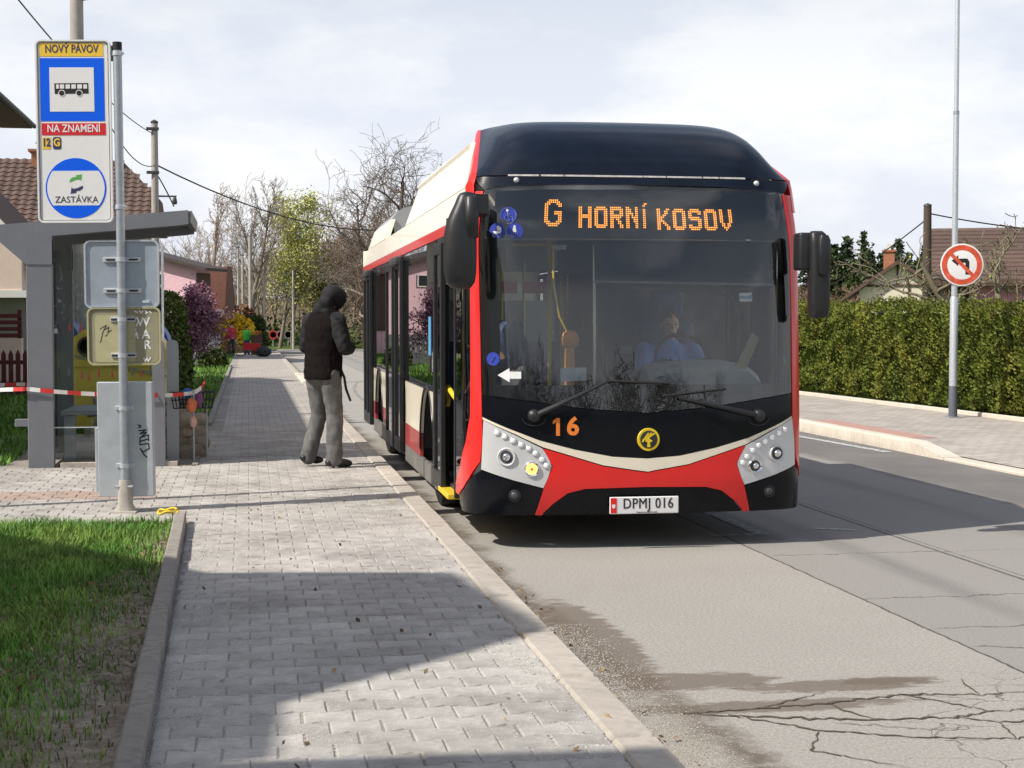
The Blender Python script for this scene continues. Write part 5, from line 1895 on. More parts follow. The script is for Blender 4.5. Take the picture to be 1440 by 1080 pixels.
# ---- barrier tape, two lengths and the loose end
def tape(pts, label, w=.045, seg=.14, name='barrier_tape'):
    P_ = [Vector(p) for p in pts]
    fine = []
    for a_, b_ in zip(P_[:-1], P_[1:]):
        n = max(1, int((b_ - a_).length / .035))
        for i in range(n):
            fine.append(a_.lerp(b_, i / n))
    fine.append(P_[-1])
    mb = MB()
    L_ = 0
    vs = []
    mi = []
    for i, p in enumerate(fine):
        tw = .25 * math.sin(i * .21) + .15 * math.sin(i * .057)
        up = Vector((0, math.sin(tw), math.cos(tw))) * w / 2
        vs += [p - up, p + up]
        if i:
            L_ += (fine[i] - fine[i - 1]).length
            mi.append(int(L_ / seg) % 2)
    faces = [(2 * i, 2 * i + 2, 2 * i + 3, 2 * i + 1) for i in range(len(fine) - 1)]
    o = len(mb.v)
    mb.v = [tuple(v) for v in vs]
    mb.f = faces
    mb.m = mi
    ob = mb.build(name, [M_tapew, M_taper], None, smooth=180, recalc=False)
    return tag(ob, label, 'barrier tape')
def sag(a_, b_, s, n=14):
    a_, b_ = Vector(a_), Vector(b_)
    return [a_.lerp(b_, k / n) - Vector((0, 0, s * 4 * (k / n) * (1 - k / n))) for k in range(n + 1)]
tape(sag((-4.2, 17.15, .99), (-2.29, 16.97, 1.00), .015) + sag((-2.29, 16.975, 1.00), (-1.0, 16.96, .925), .02) + sag((-1.0, 16.955, .925), (-.60, 17.25, .93), .01), 'red and white barrier tape strung across the shelter front')
tape(sag((-4.5, 20.6, .95), (-2.5, 20.2, .93), .03), 'second stretch of barrier tape behind the shelter post')
tape([(-.60, 17.24, .935), (-.555, 17.2, .95), (-.50, 17.18, .99), (-.462, 17.17, 1.06)], 'loose twisted tape end above the wire basket', w=.05)
# rods with the wire basket
rod = MB().tube([(0, 0, 0), (0, 0, .80)], .009, 8).build('iron_rod', M_galv, None, loc=(-.585, 17.22, PZ - .01))
tag(rod, 'thin iron rod holding the tape beside the soil bed', 'rod')
rod2 = MB().tube([(0, 0, 0), (0, 0, .62)], .010, 8).build('iron_rod', M_galv, None, loc=(-.455, 17.5, PZ - .01))
tag(rod2, 'thin iron rod under the wire basket', 'rod')
bk = thing('wire_basket', 'dark wire basket on an iron rod at the shelter corner', 'basket', (-.60, 17.45, .76))
mb = MB()
for z, s in ((0, .86), (.09, .93), (.17, 1.0)):
    pts = [(.24 * s, .12 * s, z), (-.24 * s, .12 * s, z), (-.24 * s, -.12 * s, z), (.24 * s, -.12 * s, z), (.24 * s, .12 * s, z)]
    mb.tube(pts, .009 if z > .1 else .006, 6)
mb.build('basket_hoops', M_dark, bk)
mb = MB()
for k in range(13):
    x = -.23 + .46 * k / 12
    for y in (-.115, .115):
        mb.tube([(x * .87, y * .87, 0), (x, y, .17)], .0045, 4)
for k in range(6):
    y = -.1 + .2 * k / 5
    for x in (-.235, .235):
        mb.tube([(x * .87, y * .87, 0), (x, y, .17)], .0045, 4)
for k in range(10):
    x = -.2 + .4 * k / 9
    mb.tube([(x, -.1, 0), (x, .1, 0)], .004, 4)
w = mb.build('basket_wires', M_dark, bk, smooth=None)
w['kind'] = 'stuff'
def cloth(name, label, cat, loc, rx, ry, rz_, m, seed):
    bm = bmesh.new()
    bmesh.ops.create_icosphere(bm, subdivisions=3, radius=1)
    for v in bm.verts:
        k = 1 + .28 * mnoise.noise(v.co * 2.2 + Vector((seed * 5, 1, 2)))
        v.co = (v.co.x * rx * k, v.co.y * ry * k, v.co.z * rz_ * k)
    bm.verts.index_update()
    mb = MB()
    mb.add([tuple(v.co) for v in bm.verts], [tuple(v.index for v in f.verts) for f in bm.faces])
    bm.free()
    return tag(mb.build(name, m, None, smooth=50, loc=loc), label, cat)
cloth('cloth_bundle', 'purple cloth bundle hanging over the basket rim', 'cloth', (-.53, 17.36, .87), .05, .05, .11, mat('purple_cloth', (.22, .08, .20), .8), 1)
cloth('cloth_bundle', 'blue bag lying in the wire basket', 'bag', (-.66, 17.44, .92), .07, .06, .05, mat('blue_bag', (.05, .15, .5), .6), 2)
cloth('tape_knot', 'orange knotted tape bundle on the thin rod', 'barrier tape', (-.605, 17.2, .80), .055, .045, .075, mat('orange_tape', (.60, .16, .06), .5), 3)
cloth('tape_knot', 'white and pink tape tail below the orange knot', 'barrier tape', (-.585, 17.19, .62), .035, .03, .065, mat('pink_tape', (.62, .38, .32), .5), 4)

# ---- concrete and timber utility poles, wires
def utility_pole(x, y, h, r0, r1, m, label, arm=True, group=None):
    t = thing('utility_pole', label, 'utility pole', (x, y, 0), 0, group)
    MB().tube([(0, 0, -.1), (0, 0, h)], [r0, r1], 14).build('shaft', m, t)
    MB().lathe([(r1 * 1.12, 0), (r1 * 1.12, .05), (.01, .10)], 14, Matrix.Translation((0, 0, h - .01))).build('pole_cap', M_darkgrey, t, smooth=40)
    if arm:
        MB().box(-.02, .55, -.03, .03, h * .72, h * .72 + .04).build('arm', M_darkgrey, t, smooth=None)
        MB().lathe([(.05, 0), (.07, .05), (.05, .16), (.02, .2)], 10, Matrix.Translation((.5, 0, h * .72 - .19))).build('insulator', M_darkgrey, t, smooth=40)
        for z in (.12, 1.25):
            MB().box(-r1 - .12, r1 + .03, -r1 - .03, -r1 + .02, h - z - .08, h - z, c=.01).build('wire_bracket', M_darkgrey, t, smooth=None)
    return t
utility_pole(-2.56, 25.0, 8.2, .12, .095, M_polec, 'concrete utility pole rising right behind the stop sign')
utility_pole(-2.37, 42.0, 6.85, .115, .088, M_polec, 'concrete utility pole above the shelter canopy, against the sky')
lampx = thing('utility_pole', 'concrete lamp bracket on the near utility pole', 'lamp', (-2.56, 25.0, 0))
lampx.name = 'street_lamp'
MB().tube([(.10, -.12, 6.62), (.22, -.14, 6.64), (.36, -.15, 6.74)], .028, 8).build('arm', M_galv, lampx)
MB().loft([ell(.36 + .05 * k, -.15, 6.70 + .05 * k, .06 - .01 * abs(k - 1), .06) for k in range(4)]).build('lamp_head', M_galvl, lampx, smooth=50)
lampx['label'] = 'small grey lamp head bracketed to the concrete pole above the sign'
def wire(a_, b_, s, r_, label):
    o = MB().tube(sag(a_, b_, s, 20), r_, 5, cap=False).build('overhead_wire', M_rubber, None, recalc=False)
    return tag(o, label, 'wire')
wire((-2.37, 42, 6.55), (-3.0, 15, 5.9), .35, .011, 'upper black wire running from the far concrete pole up past the sign')
wire((-2.5, 25, 5.65), (-2.37, 42, 5.75), .50, .012, 'lower black wire between the two concrete poles')
wire((-2.37, 42, 5.78), (9.2, 74, 6.6), 1.1, .022, 'long black wire sagging from the concrete pole over to behind the bus')
wire((-2.37, 42, 5.6), (-1.9, 42.2, 4.7), -.04, .018, 'short loose wire tail hanging beside the concrete pole')
# unseen street lamp to the left; its shadow lies across the pavement
sl = thing('lamp_post', 'slim grey lamp post left of the verge', 'lamp post', (-3.2, 13.15, PZ))
MB().tube([(0, 0, 0), (0, 0, 6.0)], [.07, .045], 12).build('shaft', M_galv, sl)
MB().box(-.05, .55, -.08, .08, 6.0, 6.08, c=.02).build('lamp_head', M_galvl, sl, smooth=30)

# ================================================================== right side: lamp column with the turn sign
LX, LY = 11.22, 23.7
col = thing('lamp_column', 'tall galvanised lamp column with a no left turn sign before the hedge', 'lamp post', (LX, LY, .15))
MB().tube([(0, 0, 0), (0, 0, .50), (0, 0, .505)], [.070, .070, .068], 18).build('dark_base', mat('painted_base', (.10, .11, .13), .5), col)
MB().tube([(0, 0, .506), (0, 0, 1.90), (0, 0, 1.95)], [.066, .064, .050], 18).build('lower_shaft', M_galvl, col)
MB().tube([(0, 0, 1.955), (0, 0, 4.9)], [.047, .045], 18).build('upper_shaft', M_galvl, col)
MB().tube([(0, 0, 4.905), (0, 0, 8.0)], [.036, .034], 18).build('top_shaft', M_galvl, col)
MB().tube([(0, 0, 4.86), (0, 0, 4.92)], .048, 18).build('shaft_collar', M_galv, col)
MB().box(-.13, .13, -.13, .13, -.02, .012, c=.004).build('base_plate', M_galv, col, smooth=30)
MB().box(-.1, .55, -.1, .1, 8.0, 8.09, c=.02).build('lamp_head', M_galvl, col, smooth=30)
ts = thing('turn_sign', 'round sign', 'x', (0, 0, 0))
del ts['category']
del ts['label']
ts.name = 'turn_sign'
ts.parent = col
ts.location = (.09, -.075, 2.455)
ts.rotation_euler = (0, 0, R(-14))
ts['label'] = 'round red rimmed sign with struck out left arrow'
Mx = Matrix.Rotation(R(90), 4, 'X')
MB().lathe([(.335, -.012), (.340, -.006), (.340, .004), (.330, .006), (.001, .006)], 48, Mx).build('disc', M_signw, ts, smooth=40)
MB().lathe([(.318, .005), (.318, .0085), (.235, .0085), (.235, .005)], 48, Mx).build('red_ring', M_signred2, ts, smooth=None)
mb = MB()
mb.prism([(.055, -.155), (.115, -.155), (.115, .05), (.085, .10), (-.06, .10), (-.06, .155), (-.165, .068), (-.06, -.02), (-.06, .035), (.055, .035)], -.0085, -.0062, axis='y')
mb.build('arrow', M_black, ts, smooth=None)
mb = MB()
d = .72
mb.prism([(-.195, .155), (-.155, .195), (.195, -.155), (.155, -.195)], -.0112, -.0088, axis='y')
mb.build('slash', M_signred2, ts, smooth=None)
MB().box(-.12, .02, .03, .075, -.02, .02).build('bracket', M_galv, ts, smooth=None)
# ================================================================== PEOPLE
M_skin = mat('skin', (.50, .29, .21), .55, var=.05, vscale=9)
M_vest = mat('vest_nylon', (.011, .008, .008), .9, var=.2, vscale=5, bump=.15, bscale=30, spec=.08)
M_hood = mat('black_jersey', (.007, .007, .009), .85, var=.2, vscale=9, bump=.2, bscale=90)
M_jean = mat('grey_denim', (.105, .103, .102), .9, var=.22, vscale=5, bump=.25, bscale=120, col2=(.15, .147, .143), c2pos=(.45, .7))
M_shoe = mat('black_leather', (.014, .014, .015), .45)
M_sole = mat('shoe_sole', (.05, .05, .05), .8)
M_hair = mat('dark_hair', (.03, .02, .014), .7, bump=.3, bscale=60)


def blob(mb, c, rx, ry, rz_, n=2, M=None):
    bm = bmesh.new()
    bmesh.ops.create_icosphere(bm, subdivisions=n, radius=1)
    vs = []
    for v in bm.verts:
        p = Vector((v.co.x * rx, v.co.y * ry, v.co.z * rz_))
        if M is not None:
            p = M @ p
        vs.append(p + Vector(c))
    bm.verts.index_update()
    mb.add(vs, [tuple(v.index for v in f.verts) for f in bm.faces])
    bm.free()


def limb(mb, pts, rad, n=14):
    mb.tube(pts, rad, n)
    for p, r_ in zip(pts, rad):
        blob(mb, p, r_, r_, r_)


def skin_mesh(mb, name, material, parent, voxel=.012, smooth=3, extra=None):
    """Melts the overlapping limbs into one continuous surface."""
    o = mb.build(name, material, None, smooth=180, recalc=False)
    m = o.modifiers.new('r', 'REMESH')
    m.mode = 'VOXEL'
    m.voxel_size = voxel
    bpy.context.view_layer.update()
    dg = bpy.context.evaluated_depsgraph_get()
    me = bpy.data.meshes.new_from_object(o.evaluated_get(dg))
    bm = bmesh.new()
    bm.from_mesh(me)
    for _ in range(smooth):
        bmesh.ops.smooth_vert(bm, verts=bm.verts[:], factor=.5, use_axis_x=True, use_axis_y=True, use_axis_z=True)
    if extra:
        bm.normal_update()
        for v in bm.verts:
            v.co += v.normal * extra(v.co)
    bm.to_mesh(me)
    bm.free()
    me.materials.clear()
    me.materials.append(material)
    me.shade_smooth()
    o.modifiers.clear()
    old = o.data
    o.data = me
    me.name = name
    bpy.data.meshes.remove(old)
    o.parent = parent
    return o


def hand(mb, w, d, up, side, curl=.5, s=1.0):
    """Palm with four unequal curled fingers and a thumb; w wrist, d pointing direction, up back of hand, side=+1 thumb towards +right."""
    w, d, up = Vector(w), Vector(d).normalized(), Vector(up)
    up = (up - d * up.dot(d)).normalized()
    rt_ = d.cross(up) * side
    M = Matrix((rt_, d, up)).transposed()
    blob(mb, w + d * .045 * s, .040 * s, .055 * s, .016 * s, 2, M)
    for k, (off, ln_) in enumerate(((.030, .072), (.011, .080), (-.009, .074), (-.028, .058))):
        b = w + d * .085 * s + rt_ * off * s
        p = [b]
        dirv = d.copy()
        for j, f in enumerate((.45, .32, .23)):
            dirv = (dirv - up * curl * (.5 + .35 * j)).normalized()
            p.append(p[-1] + dirv * ln_ * f * s)
        mb.tube([w + d * .05 * s + rt_ * off * .8 * s] + p, [.009 * s, .0092 * s, .0085 * s, .0078 * s, .0062 * s], 8)
    t0 = w + d * .025 * s + rt_ * .032 * s
    t1 = t0 + (d * .6 + rt_ * .75 - up * .3).normalized() * .034 * s
    t2 = t1 + (d * .9 + rt_ * .1 - up * .5 * curl).normalized() * .028 * s
    mb.tube([w + d * .012 * s + rt_ * .012 * s, t0, t1, t2], [.012 * s, .0115 * s, .010 * s, .007 * s], 8)


def person(label, loc, rz, J, skin=M_skin, top=None, legs=None, shoes=M_shoe, hair=M_hair, group=None, bulk=1.0, scale=1.0, seated=False, voxel=.014, collar=True, tname='jacket', lname='trousers'):
    t = thing('person', label, 'person', loc, rz, group)
    t.scale = (scale, scale, scale)
    D = dict(pel=(0, 0, .95), chest=(0, .0, 1.32), neck=(0, .02, 1.52), head=(0, .05, 1.66), shl=(-.19, 0, 1.44), shr=(.19, 0, 1.44),
             ell=(-.25, -.02, 1.14), elr=(.25, -.02, 1.14), wrl=(-.25, .10, .90), wrr=(.25, .10, .90), hil=(-.095, 0, .92), hir=(.095, 0, .92),
             knl=(-.11, .02, .50), knr=(.11, .02, .50), anl=(-.12, -.02, .09), anr=(.12, -.02, .09), hd=(0, 1, -.12))
    D.update(J)
    V = {k: Vector(p) for k, p in D.items() if isinstance(p, tuple)}
    hd = V['hd'].normalized()
    hs = Vector((0, 0, 1)).cross(hd) * -1
    hs.normalize()
    hu = hs.cross(hd)
    Mh = Matrix((hs, hd, hu)).transposed()
    # body: one continuous surface
    mb = MB()
    h = V['head']
    blob(mb, h + hu * .018, .073, .092, .100, 3, Mh)
    blob(mb, h + hd * .022 - hu * .055, .056, .068, .062, 2, Mh)
    blob(mb, h + hd * .100 - hu * .012, .012, .020, .022, 2, Mh)
    blob(mb, h + hd * .086 - hu * .056, .026, .014, .010, 2, Mh)
    blob(mb, h + hd * .078 + hu * .026, .050, .016, .012, 2, Mh)
    for s_ in (-1, 1):
        blob(mb, h + hs * .076 * s_ - hd * .005 - hu * .008, .010, .020, .032, 2, Mh)
    limb(mb, [V['neck'] - Vector((0, 0, .05)), V['neck'].lerp(h, .5) - hd * .01, h - hu * .05 - hd * .015], [.060, .055, .055])
    limb(mb, [V['pel'], V['pel'].lerp(V['chest'], .5), V['chest'], V['neck'] - Vector((0, 0, .07))], [.125, .115, .13, .075])
    for a, e, w in (('shl', 'ell', 'wrl'), ('shr', 'elr', 'wrr')):
        limb(mb, [V[a], V[a].lerp(V[e], .5), V[e], V[e].lerp(V[w], .4), V[w]], [.052, .047, .038, .039, .027])
    for a, k, w in (('hil', 'knl', 'anl'), ('hir', 'knr', 'anr')):
        limb(mb, [V[a], V[a].lerp(V[k], .45), V[k], V[k].lerp(V[w], .35), V[w]], [.082, .072, .052, .052, .036])
    for a, w, sd_ in (('ell', 'wrl', 1), ('elr', 'wrr', -1)):
        d = (V[w] - V[a]).normalized()
        up = Vector(D.get('hup', (0, .3, 1))) if abs(d.z) < .8 else Vector((-sd_ * 1.0, .3, 0))
        hand(mb, V[w], d, up, sd_, D.get('curl', .45))
    body = skin_mesh(mb, 'body', skin, t, .0085, 2)
    # eyes and hair
    for s_ in (-1, 1):
        mb = MB()
        blob(mb, h + hd * .080 + hs * .030 * s_ + hu * .008, .012, .010, .008, 2, Mh)
        mb.build('eye', M_black, body, smooth=180)
    if hair is not None:
        mb = MB()
        blob(mb, h - hd * .012 + hu * .042, .081, .094, .088, 3, Mh)
        skin_mesh(mb, 'hair', hair, t, .012, 1, lambda c: .008 * mnoise.noise(c * 40))
    if top is not None:
        mb = MB()
        r_ = bulk
        def ring(c, rx, ry, n=20):
            return [c + Vector((rx * math.cos(2 * math.pi * k / n), ry * math.sin(2 * math.pi * k / n), 0)) for k in range(n)]
        pel, ch, nk = V['pel'], V['chest'], V['neck']
        lo = pel + Vector((0, 0, -.06 if not seated else .0))
        sh_mid = (V['shl'] + V['shr']) / 2
        mb.loft([ring(lo, .185 * r_, .135 * r_), ring(pel + Vector((0, 0, .08)), .180 * r_, .130 * r_), ring(pel.lerp(ch, .6), .185 * r_, .130 * r_), ring(ch, .200 * r_, .138 * r_), ring(sh_mid - Vector((0, 0, .01)), .185 * r_, .115 * r_), ring(sh_mid + Vector((0, .01, .06)), .10, .08), ring(nk + Vector((0, 0, .02)), .072, .072)])
        for a, e, w in (('shl', 'ell', 'wrl'), ('shr', 'elr', 'wrr')):
            limb(mb, [V[a] + Vector((0, 0, -.012)), V[a].lerp(V[e], .5), V[e], V[e].lerp(V[w], .5), V[w] - (V[w] - V[e]).normalized() * .02], [.085 * r_, .072 * r_, .060 * r_, .054 * r_, .046 * r_])
        skin_mesh(mb, tname, top, t, voxel, 3, lambda c: .010 * mnoise.noise(c * 9) + .005 * mnoise.noise(c * 22))
    if legs is not None:
        mb = MB()
        limb(mb, [V['pel'] + Vector((0, 0, .10)), V['pel'], V['pel'] - Vector((0, 0, .05))], [.135, .140, .135])
        for a, k, w in (('hil', 'knl', 'anl'), ('hir', 'knr', 'anr')):
            limb(mb, [V[a], V[a].lerp(V[k], .45), V[k], V[k].lerp(V[w], .5), V[w] + Vector((0, 0, -.02))], [.118, .104, .086, .083, .080])
        skin_mesh(mb, lname, legs, t, voxel, 2, lambda c: .006 * mnoise.noise(Vector((c.x * 9, c.y * 9, c.z * 15))) + .006 * mnoise.noise(Vector((c.x * 20, c.y * 20, c.z * 9))) + (.008 * abs(mnoise.noise(Vector((c.x * 6, c.y * 6, c.z * 42)))) if c.z < .34 else 0))
    if shoes is not None:
        for w, s_ in (('anl', -1), ('anr', 1)):
            mb = MB()
            a = V[w]
            fd = Vector(D.get('toe' + ('l' if s_ < 0 else 'r'), (s_ * .12, 1, 0))).normalized()
            b = Vector((a.x, a.y, a.z - .045))
            lf = Vector((0, 0, D.get('lift' + ('l' if s_ < 0 else 'r'), 0)))
            limb(mb, [b - fd * .055 + lf, b + fd * .03 + lf * .6, b + fd * .12 - Vector((0, 0, .012)), b + fd * .175 - Vector((0, 0, .018))], [.043, .048, .044, .032])
            limb(mb, [a, b + lf * .8], [.046, .045])
            skin_mesh(mb, 'shoe', shoes, t, .010, 2)
    return t, V


# ---- man in hooded vest waiting by the bus
man, V = person('man in black hood and padded vest with grey jeans looking down beside the bus', (.775, 16.55, PZ + .005), math.atan2(-.78, .62), dict(
    pel=(0, 0, .98), chest=(0, .02, 1.36), neck=(0, .07, 1.56), head=(.01, .125, 1.70), shl=(-.205, .02, 1.47), shr=(.205, .02, 1.47),
    ell=(-.285, .02, 1.19), elr=(.295, .03, 1.20), wrl=(-.12, .27, 1.16), wrr=(.10, .28, 1.21), hil=(-.10, 0, .95), hir=(.10, 0, .95),
    knl=(-.13, .06, .52), knr=(.12, .05, .52), anl=(-.19, -.04, .11), anr=(.135, .02, .095), hd=(.0, .92, -.38), curl=.6, liftl=.02,
    toel=(-.05, 1, 0), toer=(.25, 1, 0)), top=M_hood, legs=M_jean, hair=None, bulk=.98, tname='hoodie', lname='jeans', voxel=.013, scale=1.05)
mb = MB()
def ringv(c, rx, ry, n=28):
    return [Vector(c) + Vector((rx * math.cos(2 * math.pi * k / n), ry * math.sin(2 * math.pi * k / n), 0)) for k in range(n)]
prof = []
zs = [.88 + .72 * k / 40 for k in range(41)]
for z in zs:
    y = _interp(z, [.88, 1.2, 1.40, 1.52, 1.60], [0, .01, .02, .035, .05])
    rx = _interp(z, [.88, .95, 1.2, 1.40, 1.47, 1.53, 1.57, 1.60], [.206, .208, .208, .220, .215, .176, .120, .105])
    ry = _interp(z, [.88, .95, 1.2, 1.40, 1.47, 1.53, 1.57, 1.60], [.168, .168, .164, .164, .152, .132, .115, .105])
    quilt = .006 * abs(math.sin((z - .88) / .118 * math.pi)) ** .6 if z < 1.5 else 0
    prof.append(ringv((0, y, z), rx + quilt, ry + quilt))
mb.loft(prof)
skin_mesh(mb, 'padded_vest', M_vest, man, .009, 1, lambda c: .007 * mnoise.noise(c * 11) + .004 * mnoise.noise(Vector((c.x * 30, c.y * 30, c.z * 14))))
mb = MB()
for s_ in (-1, 1):
    limb(mb, [(s_ * .185, .02, 1.475), (s_ * .20, .02, 1.46)], [.083, .086])
    limb(mb, [(s_ * .205, .02, 1.44), (s_ * .25, .02, 1.31), (s_ * .288, .028, 1.20)], [.088, .082, .075])
    limb(mb, [(s_ * .288, .028, 1.20), (s_ * .20, .16, 1.19), (s_ * .115, .265, 1.19)], [.073, .064, .054])
skin_mesh(mb, 'sleeves', M_hood, man, .010, 2, lambda c: .012 * mnoise.noise(c * 12) + .006 * mnoise.noise(c * 26))
# hood drawn over the bowed head
hdv = Vector((.0, .92, -.38)).normalized()
hsv = Vector((1, 0, 0))
huv = hsv.cross(hdv)
Mh = Matrix((hsv, hdv, huv)).transposed()
hc = Vector((.01, .125, 1.70))
rings = []
for t_, rx, ry, dz in ((-.121, .004, .004, .0), (-.118, .03, .03, .0), (-.108, .062, .066, .0), (-.075, .092, .096, .0), (-.02, .104, .113, .004), (.04, .102, .113, .006), (.085, .094, .106, .004), (.110, .083, .098, .0), (.116, .070, .085, .0), (.06, .066, .08, .0)):
    c = hc + hdv * t_ + huv * (.008 + dz)
    rings.append([c + hsv * rx * math.cos(2 * math.pi * k / 24) + huv * ry * math.sin(2 * math.pi * k / 24) for k in range(24)])
mb = MB().loft(rings, cap=False)
hoodo = mb.build('hood', M_hood, man, smooth=180, recalc=False)
mb = MB()
limb(mb, [(0, -.02, 1.58), (.005, .02, 1.62), (.008, .055, 1.66)], [.085, .085, .080])
blob(mb, (0, -.01, 1.555), .118, .080, .045, 3)
skin_mesh(mb, 'hood_drape', M_hood, man, .010, 2, lambda c: .009 * mnoise.noise(c * 14))
mb = MB()
mb.tube([(.14, .10, 1.00), (.165, .135, .90), (.175, .15, .78), (.22, .17, .66)], [.016, .017, .017, .015], 8, flat=.5)
mb.build('hanging_strap', M_rubber, man)
for s_ in ():
    mb = MB().prism([(s_ * .10 - .07, .78), (s_ * .10 + .07, .78), (s_ * .10 + .07, .90), (s_ * .10 - .07, .90)], -.152, -.144, axis='y')
    mb.build('jeans_pocket', M_jean, man, smooth=None)

# ---- driver at the wheel
M_shirt = mat('blue_shirt', (.16, .24, .60), .85, var=.1, vscale=6)
drv, _ = person('bus driver in a blue shirt sitting behind the wheel', (0, 0, 0), 0, dict(
    pel=(0, 0, .95), chest=(0, .05, 1.28), neck=(0, .06, 1.48), head=(0, .09, 1.62), shl=(-.2, .04, 1.41), shr=(.2, .04, 1.41), ell=(-.27, .22, 1.2), elr=(.27, .22, 1.2),
    wrl=(-.19, .42, 1.30), wrr=(.19, .42, 1.30), hil=(-.1, .05, .93), hir=(.1, .05, .93), knl=(-.14, .48, .92), knr=(.14, .48, .92), anl=(-.12, .55, .50), anr=(.12, .55, .50), hd=(0, 1, -.05), curl=.9), top=M_shirt, legs=M_dark, seated=True, tname='shirt')
drv.rotation_euler = (0, 0, math.pi)
drv.location = (2.935 + .56, 11.35 + 1.50, .06)

# ---- passenger stepping off, dark blue jacket, bent forward
M_jblue = mat('dark_blue_jacket', (.025, .05, .11), .7, var=.2, vscale=6)
pas, _ = person('passenger in dark blue jacket just inside the open front door', (0, 0, 0), 0, dict(
    pel=(0, -.05, .90), chest=(0, .12, 1.18), neck=(0, .24, 1.34), head=(0, .33, 1.43), shl=(-.19, .18, 1.28), shr=(.19, .18, 1.28), ell=(-.26, .22, 1.02), elr=(.28, .26, 1.02), wrl=(-.18, .42, .92), wrr=(.2, .40, 1.12),
    knl=(-.1, .16, .48), knr=(.1, .05, .48), hd=(0, .8, -.5)), top=M_jblue, legs=M_dark, tname='jacket', bulk=1.1)
pas.rotation_euler = (0, 0, R(110))
pas.location = (2.935 - .72, 11.35 + 1.35, .36)

# ---- figures on the far pavement
M_rj = mat('red_jacket', (.50, .02, .02), .7, var=.1)
M_gj = mat('green_jacket', (.08, .55, .06), .7, var=.1)
M_bj = mat('blue_trousers', (.06, .10, .25), .8)
p, _ = person('person in red jacket and dark trousers before the yellow bush', (-.72, 69.6, PZ), R(20), {}, top=M_rj, legs=M_dark, scale=.80, voxel=.03, bulk=1.2)
p, _ = person('child in bright green jacket beside the red cart', (-.06, 71.3, PZ), R(-30), {}, top=M_gj, legs=M_bj, scale=.72, voxel=.03, bulk=1.2)
# ================================================================== BUILDINGS
M_peach = mat('peach_render', (.80, .64, .55), .9, var=.05, vscale=2, bump=.2, bscale=40)
M_pinkw = mat('pink_render', (.74, .48, .54), .9, var=.06, vscale=2, bump=.2, bscale=40)
M_pink2 = mat('bright_pink_render', (.62, .28, .38), .9, var=.06, vscale=2, bump=.2, bscale=40)
M_beige = mat('beige_render', (.40, .37, .28), .9, var=.1, vscale=2, bump=.2, bscale=40)
M_creamw = mat('cream_render', (.66, .60, .48), .9, var=.06, vscale=2)
M_greyw = mat('grey_render', (.22, .22, .23), .9, var=.08, vscale=2)
M_trimw = mat('white_trim', (.78, .77, .75), .6)
M_trimb = mat('brown_timber', (.085, .05, .038), .8, var=.2, vscale=6)
M_tile = mat('brown_roof_tile', (.105, .066, .052), .75, var=.18, vscale=3, rndv=.16, bump=.2, bscale=50)
M_rooft = mat('roof_tile_far', (.105, .060, .046), .8, var=.25, vscale=3, bump=.3, bscale=25)
M_roofd = mat('dark_roof_sheet', (.06, .045, .042), .7, var=.2, vscale=3)
M_roofr = mat('red_brown_wall', (.26, .12, .085), .85, var=.15, vscale=2)
M_brick = mat('chimney_brick', (.36, .15, .08), .9, var=.25, vscale=8)
M_winf = mat('window_frame_white', (.74, .73, .70), .5)
M_wing = mat('window_dark', (.03, .035, .04), .12)


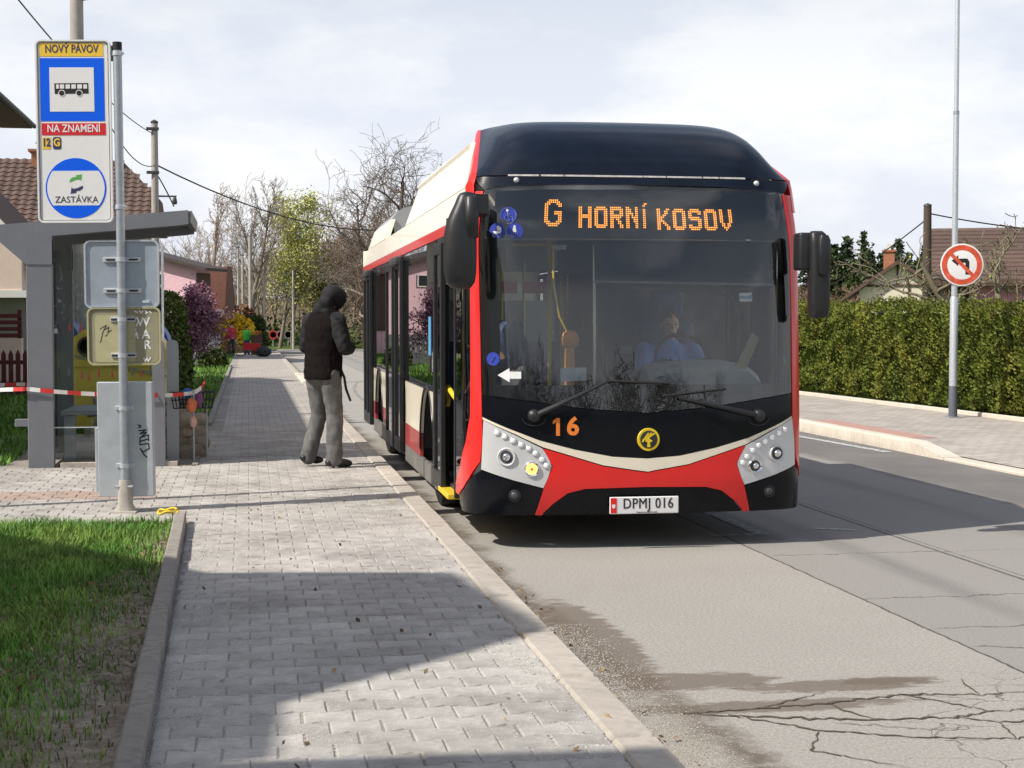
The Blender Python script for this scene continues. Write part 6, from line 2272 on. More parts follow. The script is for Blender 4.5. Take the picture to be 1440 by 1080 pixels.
def gable_house(name, label, loc, rz, w, d, h, ridge, wall, roof, over=.45, thick=.16, windows=(), chimney=None, barge=None, cat='house'):
    """Walls w (x) by d (y), eaves at h, ridge along y at height ridge; gables face -y and +y."""
    t = thing(name, label, cat, loc, rz)
    MB().prism([(-w / 2, -.3), (w / 2, -.3), (w / 2, h), (0, ridge), (-w / 2, h)], 0, d, axis='y').build('wall', wall, t, smooth=None)
    sl = (ridge - h) / (w / 2)
    for s in (-1, 1):
        xo = w / 2 + over
        prof = [(0, ridge + .02), (s * xo, h - over * sl + .02), (s * xo, h - over * sl + .02 + thick), (0, ridge + .02 + thick * 1.15)]
        MB().prism(prof, -over, d + over, axis='y').build('roof', roof, t, smooth=None)
        if barge is not None:
            prof = [(0, ridge - .05), (s * xo, h - over * sl - .05), (s * xo, h - over * sl + .16), (0, ridge + .16)]
            MB().prism(prof, -over - .05, -over - .003, axis='y').build('barge_board', barge, t, smooth=None)
            MB().tube([(s * (xo + .04), -over, h - over * sl + .06), (s * (xo + .04), d + over, h - over * sl + .06)], .055, 8).build('gutter', M_darkgrey, t)
    for (x, z, ww, hh, face) in windows:
        fr = MB()
        if face == 'front':
            fr.box(x - ww / 2 - .06, x + ww / 2 + .06, -.05, .03, z - hh / 2 - .06, z + hh / 2 + .06)
            f = fr.build('window', M_winf, t, smooth=None)
            MB().box(x - ww / 2, x - .03, -.065, -.052, z - hh / 2, z + hh / 2).build('pane', M_wing, f, smooth=None)
            MB().box(x + .03, x + ww / 2, -.065, -.052, z - hh / 2, z + hh / 2).build('pane', M_wing, f, smooth=None)
        else:
            s = 1 if face == 'right' else -1
            a = sorted((s * (w / 2 - .03), s * (w / 2 + .05)))
            fr.box(a[0], a[1], x - ww / 2 - .06, x + ww / 2 + .06, z - hh / 2 - .06, z + hh / 2 + .06)
            f = fr.build('window', M_winf, t, smooth=None)
            a = sorted((s * (w / 2 + .052), s * (w / 2 + .065)))
            MB().box(a[0], a[1], x - ww / 2, x - .03, z - hh / 2, z + hh / 2).build('pane', M_wing, f, smooth=None)
            MB().box(a[0], a[1], x + .03, x + ww / 2, z - hh / 2, z + hh / 2).build('pane', M_wing, f, smooth=None)
    if chimney:
        cx, cy, cw, top, cm = chimney
        c = MB().box(cx - cw / 2, cx + cw / 2, cy - cw / 2, cy + cw / 2, h, top).build('chimney', cm, t, smooth=None)
        MB().box(cx - cw / 2 - .06, cx + cw / 2 + .06, cy - cw / 2 - .06, cy + cw / 2 + .06, top, top + .08).build('chimney_cap', M_darkgrey, c, smooth=None)
        MB().lathe([(.12, 0), (.10, .25), (.16, .28), (.02, .55)], 10, Matrix.Translation((cx, cy, top + .08))).build('chimney_pot', M_galv, c, smooth=40)
    return t


# tall house along the pavement, only its far eave shows at the picture's edge
hA = gable_house('house', 'tall cream house whose dark eave corner juts in beside the stop sign', (-10.35, 16.9, 0), 0, 8.9, 22.2, 7.05, 11.0, M_creamw, M_roofd, over=.75, barge=M_trimb,
                 windows=[(3, 1.8, 1.4, 1.4, 'right'), (8, 1.8, 1.4, 1.4, 'right'), (13, 1.8, 1.4, 1.4, 'right'), (3, 4.6, 1.4, 1.4, 'right'), (8, 4.6, 1.4, 1.4, 'right'), (13, 4.6, 1.4, 1.4, 'right')])
# boxed eave of that house
MB().prism([(4.455, 6.386), (5.19, 6.386), (5.19, 6.44), (4.455, 7.02)], -.70, 22.9, axis='y').build('eave_box', M_trimb, hA, smooth=None)
# unseen cottage and neighbour, profiles shaped to cast the lawn and pavement shadows
hB = thing('house', 'unseen peach cottage, its stepped gable shaped to cast the pavement shadow', 'house', (-5.82, -.60, 0))
prof = [(4.35, -.2), (4.35, 6.30), (5.13, 6.35), (6.02, 7.80), (7.92, 7.52), (8.62, 5.95), (10.9, 4.40), (11.3, 4.2), (11.3, -.2)]
MB().prism(prof, -7, 0, axis='x').build('wall', M_peach, hB, smooth=None)
pr_ = prof[1:-1]
for a_, b_ in zip(pr_[:-1], pr_[1:]):
    MB().prism([a_, b_, (b_[0], b_[1] + .10), (a_[0], a_[1] + .10)], -7.3, .06, axis='x').build('roof', M_rooft, hB, smooth=None)
for y, z in ((6.9, 1.7), (9.4, 1.7), (6.9, 4.6)):
    f = MB().box(-.02, .05, y - .6, y + .6, z - .65, z + .65).build('window', M_winf, hB, smooth=None)
    MB().box(.052, .06, y - .52, y - .04, z - .57, z + .57).build('pane', M_wing, f, smooth=None)
    MB().box(.052, .06, y + .04, y + .52, z - .57, z + .57).build('pane', M_wing, f, smooth=None)
hC = thing('house', 'unseen tall white house next to the stepped peach cottage, shaped to cast the nearest shadow', 'house', (-5.82, -.60, 0))
prof = [(-8, -.2), (-8, 7.9), (3.78, 7.9), (4.28, 6.42), (4.30, -.2)]
MB().prism(prof, -7, -.01, axis='x').build('wall', M_trimw, hC, smooth=None)
for a_, b_ in (((-8.1, 7.9), (3.78, 7.9)), ((3.78, 7.9), (4.28, 6.42))):
    MB().prism([a_, b_, (b_[0], b_[1] + .06), (a_[0], a_[1] + .06)], -7.3, .03, axis='x').build('roof', M_rooft, hC, smooth=None)
for y, z in ((2, 1.7), (-2, 1.7), (2, 4.8)):
    f = MB().box(-.02, .05, y - .6, y + .6, z - .65, z + .65).build('window', M_winf, hC, smooth=None)
    MB().box(.052, .06, y - .52, y - .04, z - .57, z + .57).build('pane', M_wing, f, smooth=None)
    MB().box(.052, .06, y + .04, y + .52, z - .57, z + .57).build('pane', M_wing, f, smooth=None)

# peach house with a white fascia
pe = gable_house('house', 'peach house with white barge board rising behind the shelter', (-10.45, 46.6, 0), 0, 8.4, 7.5, 3.75, 8.3, M_peach, M_rooft, over=.62, barge=M_trimw, windows=[(-1, 5.2, 1.2, 1.3, 'front')])
MB().box(-4.3, 4.42, -1.0, 0, 2.35, 2.55).build('fascia', M_trimw, pe, smooth=None)
MB().box(-4.2, 4.2, -.96, -.01, 2.552, 3.9).build('balcony_wall', M_peach, pe, smooth=None)
MB().box(-4.2, 4.22, -.05, -.004, -.1, 2.34).build('lower_wall', M_greyw, pe, smooth=None)
# brown tiled house with a chimney
br = thing('house', 'brown tiled hip roof house with a chimney behind the stop sign', 'house', (-8.2, 62, 0))
MB().box(-4.2, 4.3, 0, 8, -.2, 5.35).build('wall', M_beige, br, smooth=None)
RZ, EZ = 8.15, 5.30
def roofpt(x, t):
    return Vector((x, -.5 + t * 4.3, EZ + t * (RZ - EZ)))
mb = MB()
hipx = 3.25
mb.add([(-4.7, -.5, EZ), (4.75, -.5, EZ), (4.75, 8.5, EZ), (-4.7, 8.5, EZ), (-4.7, 3.8, RZ), (hipx, 3.8, RZ), (4.75, 3.0, 6.55), (4.75, 4.6, 6.55)],
       [(0, 1, 6, 5, 4), (1, 2, 7, 6), (2, 3, 4, 5, 7), (5, 6, 7), (3, 0, 4), (0, 3, 2, 1)])
mb.build('roof', M_rooft, br, smooth=None)
# the front slope is laid with single tiles
prof = []
tw, tl = .335, .40
mb = MB()
n = 5
vs, fs = [], []
for j in (0, 1):
    for i in range(n + 1):
        x = -tw / 2 + tw * i / n
        z = .045 * math.sin(math.pi * 2 * (i / n) * .98) * .55 + .05 + (.045 if j == 0 else 0)
        vs.append((x, -tl * .55 if j == 0 else tl * .55, z))
for i in range(n):
    fs.append((i, i + 1, n + 2 + i, n + 1 + i))
k = len(vs)
vs += [(x, y, z - .06) for x, y, z in vs[:n + 1]]
for i in range(n):
    fs.append((i, k + i, k + i + 1, i + 1))
TM = mb.add(vs, fs).mesh('roof_tile', M_tile, smooth=None, recalc=False)
sl = Vector((0, 4.3, RZ - EZ))
ang = math.atan2(sl.z, sl.y)
rows_n = int(sl.length / .37)
tr_ = random.Random(9)
cnt = 0
for j in range(rows_n, -1, -1):
    t_ = (j + .5) * .37 / sl.length
    if t_ > 1:
        continue
    xm = 4.75 - max(0, (t_ - .5)) * 2 * 1.5 if t_ > .5 else 4.75
    x = -1.9
    while x < xm - .15:
        if cnt < 300:
            o = link_mesh('roof_tile', TM, br, roofpt(x, t_) + Vector((0, 0, .0)))
            o.rotation_euler = (ang + tr_.gauss(0, .012), tr_.gauss(0, .012), tr_.gauss(0, .012))
            cnt += 1
        x += tw
c = MB().box(-.3, .35, 3.2, 3.9, 7.4, 8.45).build('chimney', M_brick, br, smooth=None)
MB().box(-.42, .47, 3.08, 4.02, 8.45, 8.55).build('chimney_cap', M_brick, c, smooth=None)
MB().lathe([(.16, 0), (.12, .22), (.20, .26), (.02, .62)], 12, Matrix.Translation((.02, 3.55, 8.55))).build('chimney_pot', M_darkgrey, c, smooth=40)
sh_ = MB().box(.75, 1.75, -.10, -.003, .4, 4.6).build('shutter', M_trimb, br, smooth=None)
for k in range(26):
    MB().box(.77, 1.73, -.135, -.102, .45 + k * .16, .55 + k * .16).build('slat', mat('shutter_slat', (.16, .06, .05), .7), sh_, smooth=None)
for x, z in ((-2.4, 3.6), (-2.4, 1.6), (3.2, 3.6)):
    f = MB().box(x - .55, x + .55, -.06, -.004, z - .65, z + .65).build('window', M_winf, br, smooth=None)
    MB().box(x - .47, x - .04, -.075, -.062, z - .57, z + .57).build('pane', M_wing, f, smooth=None)
    MB().box(x + .04, x + .47, -.075, -.062, z - .57, z + .57).build('pane', M_wing, f, smooth=None)
# pink house and red-brown gable further along
pk = thing('house', 'pink house with a dark lean-to roof beyond the purple tree', 'house', (-3.8, 74.6, 0), R(-24))
MB().prism([(-2.8, -.2), (1.55, -.2), (1.55, 4.12), (-2.8, 5.2)], 0, 1.6, axis='y').build('wall', M_pinkw, pk, smooth=None)
MB().prism([(-3.3, 5.38), (2.3, 3.98), (2.3, 4.12), (-3.3, 5.54)], -.5, 1.9, axis='y').build('roof', M_roofd, pk, smooth=None)
MB().box(1.552, 1.60, .1, 1.5, 1.2, 3.9).build('side_cladding', M_trimb, pk, smooth=None)
f = MB().box(-1.2, -.1, -.05, .0, 3.3, 3.9).build('window', M_winf, pk, smooth=None)
MB().box(-1.13, -.17, -.062, -.052, 3.36, 3.84).build('pane', M_wing, f, smooth=None)
rb = thing('house', 'narrow red brown clad house end with a pale porch post', 'house', (-1.45, 78, 0))
MB().prism([(-1.8, 2.25), (.35, 2.25), (.48, 4.3), (-1.8, 4.5)], 0, 6, axis='y').build('clad_wall', M_roofr, rb, smooth=None)
MB().prism([(.36, 2.1), (.80, 1.95), (.66, 4.35), (.49, 4.35)], -.1, 6.1, axis='y').build('roof_edge', M_trimb, rb, smooth=None)
MB().box(-1.8, .2, .3, 6, -.2, 2.245).build('lower_wall', M_beige, rb, smooth=None)
MB().box(.02, .30, -.05, .2, -.2, 2.24).build('porch_post', M_conc, rb, smooth=None)
# right side: brown roofed pink house, half-timbered gable far off
rh = thing('house', 'pink house with long brown roof behind the apple tree', 'house', (21.75, 46.2, 0), R(-23))
MB().box(.9, 9, 0, 7, -.2, 2.98).build('wall', M_pink2, rh, smooth=None)
MB().box(-.1, .895, .4, 6.6, -.2, 2.4).build('annex_wall', M_creamw, rh, smooth=None)
mb = MB().prism([(-.55, 2.78), (3.6, 4.62), (3.6, 4.78), (-.55, 2.94)], -.6, 9.6, axis='x')
rr_ = mb.build('roof', M_rooft, rh, smooth=None)
MB().prism([(3.6, 4.62), (7.6, 2.78), (7.6, 2.94), (3.6, 4.78)], -.6, 9.6, axis='x').build('roof', M_rooft, rh, smooth=None)
MB().prism([(0, 2.9), (7, 2.9), (3.6, 4.6)], -.05, .1, axis='x').build('gable', M_trimb, rh, smooth=None)
for j in range(13):
    y0 = -.55 + j * .32
    z0 = 2.94 + j * .32 * (4.78 - 2.94) / 4.15
    MB().prism([(y0, z0 + .004), (y0 + .34, z0 + .155), (y0, z0 + .05)], -.59, 9.6, axis='x').build('tile_course', M_tile, rh, smooth=None)
f = MB().box(2.1, 3.5, -.05, -.003, 1.5, 2.32).build('window', M_trimb, rh, smooth=None)
MB().box(2.2, 3.4, -.06, -.052, 1.6, 2.25).build('pane', M_wing, f, smooth=None)
gh = thing('house', 'cream half timbered gable with a brick chimney among conifers', 'house', (34.6, 80, 0), R(-23))
MB().prism([(-2.0, -.2), (1.7, -.2), (1.7, 3.6), (0, 4.75), (-2.0, 3.3)], 0, 7, axis='y').build('wall', M_creamw, gh, smooth=None)
for (x0, z0), (x1, z1) in (((0, 4.72), (-3.4, 2.4)), ((0, 4.72), (2.1, 3.45))):
    MB().prism([(x0, z0), (x1, z1), (x1, z1 + .2), (x0, z0 + .22)], -.5, 7.4, axis='y').build('roof', M_rooft, gh, smooth=None)
for pts in ([(-.05, 3.6), (.05, 3.6), (.05, 4.7), (-.05, 4.7)], [(-1.6, 3.52), (1.6, 3.52), (1.6, 3.64), (-1.6, 3.64)], [(.55, 2.7), (.67, 2.7), (.67, 3.5), (.55, 3.5)], [(-1.2, 2.62), (1.6, 2.62), (1.6, 2.74), (-1.2, 2.74)]):
    MB().prism(pts, -.06, -.003, axis='y').build('timber', M_trimb, gh, smooth=None)
c = MB().box(-.75, -.15, 2.2, 2.8, 4.0, 5.5).build('chimney', M_brick, gh, smooth=None)
MB().box(-.83, -.07, 2.12, 2.88, 5.5, 5.6).build('chimney_cap', M_brick, c, smooth=None)
MB().box(-.55, -.35, 2.4, 2.6, 5.6, 5.95).build('chimney_pot', M_creamw, c, smooth=None)
for k in range(3):
    f = MB().box(-1.1 + k * .85, -.6 + k * .85, -.05, -.003, 2.0, 2.5).build('window', M_trimb, gh, smooth=None)
    MB().box(-1.05 + k * .85, -.65 + k * .85, -.062, -.052, 2.05, 2.45).build('pane', M_wing, f, smooth=None)
uw = thing('utility_pole', 'dark timber utility pole beyond the hedge at the pink house', 'utility pole', (19.05, 42, 0))
MB().tube([(0, 0, -.1), (0, 0, 4.95)], [.15, .11], 12).build('shaft', M_polew, uw)
MB().lathe([(.12, 0), (.11, .05), (.01, .09)], 12, Matrix.Translation((0, 0, 4.945))).build('pole_cap', M_darkgrey, uw, smooth=40)
wire((19.05, 42, 4.75), (30, 41, 4.6), .5, .02, 'black wire from the timber pole towards the picture edge')
wire((19.05, 42, 4.6), (31, 84, 3.2), .3, .02, 'black wire running down from the timber pole to the conifers')
for x, y, h, lab in ((-.52, 90, 5.8, 'pale pole, first of the pair by the red brown house'), (-.28, 91, 5.4, 'pale pole, second of the pair by the red brown house'), (.15, 93, 6.6, 'thick weathered pole beside the pale pair'), (.98, 95, 5.5, 'thin bare pole before the bare trees'), (2.75, 97, 4.8, 'grey pole before the yellow green tree'), (5.0, 100, 4.4, 'grey pole right behind the hooded man')):
    t = thing('utility_pole', lab, 'utility pole', (x, y, 0))
    MB().tube([(0, 0, -.1), (0, 0, h)], [.085, .065] if h < 6 else [.12, .10], 10).build('shaft', M_polec, t)
    MB().lathe([(.10, 0), (.09, .04), (.01, .07)], 10, Matrix.Translation((0, 0, h - .005))).build('pole_cap', M_darkgrey, t, smooth=40)
wire((2.75, 97, 4.7), (9, 100, 4.0), .4, .022, 'thin wire hung between the two grey poles')

# fences, gate pillar, hedge plants, garden bits on the left
fe = thing('picket_fence', 'dark red picket fence left of the shelter', 'fence', (-7.6, 33, PZ))
M_redf = mat('dark_red_timber', (.12, .022, .022), .75, var=.2, vscale=5)
for k in range(26):
    MB().prism([(k * .14, 0), (k * .14 + .09, 0), (k * .14 + .09, .85), (k * .14 + .045, .95), (k * .14, .85)], 0, .03, axis='y').build('picket', M_redf, fe, smooth=None)
for z in (.2, .65):
    MB().box(-.05, 3.7, .031, .07, z, z + .08).build('rail', M_redf, fe, smooth=None)
gw = thing('garden_wall', 'low peach wall with red brown slats left of the shelter', 'wall', (-8.4, 40, PZ))
MB().box(0, 2.9, 0, .3, 0, 1.1).build('base', M_peach, gw, smooth=None)
for k in range(4):
    MB().box(0, 2.9, -.02, .05, 1.12 + k * .16, 1.22 + k * .16).build('slat', M_redf, gw, smooth=None)
for x in (0, 2.8):
    MB().box(x, x + .1, .06, .2, 1.1, 1.8).build('slat_post', M_redf, gw, smooth=None)
gp = thing('gate_pillar', 'grey gate pillar with a white cap beside the green bush', 'pillar', (-1.75, 45, PZ))
MB().box(-.22, .22, -.1, .34, 0, .85).build('shaft', mat('pillar_stone', (.16, .13, .12), .9, var=.2), gp, smooth=None)
MB().box(-.27, .27, -.15, .39, .852, .94, c=.01).build('cap', M_trimw, gp, smooth=None)
MB().box(-.24, -.12, -.125, -.103, .1, .80).build('edge_trim', M_trimw, gp, smooth=None)
MB().box(.10, .20, -.125, -.103, .05, .80).build('edge_trim', M_trimw, gp, smooth=None)
MB().box(-.02, .12, -.14, -.128, .45, .6).build('letter_slot', M_black2, gp, smooth=None)
fp = thing('board_fence', 'dark grey board fence below the purple tree', 'fence', (-2.6, 54, PZ))
for k in range(10):
    MB().box(k * .17, k * .17 + .15, 0, .03, 0, 1.05).build('board', M_greyw, fp, smooth=None)
MB().box(-.05, 1.75, .031, .07, .8, .9).build('rail', M_greyw, fp, smooth=None)

# red bicycle cart, black bag, planter by the walkers
ct = thing('bicycle_cart', 'red bicycle cart with two wheels beside the green child', 'cart', (.12, 67.5, PZ))
for x in (-.42, .38):
    w = MB().tube([(x + .262 * math.cos(a), 0, .275 + .262 * math.sin(a)) for a in [R(k) for k in range(0, 361, 15)]], .016, 8).build('wheel', M_tyre, ct, smooth=40)
    mb = MB()
    for k in range(8):
        a = k * R(45)
        mb.tube([(x, 0, .275), (x + .25 * math.cos(a), 0, .275 + .25 * math.sin(a))], .006, 4)
    mb.build('spokes', M_galvl, w)['kind'] = 'stuff'
MB().prism([(-.35, .28), (.32, .26), (.42, .55), (-.30, .58)], -.22, .22, axis='y').build('body', M_rj, ct, smooth=None)
MB().tube([(-.40, 0, .32), (-.62, 0, .62), (-.72, 0, .78), (-.84, 0, .80)], .018, 8).build('handle', M_galv, ct)
bg_ = cloth('rubbish_bag', 'black bag lying on the pavement beside the red cart', 'bag', (.66, 67.2, PZ + .20), .32, .25, .22, M_dark, 8)
plr = thing('flower_planter', 'tall brown planter with orange flowers behind the red cart', 'planter', (.42, 71, PZ))
MB().box(-.3, .22, -.2, .2, 0, .88).build('box', M_trimb, plr, smooth=None)
mb = MB()
for k in range(60):
    a = rnd.uniform(0, 6.28)
    q_ = rnd.uniform(0, .22)
    p = Vector((q_ * math.cos(a) - .04, q_ * math.sin(a), .90 + rnd.uniform(0, .16)))
    blob(mb, p, .03, .03, .02, 1)
f = mb.build('flowers', M_orange, plr, smooth=180)
f['kind'] = 'stuff'
M_sgnred = mat('far_sign_red', (.6, .05, .05), .5)
for k, x in enumerate((1.62, 2.12, 2.62)):
    t = thing('road_sign', ['round white road sign at the far junction, beside the planter', 'round white road sign between two others at the far junction', 'round white road sign at the far junction, beside the grey pole'][k], 'road sign', (x, 104 + k * .4, 0))
    MB().tube([(0, 0, 0), (0, 0, 1.0)], .035, 8).build('pole', M_galv, t)
    MB().lathe([(.30, -.02), (.30, .02), (.001, .021)], 24, Matrix.Translation((0, -.05, .75)) @ Matrix.Rotation(R(90), 4, 'X')).build('disc', M_trimw, t, smooth=None)
    MB().lathe([(.30, .022), (.30, .026), (.2, .026), (.2, .022)], 24, Matrix.Translation((0, -.05, .75)) @ Matrix.Rotation(R(90), 4, 'X')).build('ring', M_sgnred if k == 0 else M_greyw, t, smooth=None)
# stone kerb blocks at the drive across the far pavement
mb = MB()
dv = thing('kerb_block', 'pale stone block at the drive beyond the man', 'kerb', (1.42, 38.6, PZ))
MB().box(-.12, .12, 0, 6, -.15, .06, c=.02).build('block', M_conc_w, dv, smooth=30)

# ================================================================== TREES
M_bark = mat('grey_bark', (.22, .185, .15), .95, var=.3, vscale=3, bump=.5, bscale=20, spec=.1)
M_barkd = mat('dark_bark', (.15, .122, .10), .95, var=.3, vscale=3, spec=.1)
M_barkp = mat('pale_twig_bark', (.34, .27, .21), .95, var=.25, vscale=3, spec=.1)
M_barkr = mat('reddish_twig_bark', (.34, .22, .155), .95, var=.25, vscale=3, spec=.1)
M_barkl = mat('lichen_bark', (.20, .175, .12), .95, var=.3, vscale=6, spec=.1)


def leaf_mat(name, c1, c2, rough=.6, trans=.25):
    m = mat(name, c1, rough, var=.35, vscale=1.3, spec=.25, col2=c2, c2pos=(.38, .66))
    return m


M_spring = leaf_mat('spring_leaf', (.50, .50, .16), (.40, .43, .12))
M_bushg = leaf_mat('dark_bush_leaf', (.035, .065, .014), (.08, .11, .02))
M_bushl = leaf_mat('bush_leaf', (.065, .10, .02), (.12, .15, .03))
M_purp = leaf_mat('purple_blossom', (.22, .085, .14), (.36, .19, .26))
M_fors = leaf_mat('yellow_blossom', (.70, .48, .015), (.55, .38, .02))
M_thuja = mat('hedge_spray', (.100, .135, .020), .65, var=.55, vscale=1.1, spec=.2, col2=(.20, .195, .034), c2pos=(.42, .70))
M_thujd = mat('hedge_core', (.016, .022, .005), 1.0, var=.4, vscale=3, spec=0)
M_coni = leaf_mat('conifer_needles', (.022, .042, .016), (.045, .065, .022))
M_pine = leaf_mat('pine_needles', (.04, .06, .02), (.075, .095, .032))


class Tree:
    def __init__(self, seed):
        self.r = random.Random(seed)
        self.V, self.F, self.tips = [], [], []

    def seg(self, pts, rad, n):
        o = len(self.V)
        u = None
        for i, p in enumerate(pts):
            d = pts[min(i + 1, len(pts) - 1)] - pts[max(i - 1, 0)]
            d.normalize()
            u = d.orthogonal().normalized() if u is None else (u - d * u.dot(d)).normalized()
            w = d.cross(u)
            for k in range(n):
                a = 6.2832 * k / n
                self.V.append(p + u * (math.cos(a) * rad[i]) + w * (math.sin(a) * rad[i]))
        for i in range(len(pts) - 1):
            for k in range(n):
                k2 = (k + 1) % n
                self.F.append((o + i * n + k, o + i * n + k2, o + (i + 1) * n + k2, o + (i + 1) * n + k))

    def grow(self, p, d, length, rad, level, P):
        r = self.r
        n = P['seg'][min(level, len(P['seg']) - 1)]
        pts, rs = [p.copy()], [rad]
        q, dd = p.copy(), d.copy()
        up = P['up'][min(level, len(P['up']) - 1)]
        wob = P['wob'][min(level, len(P['wob']) - 1)]
        for i in range(n):
            dd = (dd + Vector((r.gauss(0, wob), r.gauss(0, wob), r.gauss(0, wob) + up))).normalized()
            q = q + dd * (length / n)
            pts.append(q.copy())
            rs.append(max(P['rmin'], rad * (1 - (1 - P['taper']) * (i + 1) / n)))
        self.seg(pts, rs, 7 if level == 0 else (4 if level == 1 else 3))
        if level >= P['levels']:
            self.tips += [(pts[k], dd) for k in range(1, len(pts))]
            return
        kids = P['kids'][level]
        for k in range(kids):
            t = P['from'][level] + (1 - P['from'][level]) * (k + r.uniform(.1, .9)) / kids
            f = t * n
            i = min(int(f), n - 1)
            b = pts[i].lerp(pts[i + 1], f - i)
            ax = (pts[i + 1] - pts[i]).normalized()
            a = r.uniform(0, 6.283) if level else (k * 2.4 + r.uniform(-.5, .5))
            sp = R(r.uniform(*P['ang'][min(level, len(P['ang']) - 1)]))
            o = ax.orthogonal().normalized()
            side = o * math.cos(a) + ax.cross(o) * math.sin(a)
            nd = (ax * math.cos(sp) + side * math.sin(sp)).normalized()
            ln = length * P['ratio'][min(level, len(P['ratio']) - 1)] * r.uniform(.65, 1.15) * (P['shape'](t) if level == 0 else 1)
            rr = rs[i] * P['rr'] * (.8 if level else .62)
            self.grow(b, nd, ln, max(P['rmin'], rr), level + 1, P)


DEC = dict(levels=4, seg=[7, 6, 5, 4, 3], kids=[13, 7, 6, 4], up=[.02, .05, .05, .03, .02], wob=[.05, .10, .13, .16, .2], taper=.25, rmin=.010,
           ratio=[.55, .55, .52, .5], ang=[(32, 62), (28, 60), (25, 60), (20, 60)], rr=.8, shape=lambda t: 1.25 - .75 * t)
DEC['from'] = [.22, .15, .15, .1]


def make_tree(seed, h, rad, P, bark, lean=(0, 0)):
    T = Tree(seed)
    T.grow(Vector((0, 0, -.1)), Vector((lean[0], lean[1], 1)).normalized(), h, rad, 0, P)
    V = np.array([v[:] for v in T.V])
    return np_mesh('branches', V, np.array(T.F), bark, True), T.tips


def leaves(tips, n, size, material, seed, spread=.25, name='foliage', droop=0.0, aspect=.6):
    g = np.random.default_rng(seed)
    tp = np.array([t[0][:] for t in tips])
    idx = g.integers(0, len(tp), n)
    c = tp[idx] + g.normal(0, spread, (n, 3))
    return leaf_quads(c, size, material, g, name, aspect)


def leaf_quads(c, size, material, g, name='foliage', aspect=.6):
    n = len(c)
    a = g.normal(0, 1, (n, 3))
    a /= np.linalg.norm(a, axis=1)[:, None]
    b = g.normal(0, 1, (n, 3))
    b -= a * (a * b).sum(1)[:, None]
    b /= np.linalg.norm(b, axis=1)[:, None]
    s = size * g.uniform(.55, 1.35, n)[:, None]
    V = np.stack([c - a * s, c + b * s * aspect, c + a * s, c - b * s * aspect], 1).reshape(-1, 3)
    F = np.arange(4 * n).reshape(n, 4)
    return np_mesh(name, V, F, material)


def tree(name, label, loc, seed, h, rad, P, bark, rz=0, leaf=None, lean=(0, 0), cat='tree', scale=1.0, group=None):
    t = thing(name, label, cat, loc, rz, group)
    me, tips = make_tree(seed, h, rad, P, bark, lean)
    link_mesh('branches', me, t)
    if leaf:
        n, size, material, spread = leaf
        link_mesh('crown', leaves(tips, n, size, material, seed + 1, spread, 'crown'), t)
    t.scale = (scale, scale, scale)
    return t


def var_(P, **k):
    q_ = dict(P)
    q_.update(k)
    return q_


OAK = var_(DEC, kids=[13, 8, 6, 4], wob=[.08, .18, .24, .28, .3], up=[0, .03, .04, .03, .02], ang=[(40, 80), (35, 70), (30, 70), (25, 65)], ratio=[.62, .6, .52, .5])
SLIM = var_(DEC, kids=[12, 6, 5, 3], ang=[(18, 38), (18, 45), (20, 50), (20, 50)], up=[.02, .10, .08, .05, .03], ratio=[.45, .5, .5, .5])
BIRCH = var_(DEC, kids=[16, 6, 5, 3], ang=[(25, 50), (25, 50), (25, 60), (20, 60)], ratio=[.42, .5, .5, .5], up=[.01, .06, .0, -.04, -.06])
THICK = var_(DEC, levels=3, kids=[16, 9, 7], rmin=.014, ang=[(20, 55), (25, 60), (20, 60)])

tree('bare_tree', 'great bare oak spreading its crown behind the bus roof', (8.1, 84, 0), 21, 9.4, .34, OAK, M_barkd)
tree('bare_tree', 'second bare oak low behind the great one, left of the bus roof', (7.0, 92, 0), 22, 7.2, .26, OAK, M_bark, rz=1)
tree('bare_tree', 'bare tree with pale twigs above the shelter canopy end', (-2.3, 88, 0), 23, 7.4, .18, SLIM, M_barkp)
tree('bare_tree', 'slim bare double tree standing left of the yellow green tree', (.05, 95, 0), 24, 8.8, .17, SLIM, M_bark)
tree('bare_tree', 'thin bare tree tight beside the slim double tree', (.75, 98, 0), 25, 7.6, .13, SLIM, M_bark, rz=2)
tree('birch_tree', 'yellow green tree in young leaf behind the walkers', (2.75, 99, 0), 26, 8.4, .15, BIRCH, M_bark, leaf=(11000, .075, M_spring, .26))
tree('birch_tree', 'smaller leafing tree leaning beside the yellow green one', (2.0, 101, 0), 27, 6.6, .14, BIRCH, M_bark, leaf=(2600, .09, M_spring, .2), lean=(.22, 0))
tree('birch_tree', 'low yellow green tree behind the hooded man', (4.4, 103, 0), 28, 5.4, .12, BIRCH, M_bark, leaf=(2400, .10, M_spring, .22))
tree('bare_tree', 'reddish bare tree above the hooded man', (5.7, 104, 0), 29, 6.0, .2, var_(THICK, kids=[18, 10, 8]), M_barkr)
tree('bare_tree', 'broad brown bare tree between the man and the bus', (7.4, 100, 0), 30, 6.4, .24, var_(THICK, kids=[18, 10, 8]), M_barkr, rz=1)
tree('bare_tree', 'brown bare tree close behind the bus rear', (9.4, 96, 0), 31, 6.6, .26, THICK, M_barkr, rz=2)
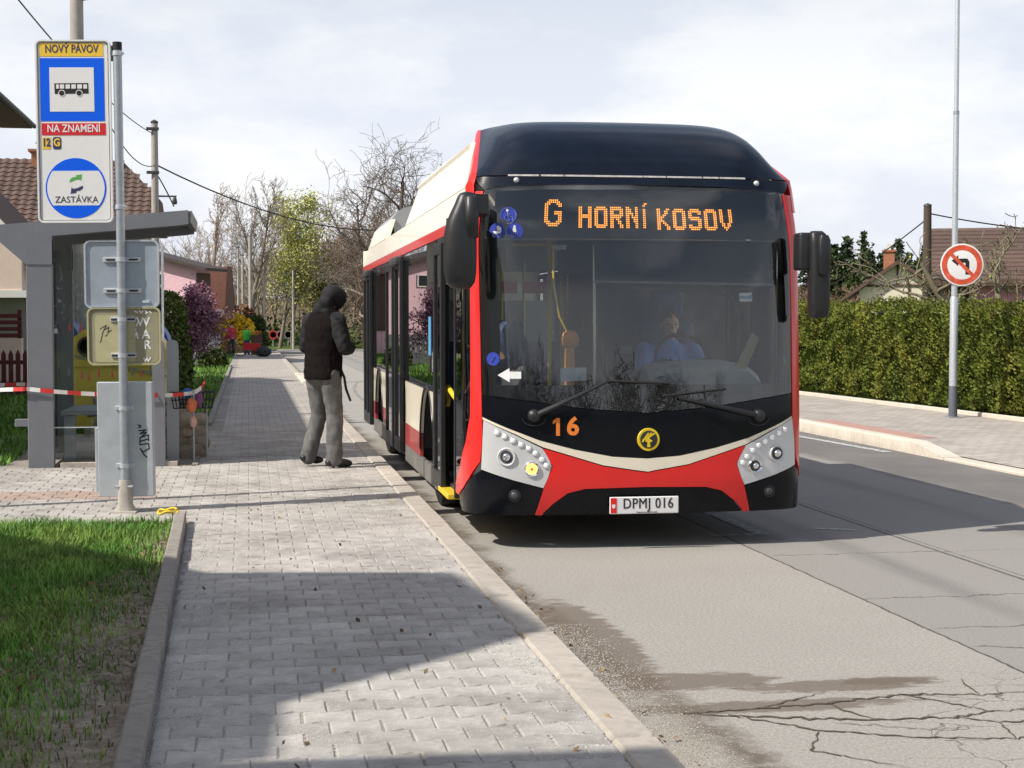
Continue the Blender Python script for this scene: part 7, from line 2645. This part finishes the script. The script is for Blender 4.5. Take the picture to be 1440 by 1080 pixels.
# brown scrub wood behind, one mass
wd_, tp_ = make_tree(40, 7.2, .13, var_(THICK, kids=[14, 8, 5]), M_barkp)
wv = np.array([v.co[:] for v in wd_.vertices])
wf = np.array([tuple(p.vertices) for p in wd_.polygons])
wr = np.random.default_rng(5)
def wood(name, label, pts, m, s0, s1):
    VV, FF = [], []
    for i, (x, y) in enumerate(pts):
        a = wr.uniform(0, 6.28)
        s = wr.uniform(s0, s1)
        sv = wv * np.array([s * 1.1, s * 1.1, s])
        VV.append(np.stack([x + sv[:, 0] * math.cos(a) - sv[:, 1] * math.sin(a), y + sv[:, 0] * math.sin(a) + sv[:, 1] * math.cos(a), sv[:, 2]], 1))
        FF.append(wf + i * len(wv))
    o = link_mesh(name, np_mesh(name, np.concatenate(VV), np.concatenate(FF), m, True))
    return tag(o, label, 'wood', kind='stuff')
wood('far_wood', 'brown leafless wood closing the street view', [(x + wr.normal(0, .6), 112 + wr.uniform(-4, 12)) for x in np.linspace(-14, 22, 40)], M_barkp, .55, .95)
wood('far_wood', 'grey brown leafless scrub below the conifers on the right', [(38 + x + wr.normal(0, .8), 112 + wr.uniform(-6, 6)) for x in np.linspace(0, 34, 26)], M_barkr, .32, .55)
wood('far_wood', 'leafless scrub wood hidden behind the bus', [(x + wr.normal(0, .8), 128 + wr.uniform(-6, 6)) for x in np.linspace(18, 46, 16)], M_barkr, .6, 1.0)

# wooded bank closing the view behind the junction
M_litter = mat('leaf_litter', (.16, .115, .075), .95, var=.35, vscale=.6, col2=(.09, .085, .04), c2pos=(.45, .65), spec=.1)
mb = MB()
vs, fs = [], []
for j in range(13):
    for i in range(61):
        x, y = -110 + 5 * i, 116 + 8 * j
        t_ = min(1, j / 7)
        vs.append((x, y, -.2 + 4.2 * t_ * t_ * (3 - 2 * t_) + .7 * mnoise.noise(Vector((x * .05, y * .06, 1)))))
for j in range(12):
    for i in range(60):
        a = j * 61 + i
        fs.append((a, a + 1, a + 62, a + 61))
tag(mb.add(vs, fs).build('hill', M_litter, None, smooth=180, recalc=False), 'low brown wooded bank behind the far junction', 'hill', kind='structure')
# undergrowth at the wood's foot
g = np.random.default_rng(77)
c = np.stack([g.uniform(-14, 24, 9000), g.uniform(106, 114, 9000), np.abs(g.normal(0, .9, 9000))], 1)
tag(link_mesh('undergrowth', leaf_quads(c, .16, M_bushg, g, 'undergrowth')), 'dark undergrowth at the foot of the brown wood', 'undergrowth', kind='stuff')

# trees behind the viewer, mirrored in the windscreen and the lamps
wood('far_wood', 'tall leafless trees standing behind the viewer along the street', [(x + wr.normal(0, .8), -62 + wr.uniform(-8, 4)) for x in np.linspace(-26, 34, 34)], M_bark, 1.2, 1.8)
g = np.random.default_rng(78)
c = np.stack([g.uniform(-34, 40, 26000), g.uniform(-76, -64, 26000), 8.0 * g.uniform(0, 1, 26000) ** 1.3], 1)
tag(link_mesh('undergrowth', leaf_quads(c, .28, M_bushg, g, 'undergrowth')), 'dark evergreen growth behind the viewer', 'undergrowth', kind='stuff')

# conifers on the right
def conifer(name, label, loc, h, w, seed, material, gap=.15):
    t = thing(name, label, 'tree', loc)
    MB().tube([(0, 0, -.2), (0, 0, h * .95)], [h * .018, .03], 8).build('trunk', M_barkd, t)
    g_ = np.random.default_rng(seed)
    C = []
    z = h * gap
    while z < h:
        k = 1 - (z - h * gap) / (h * (1 - gap))
        nb = int(5 + 6 * k)
        for b in range(nb):
            a = g_.uniform(0, 6.28)
            L_ = w * (k ** .85) * g_.uniform(.6, 1.15) + .12
            m = int(8 + 20 * k)
            s = g_.uniform(0, 1, m) ** .8
            C.append(np.stack([np.cos(a) * s * L_ + g_.normal(0, .10, m), np.sin(a) * s * L_ + g_.normal(0, .10, m), z - s * L_ * .28 + g_.normal(0, .08, m)], 1))
        z += h * .032
    c_ = np.concatenate(C)
    link_mesh('crown', leaf_quads(c_, .19, material, g_, 'crown', .5), t)
    return t
CL = ['tall pointed spruce just past the bus mirror', 'slender spruce second from the mirror', 'thin ragged spruce between the mirror and the tall dark one', 'tallest dark spruce left of the cream gable', 'broad dark spruce touching the tallest one', 'dark conifer directly behind the brick chimney', 'rounded pine right of the brick chimney', 'dark spruce beside the timber pole', 'distant spruce tip behind the pink house roof', 'small spruce low before the tallest one', 'dark spruce left of the brick chimney', 'low dark spruce between the gable and the timber pole', 'narrow spruce tip directly left of the gable']
for i, (px, Y, zt, w) in enumerate([(1160, 125, 8.5, 1.7), (1172, 128, 8.1, 1.5), (1185, 130, 7.8, 1.4), (1213, 126, 9.1, 1.9), (1224, 131, 7.6, 1.9), (1262, 124, 8.3, 2.1), (1276, 128, 7.4, 2.3), (1302, 126, 7.9, 2.4), (1330, 132, 8.0, 2.2), (1200, 122, 6.3, 1.5), (1238, 134, 7.6, 2.0), (1290, 132, 7.0, 2.2), (1250, 130, 8.0, 1.6)]):
    x = Y * ((px - 720) / 2200 + .1687) / (1 - (px - 720) / 2200 * .1687)
    conifer('spruce' if i != 6 else 'pine', CL[i], (x, Y, -.2), zt + .35, w * 1.3, 60 + i, M_coni if i % 3 else M_pine)

# dark spruce wood further back, read as one mass
src_ = [o for o in COL.objects if o.name.startswith('crown') and o.parent and o.parent.name.startswith('spruce')][0].data
cv = np.zeros(len(src_.vertices) * 3, dtype=np.float32)
src_.vertices.foreach_get('co', cv)
cv = cv.reshape(-1, 3)
cf = np.arange(len(cv)).reshape(-1, 4)
VV, FF = [], []
for i in range(34):
    s = wr.uniform(.75, 1.12)
    a = wr.uniform(0, 6.28)
    x, y = 46 + i * .95 + wr.normal(0, .5), 140 + wr.uniform(-5, 12)
    VV.append(np.stack([x + 1.25 * s * (cv[:, 0] * math.cos(a) - cv[:, 1] * math.sin(a)), y + 1.25 * s * (cv[:, 0] * math.sin(a) + cv[:, 1] * math.cos(a)), cv[:, 2] * s], 1))
    FF.append(cf + i * len(cv))
tag(link_mesh('spruce_wood', np_mesh('spruce_wood', np.concatenate(VV), np.concatenate(FF), M_coni)), 'dark spruce wood far behind the hedge', 'wood', kind='stuff')

# old apple tree over the hedge, twisted lichen-grown limbs
APL = var_(DEC, levels=3, kids=[7, 6, 5], seg=[6, 8, 6, 4], wob=[.15, .26, .30, .3], up=[0, .02, .05, .08], ang=[(55, 95), (35, 85), (35, 85)], ratio=[.82, .55, .42], rmin=.012, taper=.3, rr=.85)
APL['from'] = [.45, .1, .1]
tree('apple_tree', 'twisted bare apple tree reaching over the hedge before the pink house', (17.0, 34, 0), 81, 3.6, .17, APL, M_barkl, leaf=(110, .03, M_spring, .06))
tree('apple_tree', 'gnarled bare apple tree at the edge of the picture above the hedge', (18.6, 36, 0), 85, 3.5, .16, APL, M_barkl, rz=2.2)

# evergreen hedge
def hedge_top(y):
    return 1.90 + min(.12, max(0, (y - 23) * .012)) + .10 * mnoise.noise(Vector((y * .8, 0, 2))) + .05 * mnoise.noise(Vector((y * 3, 1, 0)))
hx = lambda y: 12.36 - (y - 23) * .033
hg = thing('hedge', 'long clipped evergreen hedge along the far pavement', 'hedge', (0, 0, 0))
mb = MB()
vs, fs = [], []
ys = [16 + .5 * k for k in range(96)]
for y in ys:
    x = hx(y)
    tp = hedge_top(y)
    for dx, z in ((.10, .12), (.08, .9), (.12, tp - .26), (.32, tp - .16), (1.0, tp - .12), (1.1, .1)):
        vs.append((x + dx + .06 * mnoise.noise(Vector((y * 1.5, z * 2, 4))), y, z))
for i in range(len(ys) - 1):
    for k in range(5):
        a = i * 6 + k
        fs.append((a, a + 1, a + 7, a + 6))
core = mb.add(vs, fs).build('hedge_core', M_thujd, hg, smooth=180, recalc=False)
g = np.random.default_rng(31)
N = 170000
y = 16 + 47 * g.uniform(0, 1, N) ** 1.35
tpz = np.array([hedge_top(a) for a in y])
u = g.uniform(0, 1, N)
front = u < .80
z = np.where(front, g.uniform(.10, 1, N) * tpz, tpz + np.abs(g.normal(0, .06, N)) - .05)
lump = np.array([mnoise.noise(Vector((a * 2.1, b * 2.6, 7))) + .6 * mnoise.noise(Vector((a * 5.1, b * 6, 3))) for a, b in zip(y, z)])
x = np.array([hx(a) for a in y]) + np.where(front, -.02 - .15 * lump + g.normal(0, .035, N), g.uniform(.0, .9, N))
z = z + np.where(front, 0, .16 * lump)
keep = (g.uniform(0, 1, N) < np.clip(.75 + 1.1 * lump, .22, 1)) | ~front
x, y, z, front = x[keep], y[keep], z[keep], front[keep]
N = len(x)
# each spray: a fan of three narrow leaves growing up and outwards
L_ = g.uniform(.032, .075, N)
base = np.stack([x + .03, y, z], 1)
ang = g.normal(0, .75, N)
outw = g.uniform(.2, 1.0, N)
d = np.stack([-outw, np.sin(ang), np.cos(ang) * .9], 1)
d /= np.linalg.norm(d, axis=1)[:, None]
s = np.cross(d, g.normal(0, 1, (N, 3)))
s /= np.linalg.norm(s, axis=1)[:, None]
w = L_ * .34
VV = np.zeros((N, 6, 3))
VV[:, 0] = base
VV[:, 1] = base + d * (L_ * .55)[:, None] + s * w[:, None]
VV[:, 2] = base + d * (L_ * .75)[:, None] + s * (w * .30)[:, None]
VV[:, 3] = base + d * (L_ * 1.15)[:, None]
VV[:, 4] = base + d * (L_ * .72)[:, None] - s * (w * .35)[:, None]
VV[:, 5] = base + d * (L_ * .50)[:, None] - s * w[:, None]
i = np.arange(N)[:, None] * 6
F = np.concatenate([i + np.array([[0, 1, 2]]), i + np.array([[0, 2, 3]]), i + np.array([[0, 3, 4]]), i + np.array([[0, 4, 5]])])
o = link_mesh('foliage', np_mesh('foliage', VV.reshape(-1, 3), F, M_thuja), hg)
o['kind'] = 'stuff'
# stems at the foot
# taller shoots behind the hedge by the bus
# ---- garden plants on the left
def bush(name, label, loc, rx, ry, h, n, size, material, seed, cone=0.0, cat='bush', stem=True):
    t = thing(name, label, cat, loc)
    g_ = np.random.default_rng(seed)
    a = g_.uniform(0, 6.283, n)
    zz = g_.uniform(0, 1, n)
    prof_ = (1 - cone * zz) * np.sqrt(np.clip(1 - (2 * zz - .85) ** 4 * .5, .1, 1))
    lumpy = np.array([1 + .30 * mnoise.noise(Vector((math.cos(q_) * 1.6, math.sin(q_) * 1.6, e * 3 + seed))) for q_, e in zip(a, zz)])
    r_ = prof_ * lumpy * (1 - .35 * g_.uniform(0, 1, n) ** 2)
    c_ = np.stack([np.cos(a) * rx * r_, np.sin(a) * ry * r_, zz * h], 1) + g_.normal(0, size * .5, (n, 3))
    if stem:
        me, _ = make_tree(seed, h * .9, .05, var_(THICK, levels=2, kids=[10, 5]), M_barkd)
        link_mesh('stems', me, t)
    link_mesh('crown', leaf_quads(c_, size, material, g_, 'crown'), t)
    return t
bush('evergreen_bush', 'dark green rounded conifer bush beside the shelter end', (-1.75, 34, PZ), .58, .6, 2.15, 6200, .05, M_bushl, 91, .25)
bush('evergreen_bush', 'tall dark conifer bush hiding behind the shelter fins', (-2.5, 36, PZ), .7, .7, 2.2, 3500, .07, M_bushg, 92, .3)
tree('plum_tree', 'purple blossoming plum tree before the pink house', (-1.45, 40, PZ), 93, 2.05, .07, var_(THICK, kids=[14, 8, 6], rmin=.008, ang=[(30, 70), (30, 60), (25, 60)], ratio=[.5, .5, .5]), M_barkd, leaf=(6500, .042, M_purp, .09))
bush('forsythia', 'yellow forsythia in bloom behind the walkers', (-.70, 76, PZ), 1.05, .8, 1.75, 3600, .085, M_fors, 94, .1)
bush('evergreen_bush', 'green bush at the right flank of the forsythia', (.35, 83, PZ), .7, .6, 1.75, 1800, .09, M_bushg, 95, .2)
bush('garden_shrub', 'low green shrub beside the dark board fence', (-1.15, 52, PZ), .5, .4, .6, 900, .07, M_bushg, 96, .2)
bush('evergreen_bush', 'black green garden bush at the far edge behind the tape', (-5.9, 31, PZ), .9, .8, 1.5, 2600, .08, M_bushg, 97, .3)
bush('evergreen_bush', 'brown red beech hedge clump behind the forsythia', (-.6, 86, PZ), 1.2, .8, 2.3, 2200, .1, mat('beech_leaf', (.16, .075, .03), .8, var=.3), 98, .1)

# dead leaves and scraps on the verge and in the gutter
M_dead = mat('dead_leaf', (.22, .14, .07), .85, var=.5, vscale=4, col2=(.34, .26, .15))
g = np.random.default_rng(55)
c = np.stack([g.uniform(-2.6, -.5, 700), g.uniform(4.7, 12.2, 700), g.uniform(PZ, PZ + .03, 700)], 1)
c2 = np.stack([KX + np.abs(g.normal(.02, .10, 260)), g.uniform(4.8, 11, 260), g.uniform(.004, .02, 260)], 1)
c3 = np.stack([g.uniform(-.35, KX - .1, 60), g.uniform(4.8, 14, 60), g.uniform(PZ + .004, PZ + .012, 60)], 1)
tag(link_mesh('dead_leaves', leaf_quads(np.concatenate([c, c2, c3]), .016, M_dead, g, 'dead_leaves')), 'dry leaf scraps scattered over verge, gutter and paving', 'leaves', kind='stuff')

# what belongs together
for o in COL.objects:
    if o.parent is None and 'category' in o and 'group' not in o:
        k = o.name.split('.')[0]
        gp_ = {'utility_pole': 'utility poles along the street', 'spruce': 'conifers beyond the hedge', 'pine': 'conifers beyond the hedge', 'bare_tree': 'bare trees at the end of the street',
               'birch_tree': 'leafing trees at the end of the street', 'apple_tree': 'apple trees over the hedge', 'house': 'houses along the street', 'recycling_container': 'recycling containers behind the shelter',
               'road_sign': 'signs at the far junction', 'iron_rod': 'thin rods at the shelter corner', 'overhead_wire': 'overhead wires', 'evergreen_bush': 'evergreen garden bushes', 'barrier_tape': 'barrier tape at the shelter',
               'tape_knot': 'tape bundles on the rod', 'stone_wall': 'rubble stones by the shelter', 'kerb': None}.get(k)
        if gp_:
            o['group'] = gp_
